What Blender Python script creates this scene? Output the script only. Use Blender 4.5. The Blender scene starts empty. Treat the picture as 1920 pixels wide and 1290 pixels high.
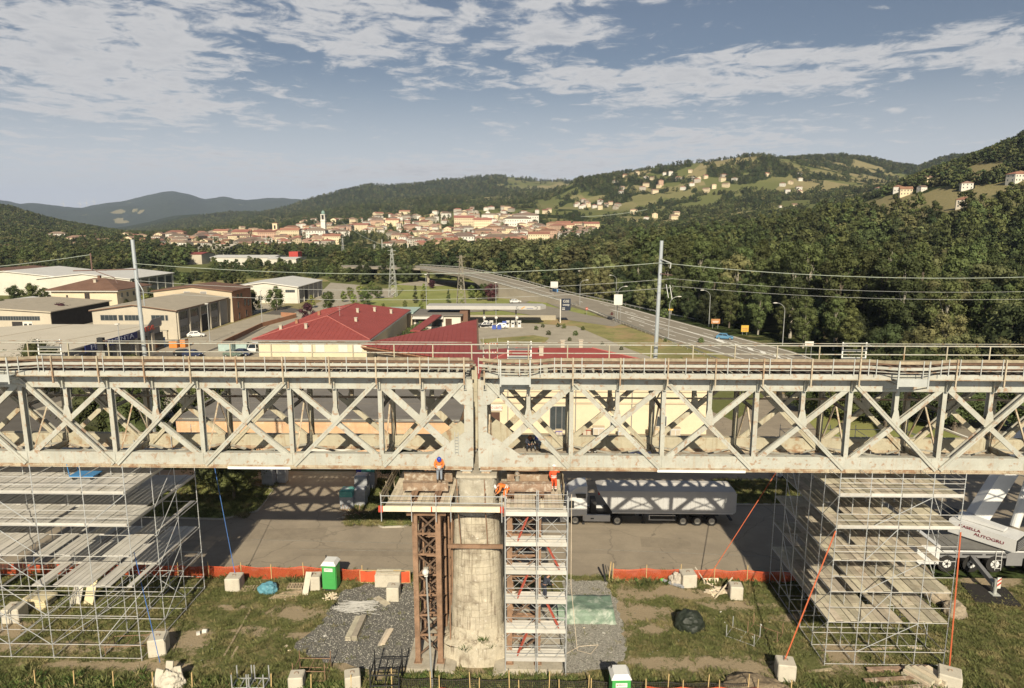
import bpy, bmesh, math, random
from mathutils import Vector, Matrix, noise
R = math.radians
rnd = random.Random(7)
scene = bpy.context.scene
COL = scene.collection
# -- camera
CAM_H = 28.3
PITCH, YAW, FOC = R(10), R(1.3), 1280.0
cd = bpy.data.cameras.new('camera')
cam = bpy.data.objects.new('camera', cd)
COL.objects.link(cam)
cam.location = (0, 0, CAM_H)
cam.rotation_euler = (R(90) - PITCH, 0, YAW)
cd.sensor_width = 36
cd.lens = 24
cd.clip_start = 0.5
cd.clip_end = 60000
scene.camera = cam
# -- light
SUN_EL, SUN_AZ = R(32.5), R(2.7)          # shadows run almost straight away from the camera, a touch to its left
sd = bpy.data.lights.new('sun', 'SUN')
sun = bpy.data.objects.new('sun', sd)
COL.objects.link(sun)
sd.energy = 5.0
sd.color = (1.0, 0.89, 0.70)
sd.angle = R(0.53)
d = Vector((-math.sin(SUN_AZ) * math.cos(SUN_EL), math.cos(SUN_AZ) * math.cos(SUN_EL), -math.sin(SUN_EL)))
sun.rotation_euler = d.to_track_quat('-Z', 'Y').to_euler()
scene.view_settings.view_transform = 'Standard'
scene.view_settings.look = 'None'
scene.view_settings.exposure = 0.38
scene.view_settings.gamma = 1.0
scene.view_settings.use_curve_mapping = False
scene.cycles.max_bounces = 6
scene.cycles.diffuse_bounces = 2
scene.cycles.transparent_max_bounces = 12
scene.cycles.volume_bounces = 0
world = bpy.data.worlds.new('World')
scene.world = world
world.use_nodes = True
wt = world.node_tree
for n in list(wt.nodes):
 wt.nodes.remove(n)
class NT:
 """small helper for wiring shader nodes"""
 def __init__(s, t):
  s.t = t
 def n(s, typ, ins=None, **kw):
  nd = s.t.nodes.new(typ)
  for k, v in kw.items():
   setattr(nd, k, v)
  for k, v in (ins or {}).items():
   s.put(nd, k, v)
  return nd
 def put(s, nd, k, v):
  sock = nd.inputs[k]
  if hasattr(v, 'outputs'):
   s.t.links.new(v.outputs[0], sock)
  elif hasattr(v, 'is_linked'):
   s.t.links.new(v, sock)
  else:
   if isinstance(v, (tuple, list)) and len(v) == 3 and sock.type == 'RGBA':
    v = tuple(v) + (1,)
   sock.default_value = v
 def m(s, op, a, b=0.0, c=None, clamp=False):
  nd = s.n('ShaderNodeMath', operation=op, use_clamp=clamp)
  s.put(nd, 0, a)
  s.put(nd, 1, b)
  if c is not None:
   s.put(nd, 2, c)
  return nd
 def ss(s, v, lo, hi, a=0.0, b=1.0):
  return s.n('ShaderNodeMapRange', {'Value': v, 'From Min': lo, 'From Max': hi, 'To Min': a, 'To Max': b}, interpolation_type='SMOOTHSTEP')
 def mix(s, f, a, b, bt='MIX'):
  nd = s.n('ShaderNodeMix', data_type='RGBA', blend_type=bt)
  s.put(nd, 0, f)
  s.put(nd, 6, a)
  s.put(nd, 7, b)
  return nd.outputs[2]
 def noise(s, vec, scale, detail=4, rough=.55, dist=0.0):
  nd = s.n('ShaderNodeTexNoise', {'Scale': scale, 'Detail': detail, 'Roughness': rough, 'Distortion': dist})
  if vec is not None:
   s.put(nd, 'Vector', vec)
  return nd.outputs['Fac']
 def vscale(s, v, sc):
  return s.n('ShaderNodeMapping', {'Vector': v, 'Scale': sc}).outputs[0]
W = NT(wt)
sky = W.n('ShaderNodeTexSky', sky_type='NISHITA', sun_disc=False, sun_elevation=SUN_EL, sun_rotation=R(180) - SUN_AZ,
 air_density=1.0, dust_density=1.6, ozone_density=1.6, altitude=400)
tc = W.n('ShaderNodeTexCoord')
sep = W.n('ShaderNodeSeparateXYZ', {0: tc.outputs['Generated']})
X_, Y_, Z_ = sep.outputs
zz = W.m('MAXIMUM', Z_, 0.012)
cx = W.m('DIVIDE', X_, W.m('ADD', zz, 0.06))
cy = W.m('DIVIDE', Y_, W.m('ADD', zz, 0.06))
cvec = W.n('ShaderNodeCombineXYZ', {0: cx, 1: cy, 2: 3.7})
az = W.m('ARCTAN2', X_, Y_)
el = W.m('ARCTAN2', zz, W.m('SQRT', W.m('ADD', W.m('MULTIPLY', X_, X_), W.m('MULTIPLY', Y_, Y_))))
DEG = math.pi / 180
def blob(a, e, ra, re, amp, tilt=0.0):
 """soft bank of cloud at azimuth a, elevation e (degrees)"""
 da = W.m('MULTIPLY_ADD', az, 1 / (ra * DEG), -a / ra)
 de = W.m('SUBTRACT', W.m('MULTIPLY_ADD', el, 1 / (re * DEG), -e / re), W.m('MULTIPLY', da, tilt))
 q = W.m('ADD', W.m('MULTIPLY', da, da), W.m('MULTIPLY', de, de))
 return W.m('MULTIPLY', W.m('EXPONENT', W.m('MULTIPLY', q, -1.0)), amp)
cover = None
for b in ((-31, 13.5, 12, 4.6, .66, -.3), (-33, 9, 9, 2.6, .42, 0), (-14, 15.6, 10, 2.4, .58, -.1), (-9.5, 12.6, 5, 1.2, .40, 0), (2.5, 14.4, 4.5, 1.0, .62, 0), (4, 16.6, 6, .8, .5, 0), (4, 11.2, 7, 1.1, .56, 0),
 (15, 10.6, 9, 1.5, .66, .2), (19, 12.4, 6, .8, .45, 0), (32, 11.3, 8, 1.8, .56, .35), (12, 6.4, 13, 1.7, .50, 0), (-20, 4.0, 24, 1.6, .46, 0), (2, 4.2, 16, 1.3, .40, 0),
 (70, 12, 18, 4, .4, 0), (-75, 12, 20, 4, .4, 0), (150, 14, 30, 4, .4, 0)):
 q = blob(*b)
 cover = q if cover is None else W.m('ADD', cover, q)
n1 = W.noise(W.vscale(cvec, (1.0, 1.1, 1)), 1.3, 4, .55, .2)
n2 = W.noise(W.vscale(cvec, (1.0, .9, 1)), 5.0, 9, .64, .5)
n3 = W.noise(W.n('ShaderNodeCombineXYZ', {0: W.m('MULTIPLY', az, 6.0), 1: W.m('MULTIPLY', el, 30.0), 2: 1.3}), 2.6, 8, .62, .3)
dens = W.m('ADD', W.m('ADD', W.m('MULTIPLY', n1, .45), W.m('MULTIPLY', n2, 1.35)), W.m('MULTIPLY', n3, .60))
dens = W.m('ADD', dens, W.m('MULTIPLY', cover, .62))
cl = W.ss(dens, 1.33, 1.62)
cl = W.m('MULTIPLY', cl, W.ss(Z_, .0, .05))
cl = W.m('MULTIPLY', cl, .90)
thick = W.ss(dens, 1.45, 1.95)
shade = W.noise(W.vscale(cvec, (1, 1.4, 1)), 4.0, 5, .6)
cloud_col = W.mix(W.m('MULTIPLY', W.m('MULTIPLY', thick, shade), .9), (10.6, 10.4, 10.2), (5.6, 5.9, 6.5))
hs = W.n('ShaderNodeHueSaturation', {'Saturation': .88, 'Value': .86, 'Color': sky})
lowh = W.m('MULTIPLY', W.ss(el, 13 * DEG, 0 * DEG), .80)
base = W.mix(lowh, hs.outputs[0], (12.6, 12.9, 13.4))
final = W.mix(cl, base, cloud_col)
bg = W.n('ShaderNodeBackground', {'Color': final, 'Strength': 0.05})
wo = W.n('ShaderNodeOutputWorld', {'Surface': bg})
# -- picture measurement -> world
def ray(px, py):
 u = (px - 960) / FOC
 v = (py - 645) / FOC
 f = math.cos(PITCH) - v * math.sin(PITCH)
 z = -math.sin(PITCH) - v * math.cos(PITCH)
 return Vector((-math.sin(YAW) * f + math.cos(YAW) * u, math.cos(YAW) * f + math.sin(YAW) * u, z))
def G(px, py, z=0.0):
 """surveyed ground position"""
 q = ray(px, py)
 t = (z - CAM_H) / q.z
 return (q.x * t, q.y * t)
def proj(x, y, z):
 dz = z - CAM_H
 f = -math.sin(YAW) * x + math.cos(YAW) * y
 r = math.cos(YAW) * x + math.sin(YAW) * y
 dd = f * math.cos(PITCH) - dz * math.sin(PITCH)
 up = f * math.sin(PITCH) + dz * math.cos(PITCH)
 if dd < 1:
  return (-9999, -9999)
 return (960 + FOC * r / dd, 645 - FOC * up / dd)
# -- materials
MATS = {}
def M(name, col, rough=.8, var=.25, vs=.6, bump=.25, bs=14, metal=0.0, spot=None, spot2=None, streak=None, obvar=0.0, spec=.3, trans=0.0):
 """weathered procedural material. spot=(colour, scale, lo, hi, amount); streak=(colour, amount)"""
 if name in MATS:
  return MATS[name]
 m = bpy.data.materials.new(name)
 m.use_nodes = True
 t = NT(m.node_tree)
 bs_ = m.node_tree.nodes['Principled BSDF']
 geo = t.n('ShaderNodeNewGeometry')
 pos = geo.outputs['Position']
 n = t.noise(pos, vs, 5, .6)
 nf = t.noise(pos, vs * 9, 3, .6)
 f = t.m('ADD', t.m('MULTIPLY', n, .7), t.m('MULTIPLY', nf, .3))
 lo = tuple(c * (1 - var) for c in col)
 hi = tuple(min(1, c * (1 + var)) for c in col)
 c = t.mix(t.ss(f, .32, .68), lo, hi)
 for sp in (spot, spot2):
  if sp:
   sc, ss_, a, b, am = sp
   k = t.noise(pos, ss_, 6, .65, .4)
   c = t.mix(t.m('MULTIPLY', t.ss(k, a, b), am), c, sc)
 if streak:
  k = t.noise(t.vscale(pos, (5, 5, .35)), 1.0, 5, .6)
  c = t.mix(t.m('MULTIPLY', t.ss(k, .52, .72), streak[1]), c, streak[0])
 if obvar:
  oi = t.n('ShaderNodeObjectInfo')
  h = t.n('ShaderNodeHueSaturation', {'Hue': t.ss(oi.outputs['Random'], 0, 1, .5 - obvar * .06, .5 + obvar * .05),
 'Value': t.ss(t.m('FRACT', t.m('MULTIPLY', oi.outputs['Random'], 7.3)), 0, 1, 1 - obvar, 1 + obvar), 'Color': c})
  c = h.outputs[0]
 t.put(bs_, 'Base Color', c)
 t.put(bs_, 'Roughness', rough)
 t.put(bs_, 'Metallic', metal)
 t.put(bs_, 'Specular IOR Level', spec)
 if trans:
  t.put(bs_, 'Transmission Weight', trans)
 if bump:
  k = t.noise(pos, bs, 4, .6)
  b = t.n('ShaderNodeBump', {'Strength': bump, 'Distance': .05, 'Height': k})
  t.put(bs_, 'Normal', b)
 MATS[name] = m
 return m
# -- mesh helpers
WL = {}      # world location of every Empty that parents parts
def wloc(o):
 return WL.get(o.name, Vector((0, 0, 0))) if o else Vector((0, 0, 0))
class MB:
 def __init__(s):
  s.v = []
  s.f = []
  s.mi = []
 def add(s, vs, fs, mi=0):
  b = len(s.v)
  s.v.extend([tuple(p) for p in vs])
  s.f.extend([tuple(b + i for i in f) for f in fs])
  s.mi.extend([mi] * len(fs))
  return s
 def box(s, x0, x1, y0, y1, z0, z1, mi=0):
  return s.add([(x0, y0, z0), (x1, y0, z0), (x1, y1, z0), (x0, y1, z0), (x0, y0, z1), (x1, y0, z1), (x1, y1, z1), (x0, y1, z1)],
 [(0, 3, 2, 1), (4, 5, 6, 7), (0, 1, 5, 4), (1, 2, 6, 5), (2, 3, 7, 6), (3, 0, 4, 7)], mi)
 def cbox(s, c, size, rz=0.0, mi=0, taper=1.0, rx=0.0, ry=0.0):
  hx, hy, hz = size[0] / 2, size[1] / 2, size[2] / 2
  m = Matrix.Rotation(rz, 3, 'Z') @ Matrix.Rotation(ry, 3, 'Y') @ Matrix.Rotation(rx, 3, 'X')
  pts = []
  for z, t in ((-hz, 1), (hz, taper)):
   for x, y in ((-hx, -hy), (hx, -hy), (hx, hy), (-hx, hy)):
    pts.append(Vector(c) + m @ Vector((x * t, y * t, z)))
  return s.add(pts, [(0, 3, 2, 1), (4, 5, 6, 7), (0, 1, 5, 4), (1, 2, 6, 5), (2, 3, 7, 6), (3, 0, 4, 7)], mi)
 def tube(s, p, q, r0, r1=None, n=6, mi=0, cap=True):
  p, q = Vector(p), Vector(q)
  r1 = r0 if r1 is None else r1
  d = (q - p)
  if d.length < 1e-6:
   return s
  d.normalize()
  a = d.cross(Vector((0, 0, 1)))
  if a.length < .05:
   a = Vector((1, 0, 0))
  a.normalize()
  b = d.cross(a)
  vs = []
  for c, r in ((p, r0), (q, r1)):
   for i in range(n):
    t = 2 * math.pi * i / n
    vs.append(c + a * math.cos(t) * r + b * math.sin(t) * r)
  fs = [(i, (i + 1) % n, n + (i + 1) % n, n + i) for i in range(n)]
  if cap:
   fs += [tuple(range(n - 1, -1, -1)), tuple(range(n, 2 * n))]
  return s.add(vs, fs, mi)
 def path(s, pts, r, n=6, mi=0):
  for a, b in zip(pts, pts[1:]):
   s.tube(a, b, r, n=n, mi=mi)
  return s
 def bar(s, p, q, w, h, mi=0, up=(0, 0, 1)):
  p, q = Vector(p), Vector(q)
  d = (q - p).normalized()
  a = d.cross(Vector(up))
  if a.length < .02:
   a = Vector((1, 0, 0))
  a.normalize()
  b = a.cross(d).normalized()
  vs = []
  for c in (p, q):
   for i, j in ((-1, -1), (1, -1), (1, 1), (-1, 1)):
    vs.append(c + a * w / 2 * i + b * h / 2 * j)
  return s.add(vs, [(0, 3, 2, 1), (4, 5, 6, 7), (0, 1, 5, 4), (1, 2, 6, 5), (2, 3, 7, 6), (3, 0, 4, 7)], mi)
 def prism(s, pts, z0, z1, mi=0):
  """vertical prism on a plan outline"""
  n = len(pts)
  vs = [(x, y, z0) for x, y in pts] + [(x, y, z1) for x, y in pts]
  return s.add(vs, [tuple(range(n - 1, -1, -1)), tuple(range(n, 2 * n))] + [(i, (i + 1) % n, n + (i + 1) % n, n + i) for i in range(n)], mi)
 def slab(s, pts, off, mi=0):
  """outline pts (3d) thickened by vector off"""
  n = len(pts)
  o = Vector(off)
  vs = [Vector(p) for p in pts] + [Vector(p) + o for p in pts]
  return s.add(vs, [tuple(range(n - 1, -1, -1)), tuple(range(n, 2 * n))] + [(i, (i + 1) % n, n + (i + 1) % n, n + i) for i in range(n)], mi)
 def ell(s, c, r, nu=8, nv=5, mi=0, seed=None, jit=0.0, squash=None):
  rr = random.Random(seed)
  vs = []
  fs = []
  for j in range(nv + 1):
   ph = math.pi * j / nv
   for i in range(nu):
    th = 2 * math.pi * i / nu
    k = 1 + (rr.uniform(-jit, jit) if seed is not None else 0)
    z = math.cos(ph) * r[2] * k
    if squash is not None:
     z = max(z, squash)
    vs.append((c[0] + math.sin(ph) * math.cos(th) * r[0] * k, c[1] + math.sin(ph) * math.sin(th) * r[1] * k, c[2] + z))
  for j in range(nv):
   for i in range(nu):
    fs.append((j * nu + i, (j + 1) * nu + i, (j + 1) * nu + (i + 1) % nu, j * nu + (i + 1) % nu))
  return s.add(vs, fs, mi)
 def mesh(s, name, mats, off=(0, 0, 0), smooth=False):
  me = bpy.data.meshes.new(name)
  ox, oy, oz = off
  me.from_pydata([(x - ox, y - oy, z - oz) for x, y, z in s.v], [], s.f)
  for m in (mats if isinstance(mats, (list, tuple)) else [mats]):
   me.materials.append(m)
  me.polygons.foreach_set('material_index', s.mi)
  if smooth:
   me.polygons.foreach_set('use_smooth', [True] * len(s.f))
  me.update()
  return me
 def build(s, name, mats, parent=None, smooth=False, world=True, loc=None, kind=None):
  """world=True: the vertices are in world space; the parent's base is subtracted"""
  off = wloc(parent) if (world and parent) else Vector((0, 0, 0))
  if loc is not None:
   off = Vector(loc)
  o = bpy.data.objects.new(name, s.mesh(name, mats, off, smooth))
  COL.objects.link(o)
  if parent:
   o.parent = parent
   if loc is not None:
    o.location = Vector(loc) - wloc(parent)
  elif loc is not None:
   o.location = loc
  WL[o.name] = Vector(loc) if loc is not None else (wloc(parent) if parent else Vector((0, 0, 0)))
  if kind:
   o['kind'] = kind
  return o
def fix(o):
 """outward normals"""
 bm = bmesh.new()
 bm.from_mesh(o.data)
 bmesh.ops.recalc_face_normals(bm, faces=bm.faces)
 bm.to_mesh(o.data)
 bm.free()
 return o
def tag(o, label=None, cat=None, group=None, kind=None):
 if label:
  o['label'] = label
 if cat:
  o['category'] = cat
 if group:
  o['group'] = group
 if kind:
  o['kind'] = kind
 return o
def thing(name, label, cat, loc=(0, 0, 0), group=None, rz=0.0):
 o = bpy.data.objects.new(name, None)
 COL.objects.link(o)
 o.location = loc
 o.rotation_euler = (0, 0, rz)
 o.empty_display_size = .3
 WL[o.name] = Vector(loc)
 return tag(o, label, cat, group)
PROF = {}
def profile(kind, a, b, t=.03):
 """closed 2-D outlines (list of loops) for beams"""
 if kind == 'box':
  return [[(-a / 2, -b / 2), (a / 2, -b / 2), (a / 2, b / 2), (-a / 2, b / 2)]]
 if kind == 'tube':
  n = int(b)
  return [[(a * math.cos(2 * math.pi * i / n), a * math.sin(2 * math.pi * i / n)) for i in range(n)]]
 if kind == 'I':      # a = flange width (x), b = depth (y)
  return [[(-a / 2, -b / 2), (a / 2, -b / 2), (a / 2, -b / 2 + t), (t / 2, -b / 2 + t), (t / 2, b / 2 - t), (a / 2, b / 2 - t), (a / 2, b / 2), (-a / 2, b / 2),
 (-a / 2, b / 2 - t), (-t / 2, b / 2 - t), (-t / 2, -b / 2 + t), (-a / 2, -b / 2 + t)]]
 if kind == 'C':      # channel, open towards +y ; a = web height (x), b = flange depth (y)
  return [[(-a / 2, 0), (a / 2, 0), (a / 2, b), (a / 2 - t, b), (a / 2 - t, t), (-a / 2 + t, t), (-a / 2 + t, b), (-a / 2, b)]]
 if kind == 'L':
  return [[(0, 0), (a, 0), (a, t), (t, t), (t, b), (0, b)]]
 if kind == 'CC':     # two flats with a groove between
  g = a * .10
  return [[(-a / 2, 0), (-g, 0), (-g, b), (-a / 2, b)], [(g, 0), (a / 2, 0), (a / 2, b), (g, b)], [(-g, b * .55), (g, b * .55), (g, b * .8), (-g, b * .8)]]
def beam(name, parent, p, q, prof, mat, side=(0, 1, 0), world=True):
 """one straight member from p to q; alike members share a mesh. side = direction of the profile's +y"""
 p, q = Vector(p), Vector(q)
 L = round((q - p).length, 2)
 key = (name, prof, L, mat.name)
 me = PROF.get(key)
 if me is None:
  b = MB()
  for loop in profile(*prof):
   n = len(loop)
   vs = [(x, y, 0) for x, y in loop] + [(x, y, L) for x, y in loop]
   b.add(vs, [tuple(range(n - 1, -1, -1)), tuple(range(n, 2 * n))] + [(i, (i + 1) % n, n + (i + 1) % n, n + i) for i in range(n)])
  me = PROF[key] = b.mesh(name, mat)
 o = bpy.data.objects.new(name, me)
 COL.objects.link(o)
 z = (q - p).normalized()
 y = Vector(side)
 y = y - z * y.dot(z)
 if y.length < .01:
  y = Vector((1, 0, 0)) - z * z.x
 y.normalize()
 x = y.cross(z)
 off = wloc(parent) if world else Vector((0, 0, 0))
 mm = Matrix((x, y, z)).transposed().to_4x4()
 mm.translation = p - off
 o.parent = parent
 o.matrix_basis = mm
 return o
def copy_tree(o, loc, rz=None, label=None, scale=None):
 r = o.copy()
 COL.objects.link(r)
 r.location = loc
 if rz is not None:
  r.rotation_euler = (0, 0, rz)
 if scale is not None:
  r.scale = (scale, scale, scale) if not isinstance(scale, (tuple, list)) else scale
 if label:
  r['label'] = label
 for ch in list(o.children):
  c = ch.copy()
  COL.objects.link(c)
  c.parent = r
  for g in list(ch.children):
   e = g.copy()
   COL.objects.link(e)
   e.parent = c
 WL[r.name] = Vector(loc)
 return r
def text(name, s, size, loc, rot, mat, parent=None, depth=.01, align='CENTER', xs=1.0):
 cu = bpy.data.curves.new(name, 'FONT')
 cu.body = s
 cu.size = size
 cu.extrude = depth
 cu.align_x = align
 cu.align_y = 'CENTER'
 cu.materials.append(mat)
 o = bpy.data.objects.new(name, cu)
 COL.objects.link(o)
 off = wloc(parent) if parent else Vector((0, 0, 0))
 o.location = Vector(loc) - off
 o.rotation_euler = rot
 dg = bpy.context.evaluated_depsgraph_get()
 me = bpy.data.meshes.new_from_object(o.evaluated_get(dg))
 me.name = name
 me.transform(Matrix.Diagonal((xs, 1, 1, 1)))
 r = bpy.data.objects.new(name, me)
 r.location, r.rotation_euler = o.location, o.rotation_euler
 bpy.data.objects.remove(o)
 COL.objects.link(r)
 if parent:
  r.parent = parent
 return r
# -- terrain: one sheet out to the far mountains
RINGS = [
 (380, [(-600, 0), (1150, 0), (1350, 1), (1600, 6), (1900, 14), (2600, 30)], 'z'),
 (520, [(-600, 0), (1050, 0), (1200, 3), (1400, 10), (1600, 24), (1750, 36), (1850, 41), (1950, 44), (2600, 70)], 'z'),
 (800, [(-600, 12), (-200, 2), (0, 0), (900, 0), (1050, 4), (1200, 9), (1350, 19), (1500, 34), (1600, 50), (1700, 70), (1780, 84), (1830, 92), (1860, 98), (1885, 108), (1920, 114), (2000, 125), (2600, 180)], 'z'),
 (1050, [(-600, 400), (-200, 436), (0, 447), (200, 449), (400, 448), (600, 444), (760, 440), (900, 434), (1050, 432), (1150, 428), (1250, 424), (1350, 414), (1500, 399), (1600, 383), (1700, 362), (1800, 340), (1900, 320), (2600, 250)], 'p'),
 (1400, [(-600, 385), (-200, 410), (0, 422), (150, 438), (300, 443), (450, 436), (600, 424), (700, 414), (800, 405), (900, 395), (1000, 391), (1100, 396), (1200, 396), (1300, 393), (1400, 383), (1500, 379), (1600, 366), (1700, 350), (1800, 345), (2600, 300)], 'p'),
 (1900, [(-600, 350), (-200, 372), (0, 391), (50, 395), (100, 408), (150, 421), (250, 439), (300, 441), (400, 434), (500, 424), (600, 410), (700, 398), (800, 392), (900, 384), (980, 374), (1040, 355), (1080, 338), (1150, 329), (1250, 317), (1350, 304), (1400, 300), (1450, 303), (1520, 318), (1600, 335), (1700, 345), (1800, 350), (2600, 340)], 'p'),
 (2700, [(-600, 400), (0, 425), (200, 440), (300, 440), (400, 428), (500, 414), (600, 398), (700, 384), (800, 376), (950, 365), (1100, 350), (1300, 330), (1440, 312), (1480, 306), (1520, 302), (1550, 296), (1600, 301), (1650, 314), (1690, 318), (1720, 304), (1750, 296), (1800, 298), (1850, 312), (2600, 330)], 'p'),
 (3700, [(-600, 420), (200, 441), (280, 436), (340, 422), (400, 410), (500, 401), (550, 391), (600, 380), (650, 365), (700, 357), (740, 356), (755, 352), (800, 351), (850, 343), (930, 334), (970, 339), (1060, 343), (1150, 345), (1600, 350), (2600, 350)], 'p'),
 (5600, [(-600, 410), (120, 436), (200, 432), (260, 424), (330, 411), (380, 405), (440, 410), (520, 404), (600, 404), (700, 400), (1100, 380), (2600, 380)], 'p'),
 (7200, [(-600, 415), (0, 428), (400, 428), (2600, 400)], 'p'),
 (10500, [(-600, 372), (-200, 380), (0, 379), (30, 378), (60, 382), (100, 384), (150, 389), (190, 388), (230, 379), (265, 374), (300, 368), (330, 363), (352, 361), (372, 365), (405, 376), (440, 373), (480, 378), (520, 375), (580, 376), (620, 379), (700, 384), (900, 388), (1200, 385), (2600, 380)], 'p'),
 (15000, [(-600, 412), (2600, 412)], 'p'),
 ]
def interp(tab, x):
 if x <= tab[0][0]:
  return tab[0][1]
 for (a, va), (b, vb) in zip(tab, tab[1:]):
  if x <= b:
   return va + (vb - va) * (x - a) / (b - a)
 return tab[-1][1]
def ring_z(k, s):
 r, tab, typ = RINGS[k]
 v = interp(tab, s)
 if typ == 'z':
  return v
 az_ = math.atan((s - 960) / FOC / 0.985)
 y = (v - 645) / FOC
 f = math.cos(PITCH) - y * math.sin(PITCH)
 z = -math.sin(PITCH) - y * math.cos(PITCH)
 u = (s - 960) / FOC
 return CAM_H + r * z / math.hypot(f, u)
def ground_z(x, y):
 r = math.hypot(x, y)
 if r < 270:
  return 0.0
 f = -math.sin(YAW) * x + math.cos(YAW) * y
 rt = math.cos(YAW) * x + math.sin(YAW) * y
 s = 960 + FOC * .985 * rt / max(f, .15 * r)
 if r <= RINGS[0][0]:
  t = (r - 270) / (RINGS[0][0] - 270)
  z = ring_z(0, s) * t * t * (3 - 2 * t)
 elif r >= RINGS[-1][0]:
  z = ring_z(len(RINGS) - 1, s)
 else:
  for k in range(len(RINGS) - 1):
   if r <= RINGS[k + 1][0]:
    t = (math.log(r) - math.log(RINGS[k][0])) / (math.log(RINGS[k + 1][0]) - math.log(RINGS[k][0]))
    t = t * t * (3 - 2 * t)
    z = ring_z(k, s) * (1 - t) + ring_z(k + 1, s) * t
    break
 if r > 500:
  a = min(1, (r - 500) / 1200)
  rough = max(0, min(1, (z - 4) / 60))
  z += a * rough * (noise.fractal(Vector((x / 330, y / 330, 1.7)), 1.0, 2.0, 4) * min(26, r * .008))
  if r > 6000:
   z += noise.fractal(Vector((x / 1500, y / 1500, 4.2)), .8, 2.0, 4) * 45 * rough
 return z
MEADOWS = [(1110, 396, 115, 9, .15), (1180, 404, 60, 7, .35), (1010, 398, 40, 5, .2), (900, 402, 60, 7, .3), (820, 410, 40, 6, .4), (530, 412, 26, 5, .7), (500, 424, 32, 6, .5),
 (355, 430, 30, 5, .6), (50, 426, 60, 5, .6), (1770, 386, 140, 20, .7), (1640, 400, 90, 13, .65), (1560, 400, 60, 9, .6), (1420, 392, 60, 7, .4), (1340, 368, 60, 8, .3), (1240, 372, 50, 7, .3), (1560, 345, 60, 8, .5), (1650, 345, 40, 6, .7), (1380, 352, 70, 9, .3),
 (1290, 350, 60, 7, .4), (1200, 352, 50, 8, .4), (1470, 345, 50, 6, .6), (1360, 312, 18, 5, .1), (1430, 302, 18, 4, .7), (1010, 352, 70, 6, .5), (960, 348, 40, 4, .5),
 (1250, 330, 40, 6, .5), (1260, 388, 30, 6, .5), (1500, 380, 40, 5, .5), (1330, 335, 40, 5, .35), (1100, 372, 35, 5, .5), (930, 372, 30, 3, .6), (1500, 322, 60, 5, .5),
 (700, 418, 30, 4, .5), (240, 396, 28, 5, .9), (225, 414, 18, 4, .9), (1890, 350, 60, 5, .6), (1830, 362, 70, 6, .7)]
def land(x, y, z):
 """(forest share, dryness)"""
 r = math.hypot(x, y)
 s, t = proj(x, y, z)
 n1 = noise.fractal(Vector((x / 120, y / 120, 3.1)), .9, 2.1, 4)
 n2 = noise.fractal(Vector((x / 420, y / 420, 8.3)), .9, 2.1, 3)
 vd = noise.voronoi(Vector((x / 95, y / 130, 0)))[0]
 n1 += .38 * noise.noise(Vector((x / 42, y / 42, 1.2)))
 if r > 420 and vd[1] - vd[0] < .07:
  n1 += .75
 dry = .45 + .6 * noise.noise(Vector((x / 160, y / 160, 5.5)))
 if r > 6000:
  fo = .95 + n1 * .5 + n2 * .4
 elif r > 2300 and s < 1440:
  fo = 1.0 + n1 * .3 + n2 * .5
  if s > 950 and t < 352:
   fo -= .5
 elif r > 2300:
  fo = 1.0
 elif r > 950 and s > 1000:
  fo = .38 + n1 * 1.0 + n2 * .4
 elif s > 1100 and r > 420:
  fo = .52 + n1 * .9 + n2 * .3
 elif r > 1500:
  fo = .8 + n1 * .8
 elif r > 650:
  fo = .35 + n1 * .9
  if s < 280:
   fo += .4
 else:
  fo = .3 + n1 * .6
 for (mx, my, rx, ry, dr) in MEADOWS:
  q = ((s - mx) / rx) ** 2 + ((t - my) / ry) ** 2
  if q < 1.6 and r > 420:
   k = max(0, min(1, (1.6 - q) / .9)) * (1.15 - (.95 if r > 1100 else .15) * max(0, n1))
   fo = fo * (1 - k)
   dry = dry * (1 - k) + dr * k
   break
 return max(0, min(1, fo)), max(0, min(1, dry))
tr_r = []
r_ = 20.0
while r_ < 15500:
 tr_r.append(r_)
 r_ *= 1.06 if r_ < 400 else 1.0165
NA = 620
A0, A1 = -62, 62
tv, tf, tl, td = [], [], [], []
for r_ in tr_r:
 for i in range(NA):
  a = R(A0 + (A1 - A0) * i / (NA - 1)) - YAW
  x, y = r_ * math.sin(a), r_ * math.cos(a)
  z = ground_z(x, y)
  tv.append((x, y, z))
  fo, dr = land(x, y, z)
  tl.append(fo)
  td.append(dr)
for j in range(len(tr_r) - 1):
 for i in range(NA - 1):
  q = j * NA + i
  tf.append((q, q + 1, q + NA + 1, q + NA))
me = bpy.data.meshes.new('terrain')
me.from_pydata(tv, [], tf)
at = me.attributes.new('forest', 'FLOAT', 'POINT')
at.data.foreach_set('value', tl)
at = me.attributes.new('dry', 'FLOAT', 'POINT')
at.data.foreach_set('value', td)
me.polygons.foreach_set('use_smooth', [True] * len(tf))
terrain = bpy.data.objects.new('terrain', me)
COL.objects.link(terrain)
terrain['kind'] = 'structure'
m = bpy.data.materials.new('hills')
m.use_nodes = True
t = NT(m.node_tree)
b_ = m.node_tree.nodes['Principled BSDF']
pos = t.n('ShaderNodeNewGeometry').outputs['Position']
fa = t.n('ShaderNodeAttribute', attribute_name='forest').outputs['Fac']
da_ = t.n('ShaderNodeAttribute', attribute_name='dry').outputs['Fac']
f1 = t.noise(pos, .035, 6, .65)
f2 = t.noise(pos, .9, 5, .65)
f3 = t.noise(pos, .12, 4, .6)
vor = t.n('ShaderNodeTexVoronoi', {'Vector': t.vscale(pos, (1, .7, 1)), 'Scale': .011})
vs_ = t.n('ShaderNodeSeparateColor', {0: vor.outputs['Color']})
dr_ = t.m('ADD', da_, t.m('MULTIPLY', t.m('SUBTRACT', vs_.outputs[0], .5), .7))
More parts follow.
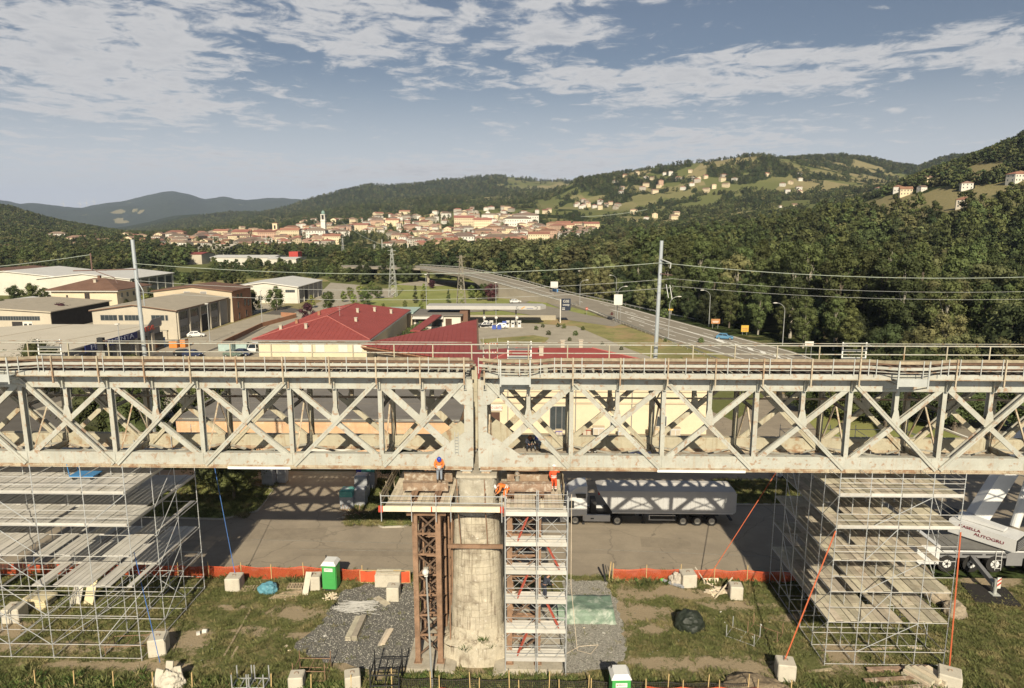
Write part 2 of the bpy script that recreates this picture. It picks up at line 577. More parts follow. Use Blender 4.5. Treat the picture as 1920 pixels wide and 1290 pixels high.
grass = t.mix(t.ss(dr_, .25, .75), (.145, .155, .058), (.285, .240, .125))
grass = t.mix(t.m('MULTIPLY', t.ss(f2, .35, .7), .5), grass, (.085, .100, .032))
wood = t.mix(t.ss(f1, .35, .65), (.030, .042, .014), (.058, .074, .026))
wood = t.mix(t.m('MULTIPLY', t.ss(f3, .45, .7), .6), wood, (.022, .032, .010))
ff = t.ss(t.m('ADD', fa, t.m('MULTIPLY', t.m('SUBTRACT', f3, .5), .5)), .42, .56)
t.put(b_, 'Base Color', t.mix(ff, grass, wood))
t.put(b_, 'Roughness', 1.0)
t.put(b_, 'Specular IOR Level', .05)
hb = t.m('ADD', t.m('MULTIPLY', f3, 14.0), t.m('MULTIPLY', f1, 14.0))
bu = t.n('ShaderNodeBump', {'Strength': t.m('MULTIPLY', ff, .9), 'Distance': 1.0, 'Height': hb})
t.put(b_, 'Normal', bu)
me.materials.append(m)
# -- steel truss bridge
paint = M('bridge_paint', (.40, .40, .345), .65, .12, .9, .2, 30, spot=((.28, .155, .08), 2.6, .55, .65, .75), spot2=((.36, .33, .26), .5, .45, .7, .5), streak=((.36, .25, .15), .38))
paint_rusty = M('bridge_paint_rusty', (.42, .36, .26), .75, .15, 1.2, .3, 30, spot=((.25, .135, .07), 1.7, .46, .62, .8), streak=((.22, .13, .07), .4))
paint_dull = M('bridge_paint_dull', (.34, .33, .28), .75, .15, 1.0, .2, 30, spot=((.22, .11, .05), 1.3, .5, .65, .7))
paint_far = M('bridge_paint_far', (.41, .375, .275), .7, .12, .8, .2, 30, spot=((.27, .15, .07), 1.2, .54, .68, .8), streak=((.26, .18, .10), .5))
rust = M('rust_steel', (.25, .155, .098), .88, .3, 1.5, .4, 30, spot=((.28, .16, .09), 2.5, .5, .7, .6))
rail_steel = M('rail_steel', (.20, .13, .09), .5, .2, 2, .1, 30, metal=.4)
sleeper_wood = M('sleeper_wood', (.115, .09, .065), .95, .3, 3, .5, 30, obvar=.25)
grey_steel = M('grey_steel', (.40, .41, .38), .6, .1, 1, .1, 20, spot=((.30, .22, .16), 2, .58, .72, .5))
white_paint = M('white_metal', (.72, .72, .68), .5, .06, 1, .05, 20, spot=((.4, .33, .25), 2, .6, .75, .5))
timber_old = M('old_boards', (.30, .25, .17), .95, .25, 2.5, .4, 25, obvar=.15)
ZB0, ZB1, ZT0, ZT1 = 12.65, 13.65, 17.95, 18.68
YN, YF = 42.0, 45.9
PX = 5.82
spans = []
paint_near = paint
for k, (x0, dx, nsplit) in enumerate(((-3.55, -PX, 4), (-3.0, PX, 5))):
 S = thing('bridge_span', ['pale riveted steel truss span on the left of the stone pier', 'pale riveted steel truss span on the right of the stone pier'][k], 'bridge', (x0, 44, 12.6))
 spans.append(S)
 sg = 1 if dx > 0 else -1
 nx = 10
 posts = [x0 + (.35 * sg if i == 0 else 0) + dx * i for i in range(nx + 1)]
 xs0, xs1 = min(posts) - .35, max(posts) + .35
 for side, yf in enumerate((YN, YF)):
  paint = paint_far if side else paint_near
  for i in range(nx):
   a, b = sorted((posts[i], posts[i + 1]))
   if i == 0:
    a, b = (a, b + .35) if sg < 0 else (a - .35, b)
   q = MB()
   q.box(a + .004, b - .004, yf, yf + .42, ZB0 + .07, ZB1)
   q.box(a + .006, b - .006, yf - .012, yf + .0, ZB1 - .16, ZB1 - .02)
   q.box(b - .42, b - .008, yf - .022, yf - .001, ZB0 + .10, ZB1 - .04)
   q.build('lower_chord', paint, S)
   q = MB().box(a + .004, b - .004, yf - .13, yf + .55, ZB0, ZB0 + .066)
   q.box(a + .004, b - .004, yf - .035, yf - .002, ZB0 + .068, ZB0 + .20)
   q.build('lower_flange', paint_rusty, S)
   q = MB().box(a + .004, b - .004, yf + .02, yf + .44, ZT0, ZT1)
   q.box(a + .006, b - .006, yf, yf + .018, ZT0 + .02, ZT0 + .15)
   q.box(a + .006, b - .006, yf - .06, yf + .5, ZT1, ZT1 + .03)
   q.build('upper_chord', paint, S)
  for i in range(nx + 1):
   x = posts[i]
   if i == 0:
    beam('end_post', S, (x - .18 * sg, yf + .21, ZB1 - .2), (x - .18 * sg, yf + .21, ZT0 + .05), ('box', .58, .40), paint)
    q = MB()
    q.slab([(x - .45 * sg, yf - .03, ZB0 + .1), (x + 2.2 * sg, yf - .03, ZB0 + .1), (x + 2.2 * sg, yf - .03, ZB1 + .05), (x + .9 * sg, yf - .03, ZB1 + .95), (x + .1 * sg, yf - .03, ZB1 + 1.5), (x - .45 * sg, yf - .03, ZB1 + 1.5)], (0, .028, 0))
    fix(q.build('gusset_plate', paint, S))
    q = MB()
    q.slab([(x - .45 * sg, yf - .02, ZT1 - .05), (x + 1.3 * sg, yf - .02, ZT1 - .05), (x + 1.2 * sg, yf - .02, ZT0 - .1), (x + .3 * sg, yf - .02, ZT0 - .95), (x - .45 * sg, yf - .02, ZT0 - 1.1)], (0, .03, 0))
    fix(q.build('gusset_plate', paint, S))
   else:
    beam('post', S, (x, yf + .22, ZB1 - .1), (x, yf + .22, ZT0 + .02), ('I', .27, .40, .035), paint)
  for i in range(nx):
   xa, xb = posts[i], posts[i + 1]
   near_top, far_bot = (xa, xb) if i < nsplit else (xb, xa)
   off = .12 * (1 if near_top > far_bot else -1)
   p, q_ = (near_top - off, ZT0 + .58), (far_bot + off, ZB0 + .22)
   beam('diagonal_brace', S, (p[0], yf - .004, p[1]), (q_[0], yf - .004, q_[1]), ('CC', .275, .13), paint, side=(0, -1, 0))
   beam('diagonal_twin', S, (p[0], yf + .40, p[1]), (q_[0], yf + .40, q_[1]), ('CC', .22, .06), paint_dull, side=(0, -1, 0))
   p2, q2 = (far_bot + off * 2, ZT0 + .12), (near_top - off * 2, ZB0 + .75)
   beam('counter_brace', S, (p2[0], yf + .05, p2[1]), (q2[0], yf + .05, q2[1]), ('box', .31 + (.14 if i == 0 else 0), .035), paint, side=(0, 1, 0))
   beam('counter_twin', S, (p2[0], yf + .38, p2[1]), (q2[0], yf + .38, q2[1]), ('box', .2, .03), paint_dull, side=(0, 1, 0))
   beam('counter_rib', S, (p2[0], yf + .16, p2[1] - .1), (q2[0], yf + .16, q2[1] + .1), ('C', .20, .14), paint, side=(0, 1, 0))
   xm = (xa + xb) / 2
   zm = (ZT0 + ZB1) / 2 + .1
   beam('hanger', S, (xm, yf + .26, zm - .05), (xm, yf + .26, ZT0 + .02), ('I', .25, .36, .03), paint)
   q = MB()
   q.slab([(xm - .3, yf + .022, zm - .2), (xm + .3, yf + .022, zm - .2), (xm + .26, yf + .022, zm + .25), (xm + .13, yf + .022, zm + .85), (xm - .13, yf + .022, zm + .85), (xm - .26, yf + .022, zm + .25)], (0, .016, 0))
   fix(q.build('gusset_plate', paint, S))
 paint = paint_near
 q = MB()
 x = xs0 + .1
 while x < xs1:
  for yy in (YN - .05,):
   q.cbox((x, yy, ZB0 + .16), (.04, .035, .04))
  q.cbox((x, YN - .13, ZB0 + .055), (.045, .03, .035))
  x += .145
 q.build('rivets', paint_rusty, S, kind='stuff')
 for i in range(nx + 1):
  x = posts[i]
  beam('floor_beam', S, (x, YN + .42, ZB0 + .35), (x, YF, ZB0 + .35), ('I', .22, .36, .03), paint_dull, side=(0, 0, 1))
  beam('cross_strut', S, (x, YN + .4, 16.62), (x, YF, 16.62), ('I', .16, .18, .02), paint_dull, side=(0, 0, 1))
  for sgn, yb in ((-1, YN + .45), (1, YF - .05)):
   beam('sway_brace', S, (x + .12, 44.3, 16.55), (x + .12, yb, ZB1 + .05), ('L', .10, .10, .015), paint_rusty, side=(1, 0, 0))
   beam('knee_brace', S, (x - .12, 44.3, 16.68), (x - .12, yb, ZT0), ('L', .10, .10, .015), paint_dull, side=(1, 0, 0))
 for i in range(nx):
  a, b = posts[i], posts[i + 1]
  for z in (ZB0 + .2, ZT0 + .2):
   beam('lateral_brace', S, (a, YN + .45, z), (b, YF, z + .02), ('L', .12, .12, .015), paint_dull, side=(0, 0, 1))
   beam('lateral_brace', S, (a, YF, z + .13), (b, YN + .45, z + .15), ('L', .12, .12, .015), paint_dull, side=(0, 0, 1))
  beam('inspection_rail', S, (a, 44.3, 16.80), (b, 44.3, 16.80), ('L', .16, .12, .02), paint_rusty, side=(0, 0, 1))
  for zz_ in (17.15, 17.4, 17.65):
   beam('inspection_wire', S, (a, 45.6, zz_), (b, 45.6, zz_), ('tube', .012, 5), rust)
 YE = 41.22
 halfs = sorted(set([round(v, 3) for v in posts] + [round((a + b) / 2, 3) for a, b in zip(posts, posts[1:])]))
 refuge_x = [-.72, 23.2] if sg > 0 else [-33.0]
 def bump(x, base, out):
  for rx in refuge_x:
   q = abs(x - rx)
   if q < .9:
    return out
   if q < 2.4:
    return out + (base - out) * (q - .9) / 1.5
  return base
 for x in halfs:
  if any(abs(x - rx) < .75 for rx in refuge_x):
   continue
  q = MB()
  q.box(x - .045, x + .045, YE - .05, YN, 18.86, 18.90)
  q.slab([(x - .02, YE + .05, 18.86), (x - .02, YN - .02, 18.86), (x - .02, YN - .02, 18.0), (x - .02, YN - .18, 18.0)], (.04, 0, 0))
  q.box(x - .09, x + .09, YN - .2, YN - .05, 17.98, 18.72)
  fix(q.build('deck_bracket', paint, S))
  beam('rail_post', S, (x, YE - .07, 18.45), (x, YE - .07, 20.2), ('I', .085, .09, .014), paint_rusty)
 for x in halfs:
  beam('cross_girder', S, (x, YN + .44, 18.42), (x, 47.2, 18.42), ('I', .2, .5, .03), paint_dull, side=(0, 0, 1))
  beam('rail_post', S, (x, 47.05, 18.7), (x, 47.05, 19.98), ('I', .075, .08, .014), paint_far)
 for a, b in zip(halfs, halfs[1:]):
  near = [rx for rx in refuge_x if a - .2 < rx < b + .2]
  beam('edge_beam', S, (a + .003, YE, 19.06), (b - .003, YE, 19.06), ('C', .31, .10, .02), paint, side=(0, 1, 0))
  beam('edge_beam_flange', S, (a + .003, YE - .03, 18.89), (b - .003, YE - .03, 18.89), ('box', .03, .12), paint_rusty)
  q = MB()
  for j in range(2):
   yy = YE + .14 + j * .42
   q.box(a + .01, b - .01, yy, yy + .30, 18.80, 18.84)
  q.build('walkway_boards', sleeper_wood, S)
  q = MB()
  for j in range(3):
   yy = 46.1 + j * .33
   q.box(a + .01, b - .01, yy, yy + .31, 18.905, 18.945)
  q.build('walkway_boards', timber_old, S)
  for y_ in (43.25, 44.8):
   beam('stringer', S, (a + .003, y_, 18.62), (b - .003, y_, 18.62), ('I', .2, .40, .03), paint_dull, side=(0, 1, 0))
 xs = [xs0 + i * (xs1 - xs0) / 46 for i in range(47)]
 for rx in refuge_x:
  xs += [rx - 2.4, rx - .9, rx + .9, rx + 2.4]
 xs = sorted(v for v in xs if xs0 - .01 <= v <= xs1 + .01)
 xs = [v for j, v in enumerate(xs) if j == 0 or v - xs[j - 1] > .25]
 for j, (a, b) in enumerate(zip(xs, xs[1:])):
  ya, yb = bump(a, YE, YE - .62), bump(b, YE, YE - .62)
  for z_, h_, w_, mt in ((20.08, .17, .05, timber_old), (19.70, .17, .05, paint), (19.46, .05, .04, paint_dull)):
   beam('hand_rail', S, (a, ya - .02, z_), (b, yb - .02, z_), ('box', w_, h_), mt, side=(0, 0, 1))
  beam('rail_stanchion', S, (a, ya - .07, 19.2), (a, ya - .07, 20.2), ('box', .05, .03), grey_steel)
 for rx in refuge_x:
  R_ = fix(MB().box(rx - .88, rx + .88, YE - .66, YE - .62, 18.62, 19.1).build('refuge_panel', grey_steel, S))
  MB().box(rx - .88, rx + .88, YE - .6, YE - .05, 18.95, 18.99).build('refuge_floor', grey_steel, S)
  for e in (-.9, .9):
   beam('refuge_post', S, (rx + e, YE - .67, 18.5), (rx + e, YE - .67, 20.15), ('box', .09, .06), grey_steel)
   beam('refuge_arm', S, (rx + e, YE - .6, 18.7), (rx + e, YN - .1, 18.7), ('box', .08, .1), paint)
   beam('refuge_arm', S, (rx + e, YE - .6, 18.55), (rx + e, YN - .1, 18.1), ('box', .06, .06), paint)
 for rx in ([-.55, 23.0] if sg > 0 else [-34.5]):
  for z_ in (18.96, 19.5, 20.02):
   beam('refuge_panel', S, (rx - .8, 47.75, z_), (rx + .8, 47.75, z_), ('box', .03, .16 if z_ < 20 else .06), grey_steel, side=(0, 0, 1))
  MB().box(rx - .8, rx + .8, 47.1, 47.8, 18.86, 18.9).build('refuge_floor', grey_steel, S)
  for e in (-.82, .82):
   beam('refuge_post', S, (rx + e, 47.75, 18.8), (rx + e, 47.75, 20.1), ('box', .09, .06), white_paint)
   for z_ in (18.7, 19.97):
    beam('refuge_arm', S, (rx + e, 47.1, z_), (rx + e, 47.75, z_), ('box', .05, .05), white_paint)
 for a, b in zip(halfs, halfs[1:]):
  beam('hand_rail', S, (a, 47.05, 19.95), (b, 47.05, 19.95), ('tube', .045, 7), paint_near)
  beam('hand_rail', S, (a, 47.22, 20.08), (b, 47.22, 20.08), ('tube', .028, 7), paint_dull)
  beam('hand_rail', S, (a, 47.05, 19.35), (b, 47.05, 19.35), ('tube', .04, 7), paint_near)
 x = xs0 + .2
 while x < xs1 - .1:
  beam('sleeper', S, (x, 41.5, 18.98), (x, 45.9, 18.98), ('box', .24, .22), sleeper_wood, side=(0, 0, 1))
  x += .62
 n = 6
 for y_ in (43.4, 44.84):
  for j in range(n):
   a = xs0 + (xs1 - xs0) * j / n
   b = xs0 + (xs1 - xs0) * (j + 1) / n
   beam('track_rail', S, (a, y_, 19.17), (b, y_, 19.17), ('I', .12, .17, .03), rail_steel, side=(0, 0, 1))
for a, b, S in ((-19.4, -15.3, spans[0]), (8.35, 13.95, spans[1]), (-27.5, -27.0, spans[0])):
 if b - a > 1:
  MB().box(a, b, YN - .22, YN - .14, ZB0 - .02, ZB0 + .13).build('cover_strip', white_paint, S)
q = MB()
for e in (-.11, .11):
 q.tube((-4.5 + e, 41.86, 13.75), (-4.5 + e, 41.86, 15.2), .02)
for j in range(7):
 q.tube((-4.61, 41.86, 13.85 + j * .2), (-4.39, 41.86, 13.85 + j * .2), .014)
tag(q.build('ladder', grey_steel), 'short steel ladder hung on the bridge end post above the pier', 'ladder')
for z_ in (19.95, 19.35):
 beam('hand_rail', spans[1], (-4.0, 47.05, z_), (-2.6, 47.05, z_), ('tube', .05, 7), paint)
for x in (-3.9, -2.65):
 for y in (YN + .2, YF + .2):
  t_ = thing('bridge_bearing', 'steel bearing block under the %s span, %s row' % ('left' if x < -3 else 'right', 'front' if y < 44 else 'rear'), 'bearing', (x, y, 12.2))
  MB().cbox((x, y, 12.27), (.85, .8, .12)).build('base_plate', grey_steel, t_)
  MB().cbox((x, y, 12.44), (.62, .6, .2), taper=.85).build('rocker', paint_rusty, t_)
  MB().cbox((x, y, 12.6), (.75, .6, .09)).build('top_plate', grey_steel, t_)
mast_m = M('galvanised_mast', (.42, .45, .45), .45, .06, .6, .05, 10, metal=.3)
insul = M('insulator_brown', (.16, .10, .08), .4, .1)
wire_m = M('contact_wire', (.36, .40, .33), .5, .1, metal=.2)
def mast(xb, xt, ztop, label, arms):
 t_ = thing('catenary_mast', label, 'mast', (xb, 47.6, 12.7))
 n = 5
 pts = [Vector((xb + (xt - xb) * i / n, 47.6, 12.7 + (ztop - 12.7) * i / n)) for i in range(n + 1)]
 rad = [.17 - .05 * i / n for i in range(n + 1)]
 q = MB()
 for i in range(n):
  q.tube(pts[i], pts[i + 1], rad[i], rad[i + 1], 12, cap=(i in (0, n - 1)))
 q.build('pole', mast_m, t_, smooth=False)
 q = MB().cbox((xb, 47.35, 13.2), (.7, .5, .12)).cbox((xb, 47.35, 16.5), (.6, .5, .1)).cbox((xb, 47.35, 18.2), (.6, .5, .1))
 q.build('clamp', paint_dull, t_)
 for (p, r_, mt, nm) in arms:
  q = MB().path([Vector(v) for v in p], r_, 6)
  q.build(nm, mt, t_)
 return t_
mast(-27.4, -27.6, 27.2, 'tall galvanised catenary mast with a bracket arm reaching left', [
 ([(-27.5, 47.5, 25.15), (-31.3, 46.5, 25.1)], .045, insul, 'bracket_arm'),
 ([(-30.1, 46.7, 25.1), (-30.1, 46.7, 26.3)], .05, insul, 'insulator'),
 ([(-29.9, 46.8, 25.05), (-28.8, 47.0, 24.6), (-28.6, 47.0, 24.2)], .03, insul, 'steady_arm'),
 ([(-27.5, 47.35, 24.6), (-26.9, 47.1, 23.7), (-26.9, 47.1, 22.6)], .03, mast_m, 'insulator')])
mast(8.95, 9.2, 27.15, 'tall galvanised catenary mast standing above the petrol station bank', [
 ([(9.15, 47.4, 25.9), (9.75, 46.9, 25.65), (9.7, 46.9, 25.3)], .04, grey_steel, 'bracket_arm'),
 ([(9.15, 47.4, 24.9), (9.85, 46.8, 24.85)], .035, insul, 'insulator'),
 ([(9.5, 47.0, 24.2), (9.65, 46.8, 23.3)], .02, white_paint, 'steady_arm'),
 ([(9.75, 47.0, 24.15), (9.9, 46.8, 23.2)], .02, white_paint, 'steady_arm')])
def cable(name, label, pts, r_, mat, cat='cable', group=None):
 q = MB()
 q.path([Vector(p) for p in pts], r_, 5)
 return tag(q.build(name, mat), label, cat, group)
def sag(p, q, s, n=14):
 p, q = Vector(p), Vector(q)
 return [p.lerp(q, i / n) - Vector((0, 0, 4 * s * (i / n) * (1 - i / n))) for i in range(n + 1)]
wl = Vector((-27.5, 47.4, 25.55))
wr = Vector((9.2, 47.4, 25.65))
cable('catenary_wire', 'green contact wire from the left mast to the right mast', sag(wl, wr, .75, 24), .020, wire_m)
cable('catenary_wire', 'green wire running off left beyond the left mast', sag((-60, 47.4, 25.3), (-30.1, 46.8, 26.2), .9, 16), .020, wire_m)
cable('catenary_wire', 'green wire running off right beyond the right mast over the woods', sag(wr, (46, 47.4, 25.5), .95, 20), .021, wire_m)
cable('catenary_wire', 'thin upper wire of the pair right of the right mast', sag((9.9, 46.9, 24.6), (46, 47.2, 24.4), .8, 16), .009, grey_steel)
cable('catenary_wire', 'thin lower wire of the pair right of the right mast', sag((9.9, 46.9, 24.1), (46, 47.2, 23.8), .75, 16), .009, grey_steel)
cable('catenary_wire', 'thin upper wire between the masts over the valley', sag((-27.4, 47.0, 24.4), (9.9, 46.9, 24.6), .75, 16), .011, grey_steel)
cable('catenary_wire', 'thin lower wire between the masts over the valley', sag((-27.4, 47.0, 23.6), (9.9, 46.9, 24.0), .7, 16), .011, grey_steel)
# -- stone pier
stone_m = M('pier_stone', (.45, .40, .305), .95, .16, 1.8, .45, 22, spot=((.17, .135, .095), .8, .50, .68, .7), spot2=((.60, .57, .49), 6.5, .60, .66, .8), streak=((.15, .115, .08), .75), obvar=.05)
conc = M('weathered_concrete', (.42, .38, .30), .95, .15, .8, .5, 12, spot=((.24, .19, .13), 1.5, .5, .7, .5), spot2=((.52, .49, .41), 6, .6, .7, .5))
P = thing('bridge_pier', 'tall weathered stone bridge pier with a rounded nose', 'pier', (-3.2, 41, 0))
PCX = -3.28
def pier_outline(z, n=14, extra=0.0):
 hw = 1.80 - .036 * z + extra
 y0 = 40.35 + .055 * z - extra
 ny = 1.25
 pts = []
 for i in range(n + 1):
  a = math.pi * i / n
  pts.append((PCX - hw * math.cos(a) * 1.0, y0 + ny - ny * math.sin(a) ** .8))
 return [(PCX - hw, 48.2), (PCX - hw, 46.6), (PCX - hw, 45), (PCX - hw, 43.4)] + pts + [(PCX + hw, 43.4), (PCX + hw, 45), (PCX + hw, 46.6), (PCX + hw, 48.2)]
q = MB()
zs = [1.2, 4, 7, 9.8]
for za, zb in zip(zs, zs[1:]):
 A, B = pier_outline(za, extra=-.03), pier_outline(zb, extra=-.03)
 n = len(A)
 q.add([(x, y, za) for x, y in A] + [(x, y, zb) for x, y in B], [(i, i + 1, n + i + 1, n + i) for i in range(n - 1)])
q.build('core', conc, P)
nc = 18
zc = [1.2 + (9.85 - 1.2) * i / nc for i in range(nc + 1)]
for c in range(nc):
 A, B = pier_outline(zc[c], 20), pier_outline(zc[c + 1], 20)
 idx = list(range(2, 27))
 k = 2
 if c % 2:
  k = 3
 while k < 25:
  step = rnd.choice((1, 2, 2))
  e = min(k + step, 26)
  pr = rnd.uniform(0, .022)
  m0, m1 = zc[c] + .012, zc[c + 1] - .012
  vs, fs = [], []
  cx0, cy0 = PCX, 43.2
  for z_, O in ((m0, A), (m1, B)):
   for j in range(k, e + 1):
    x, y = O[j]
    if j == k:
     x, y = x + (O[j + 1][0] - x) * .06, y + (O[j + 1][1] - y) * .06
    if j == e:
     x, y = x + (O[j - 1][0] - x) * .06, y + (O[j - 1][1] - y) * .06
    dx_, dy_ = x - cx0, y - cy0
    l = math.hypot(dx_, dy_)
    vs.append((x + dx_ / l * pr, y + dy_ / l * pr, z_))
   for j in range(e, k - 1, -1):
    x, y = O[j]
    dx_, dy_ = x - cx0, y - cy0
    l = math.hypot(dx_, dy_)
    vs.append((x - dx_ / l * .1, y - dy_ / l * .1, z_))
  h = len(vs) // 2
  fs = [tuple(range(h - 1, -1, -1)), tuple(range(h, 2 * h))] + [(i, (i + 1) % h, h + (i + 1) % h, h + i) for i in range(h)]
  MB().add(vs, fs).build('stone', stone_m, P)
  k = e
A, B = pier_outline(9.9, 20, .0), pier_outline(12.25, 20, -.06)
q = MB()
n = len(A)
q.add([(x, y, 9.88) for x, y in A] + [(x, y, 12.25) for x, y in B], [(i, (i + 1) % n, n + (i + 1) % n, n + i) for i in range(n)] + [tuple(range(n, 2 * n))])
q.build('cap', M('pier_cap', (.37, .34, .27), .95, .2, 1.2, .5, 14, spot=((.52, .50, .42), 3.5, .54, .64, .8), streak=((.22, .18, .13), .5)), P)
MB().box(PCX - 1.25, PCX + 1.35, 41.5, 47.9, 12.25, 12.42).build('coping', conc, P)
q = MB()
for za, zb, ea, eb in ((.0, 1.3, .62, .50), (1.3, 1.55, .50, .12), (1.55, 2.3, .10, .0)):
 A, B = pier_outline(0, 20, ea), pier_outline(0, 20, eb)
 n = len(A)
 q.add([(x + noise.noise(Vector((x * 2, y * 2, za))) * .06, y, za) for x, y in A] + [(x, y, zb + .14 * noise.noise(Vector((x * 3, y * 3, 1)))) for x, y in B], [(i, i + 1, n + i + 1, n + i) for i in range(n - 1)])
q.build('plinth', stone_m, P)
q = MB()
for j in range(150):
 a = math.pi * rnd.random()
 e = rnd.uniform(.0, .3)
 x, y = PCX - (1.8 + e) * math.cos(a), 41.6 - (1.2 + e) * math.sin(a) ** .8
 s_ = rnd.uniform(.04, .13)
 q.ell((x, y, 1.45 + rnd.uniform(-.05, .25)), (s_, s_, s_ * .7), 5, 3, seed=j, jit=.25)
q.build('rubble', stone_m, P, kind='stuff')
weeds_m = M('weed_green', (.06, .095, .022), .9, .35, 3, 0, obvar=.25)
weeds_dry = M('weed_dry', (.20, .16, .07), .95, .3, 3, 0, obvar=.2)
def tuft(q, x, y, z, n, h, sp, seed=0):
 rr = random.Random(seed)
 for _ in range(n):
  a = rr.uniform(0, 6.28)
  b = rr.uniform(0, sp)
  px_, py_ = x + b * math.cos(a), y + b * math.sin(a)
  hh = h * rr.uniform(.5, 1.1)
  c, s_ = math.cos(a) * hh * .45, math.sin(a) * hh * .45
  w = hh * rr.uniform(.05, .12)
  q.add([(px_ - w * math.sin(a), py_ + w * math.cos(a), z), (px_ + w * math.sin(a), py_ - w * math.cos(a), z), (px_ + c + w * .5, py_ + s_, z + hh * .8), (px_ + c * 1.6, py_ + s_ * 1.6, z + hh)], [(0, 1, 2, 3)])
 return q
for (x, y, z, sp, lab) in ((-2.75, 40.15, 1.7, .32, 'tuft of weeds growing high on the pier foot ledge'), (-3.9, 39.9, 1.25, .4, 'low green weeds on the left of the pier foot ledge'), (-2.3, 40.2, 1.25, .3, 'small weeds on the right of the pier foot ledge')):
 tag(tuft(MB(), x, y, z, 90, .26, sp, int(x * 10)).build('weed_tuft', weeds_m), lab, 'weeds')
MB().box(-7.6, PCX - 1.95, 39.0, 47.6, 0.02, .45).build('footing', conc, P)
MB().box(PCX + 1.95, 2.3, 39.1, 47.6, 0.02, .45).build('footing', conc, P)
MB().prism([(-5.2, 39.0), (-4.7, 38.8), (-4.5, 38.75), (-4.5, 39.8), (-5.2, 40.3)], .02, .44).build('footing', conc, P)
MB().prism([(-2.1, 38.5), (-1.34, 38.9), (-1.34, 40.5), (-2.0, 39.8)], .02, .46).build('footing', conc, P)
# -- rusty trestles, working platform, scaffolds
galv = M('galvanised_tube', (.50, .51, .50), .45, .10, 1.5, .05, 20, metal=.35, spot=((.33, .2, .12), 3, .62, .72, .6))
galv_ledger = M('galvanised_ledger', (.50, .49, .46), .5, .12, 1.5, .05, 20, metal=.25)
plank_m = M('scaffold_plank', (.44, .395, .30), .9, .16, 1.8, .25, 25, spot=((.24, .18, .12), 1.4, .54, .7, .6), obvar=.22)
plank_al = M('steel_deck', (.52, .50, .45), .6, .10, 1.2, .1, 20, metal=.1, spot=((.38, .3, .2), 1.3, .56, .7, .4), obvar=.10)
new_timber = M('pale_timber', (.70, .60, .44), .85, .14, 2, .2, 20, obvar=.12, spot=((.45, .3, .2), 3, .6, .75, .4))
old_steel = M('beam_rust', (.27, .19, .13), .85, .25, 2, .3, 20, spot=((.50, .44, .35), 1.8, .48, .62, .85), streak=((.16, .09, .055), .6), obvar=.1)
rust_dark = M('rust_dark', (.13, .085, .058), .9, .3, 1.5, .4, 30, spot=((.28, .18, .11), 2.5, .55, .7, .6))
def trestle(x0, x1, label):
 t_ = thing('support_trestle', label, 'trestle', (x0, 40, .45))
 ys = (39.75, 42.3, 44.9, 47.3)
 z1 = 10.5
 for x in (x0, x1):
  for y in ys:
   beam('leg', t_, (x, y, .47), (x, y, z1), ('I', .32, .30, .03), rust, side=(0, 1, 0))
   MB().cbox((x, y, .47), (.5, .5, .04)).build('base_plate', rust, t_)
 nz = 7
 hz = (z1 - .8) / nz
 for k in range(nz):
  za, zb = .9 + k * hz, .9 + (k + 1) * hz
  for y in (39.75, 44.9):
   beam('cross_brace', t_, (x0, y - .02, za), (x1, y - .02, zb), ('L', .10, .10, .02), rust_dark, side=(0, 1, 0))
   beam('cross_brace', t_, (x1, y + .1, za), (x0, y + .1, zb), ('L', .10, .10, .02), rust_dark, side=(0, 1, 0))
   beam('strut', t_, (x0, y, zb), (x1, y, zb), ('C', .13, .08, .02), rust, side=(0, 0, 1))
  for x in (x0, x1):
   for a, b in zip(ys, ys[1:]):
    beam('cross_brace', t_, (x - .02, a, za), (x - .02, b, zb), ('L', .09, .09, .02), rust_dark, side=(1, 0, 0))
    beam('cross_brace', t_, (x + .08, b, za), (x + .08, a, zb), ('L', .09, .09, .02), rust_dark, side=(1, 0, 0))
  for y in (42.3, 47.3):
   beam('cross_brace', t_, (x0, y, za), (x1, y, zb), ('L', .09, .09, .02), rust_dark, side=(0, 1, 0))
   beam('strut', t_, (x0, y, zb), (x1, y, zb), ('C', .12, .07, .02), rust, side=(0, 0, 1))
 for y in ys:
  beam('head_beam', t_, (x0 - .5, y, z1 + .15), (x1 + .5, y, z1 + .15), ('I', .26, .3, .03), rust, side=(0, 0, 1))
 return t_
trestle(-6.95, -5.5, 'rust brown braced steel trestle on the left of the pier')
trestle(-1.05, .75, 'rust brown braced steel trestle behind the stair scaffold')
for j, (x, y) in enumerate(((-4.95, 40.6), (-4.85, 41.4), (-4.8, 42.1), (-4.9, 43.2), (-4.75, 44.2))):
 tag(MB().tube((x, y, .47), (x, y, 10.1), .055 + .01 * (j % 2), n=8).build('steel_prop', rust), 'rusty pipe prop in the row beside the pier, number %d from the front' % (j + 1) if False else 'rusty pipe prop standing between the left trestle and the pier', 'prop', 'pipe props beside the pier')
z_ = Vector((0, 0, 9.35))
tag(fix(MB().bar((-5.0, 39.9 + .55, 8.1), (-1.5, 39.9 + .55, 8.1), .16, .24).build('steel_clamp_beam', rust)), 'rusty channel clamped across the front of the pier', 'steel beam')
for x in (-4.25, -2.55):
 tag(MB().tube((x - .05, 39.6, 12.9), (x, 39.8, 10.8), .03, n=6).tube((x, 39.8, 10.8), (x + .1, 40.42, 8.05), .035, n=6).cbox((x - .02, 39.68, 12.2), (.12, .1, .12)).cbox((x - .01, 39.76, 11.3), (.12, .1, .12)).build('tie_rod', rust),
 'rusty tie rod with clamp plates at the %s of the pier front' % ('left' if x < -3 else 'right'), 'tie rod')
tag(MB().bar((-4.3, 39.78, 10.72), (-2.5, 39.78, 10.72), .12, .12).build('steel_clamp_beam', rust), 'short rusty beam under the platform edge on the pier front', 'steel beam')
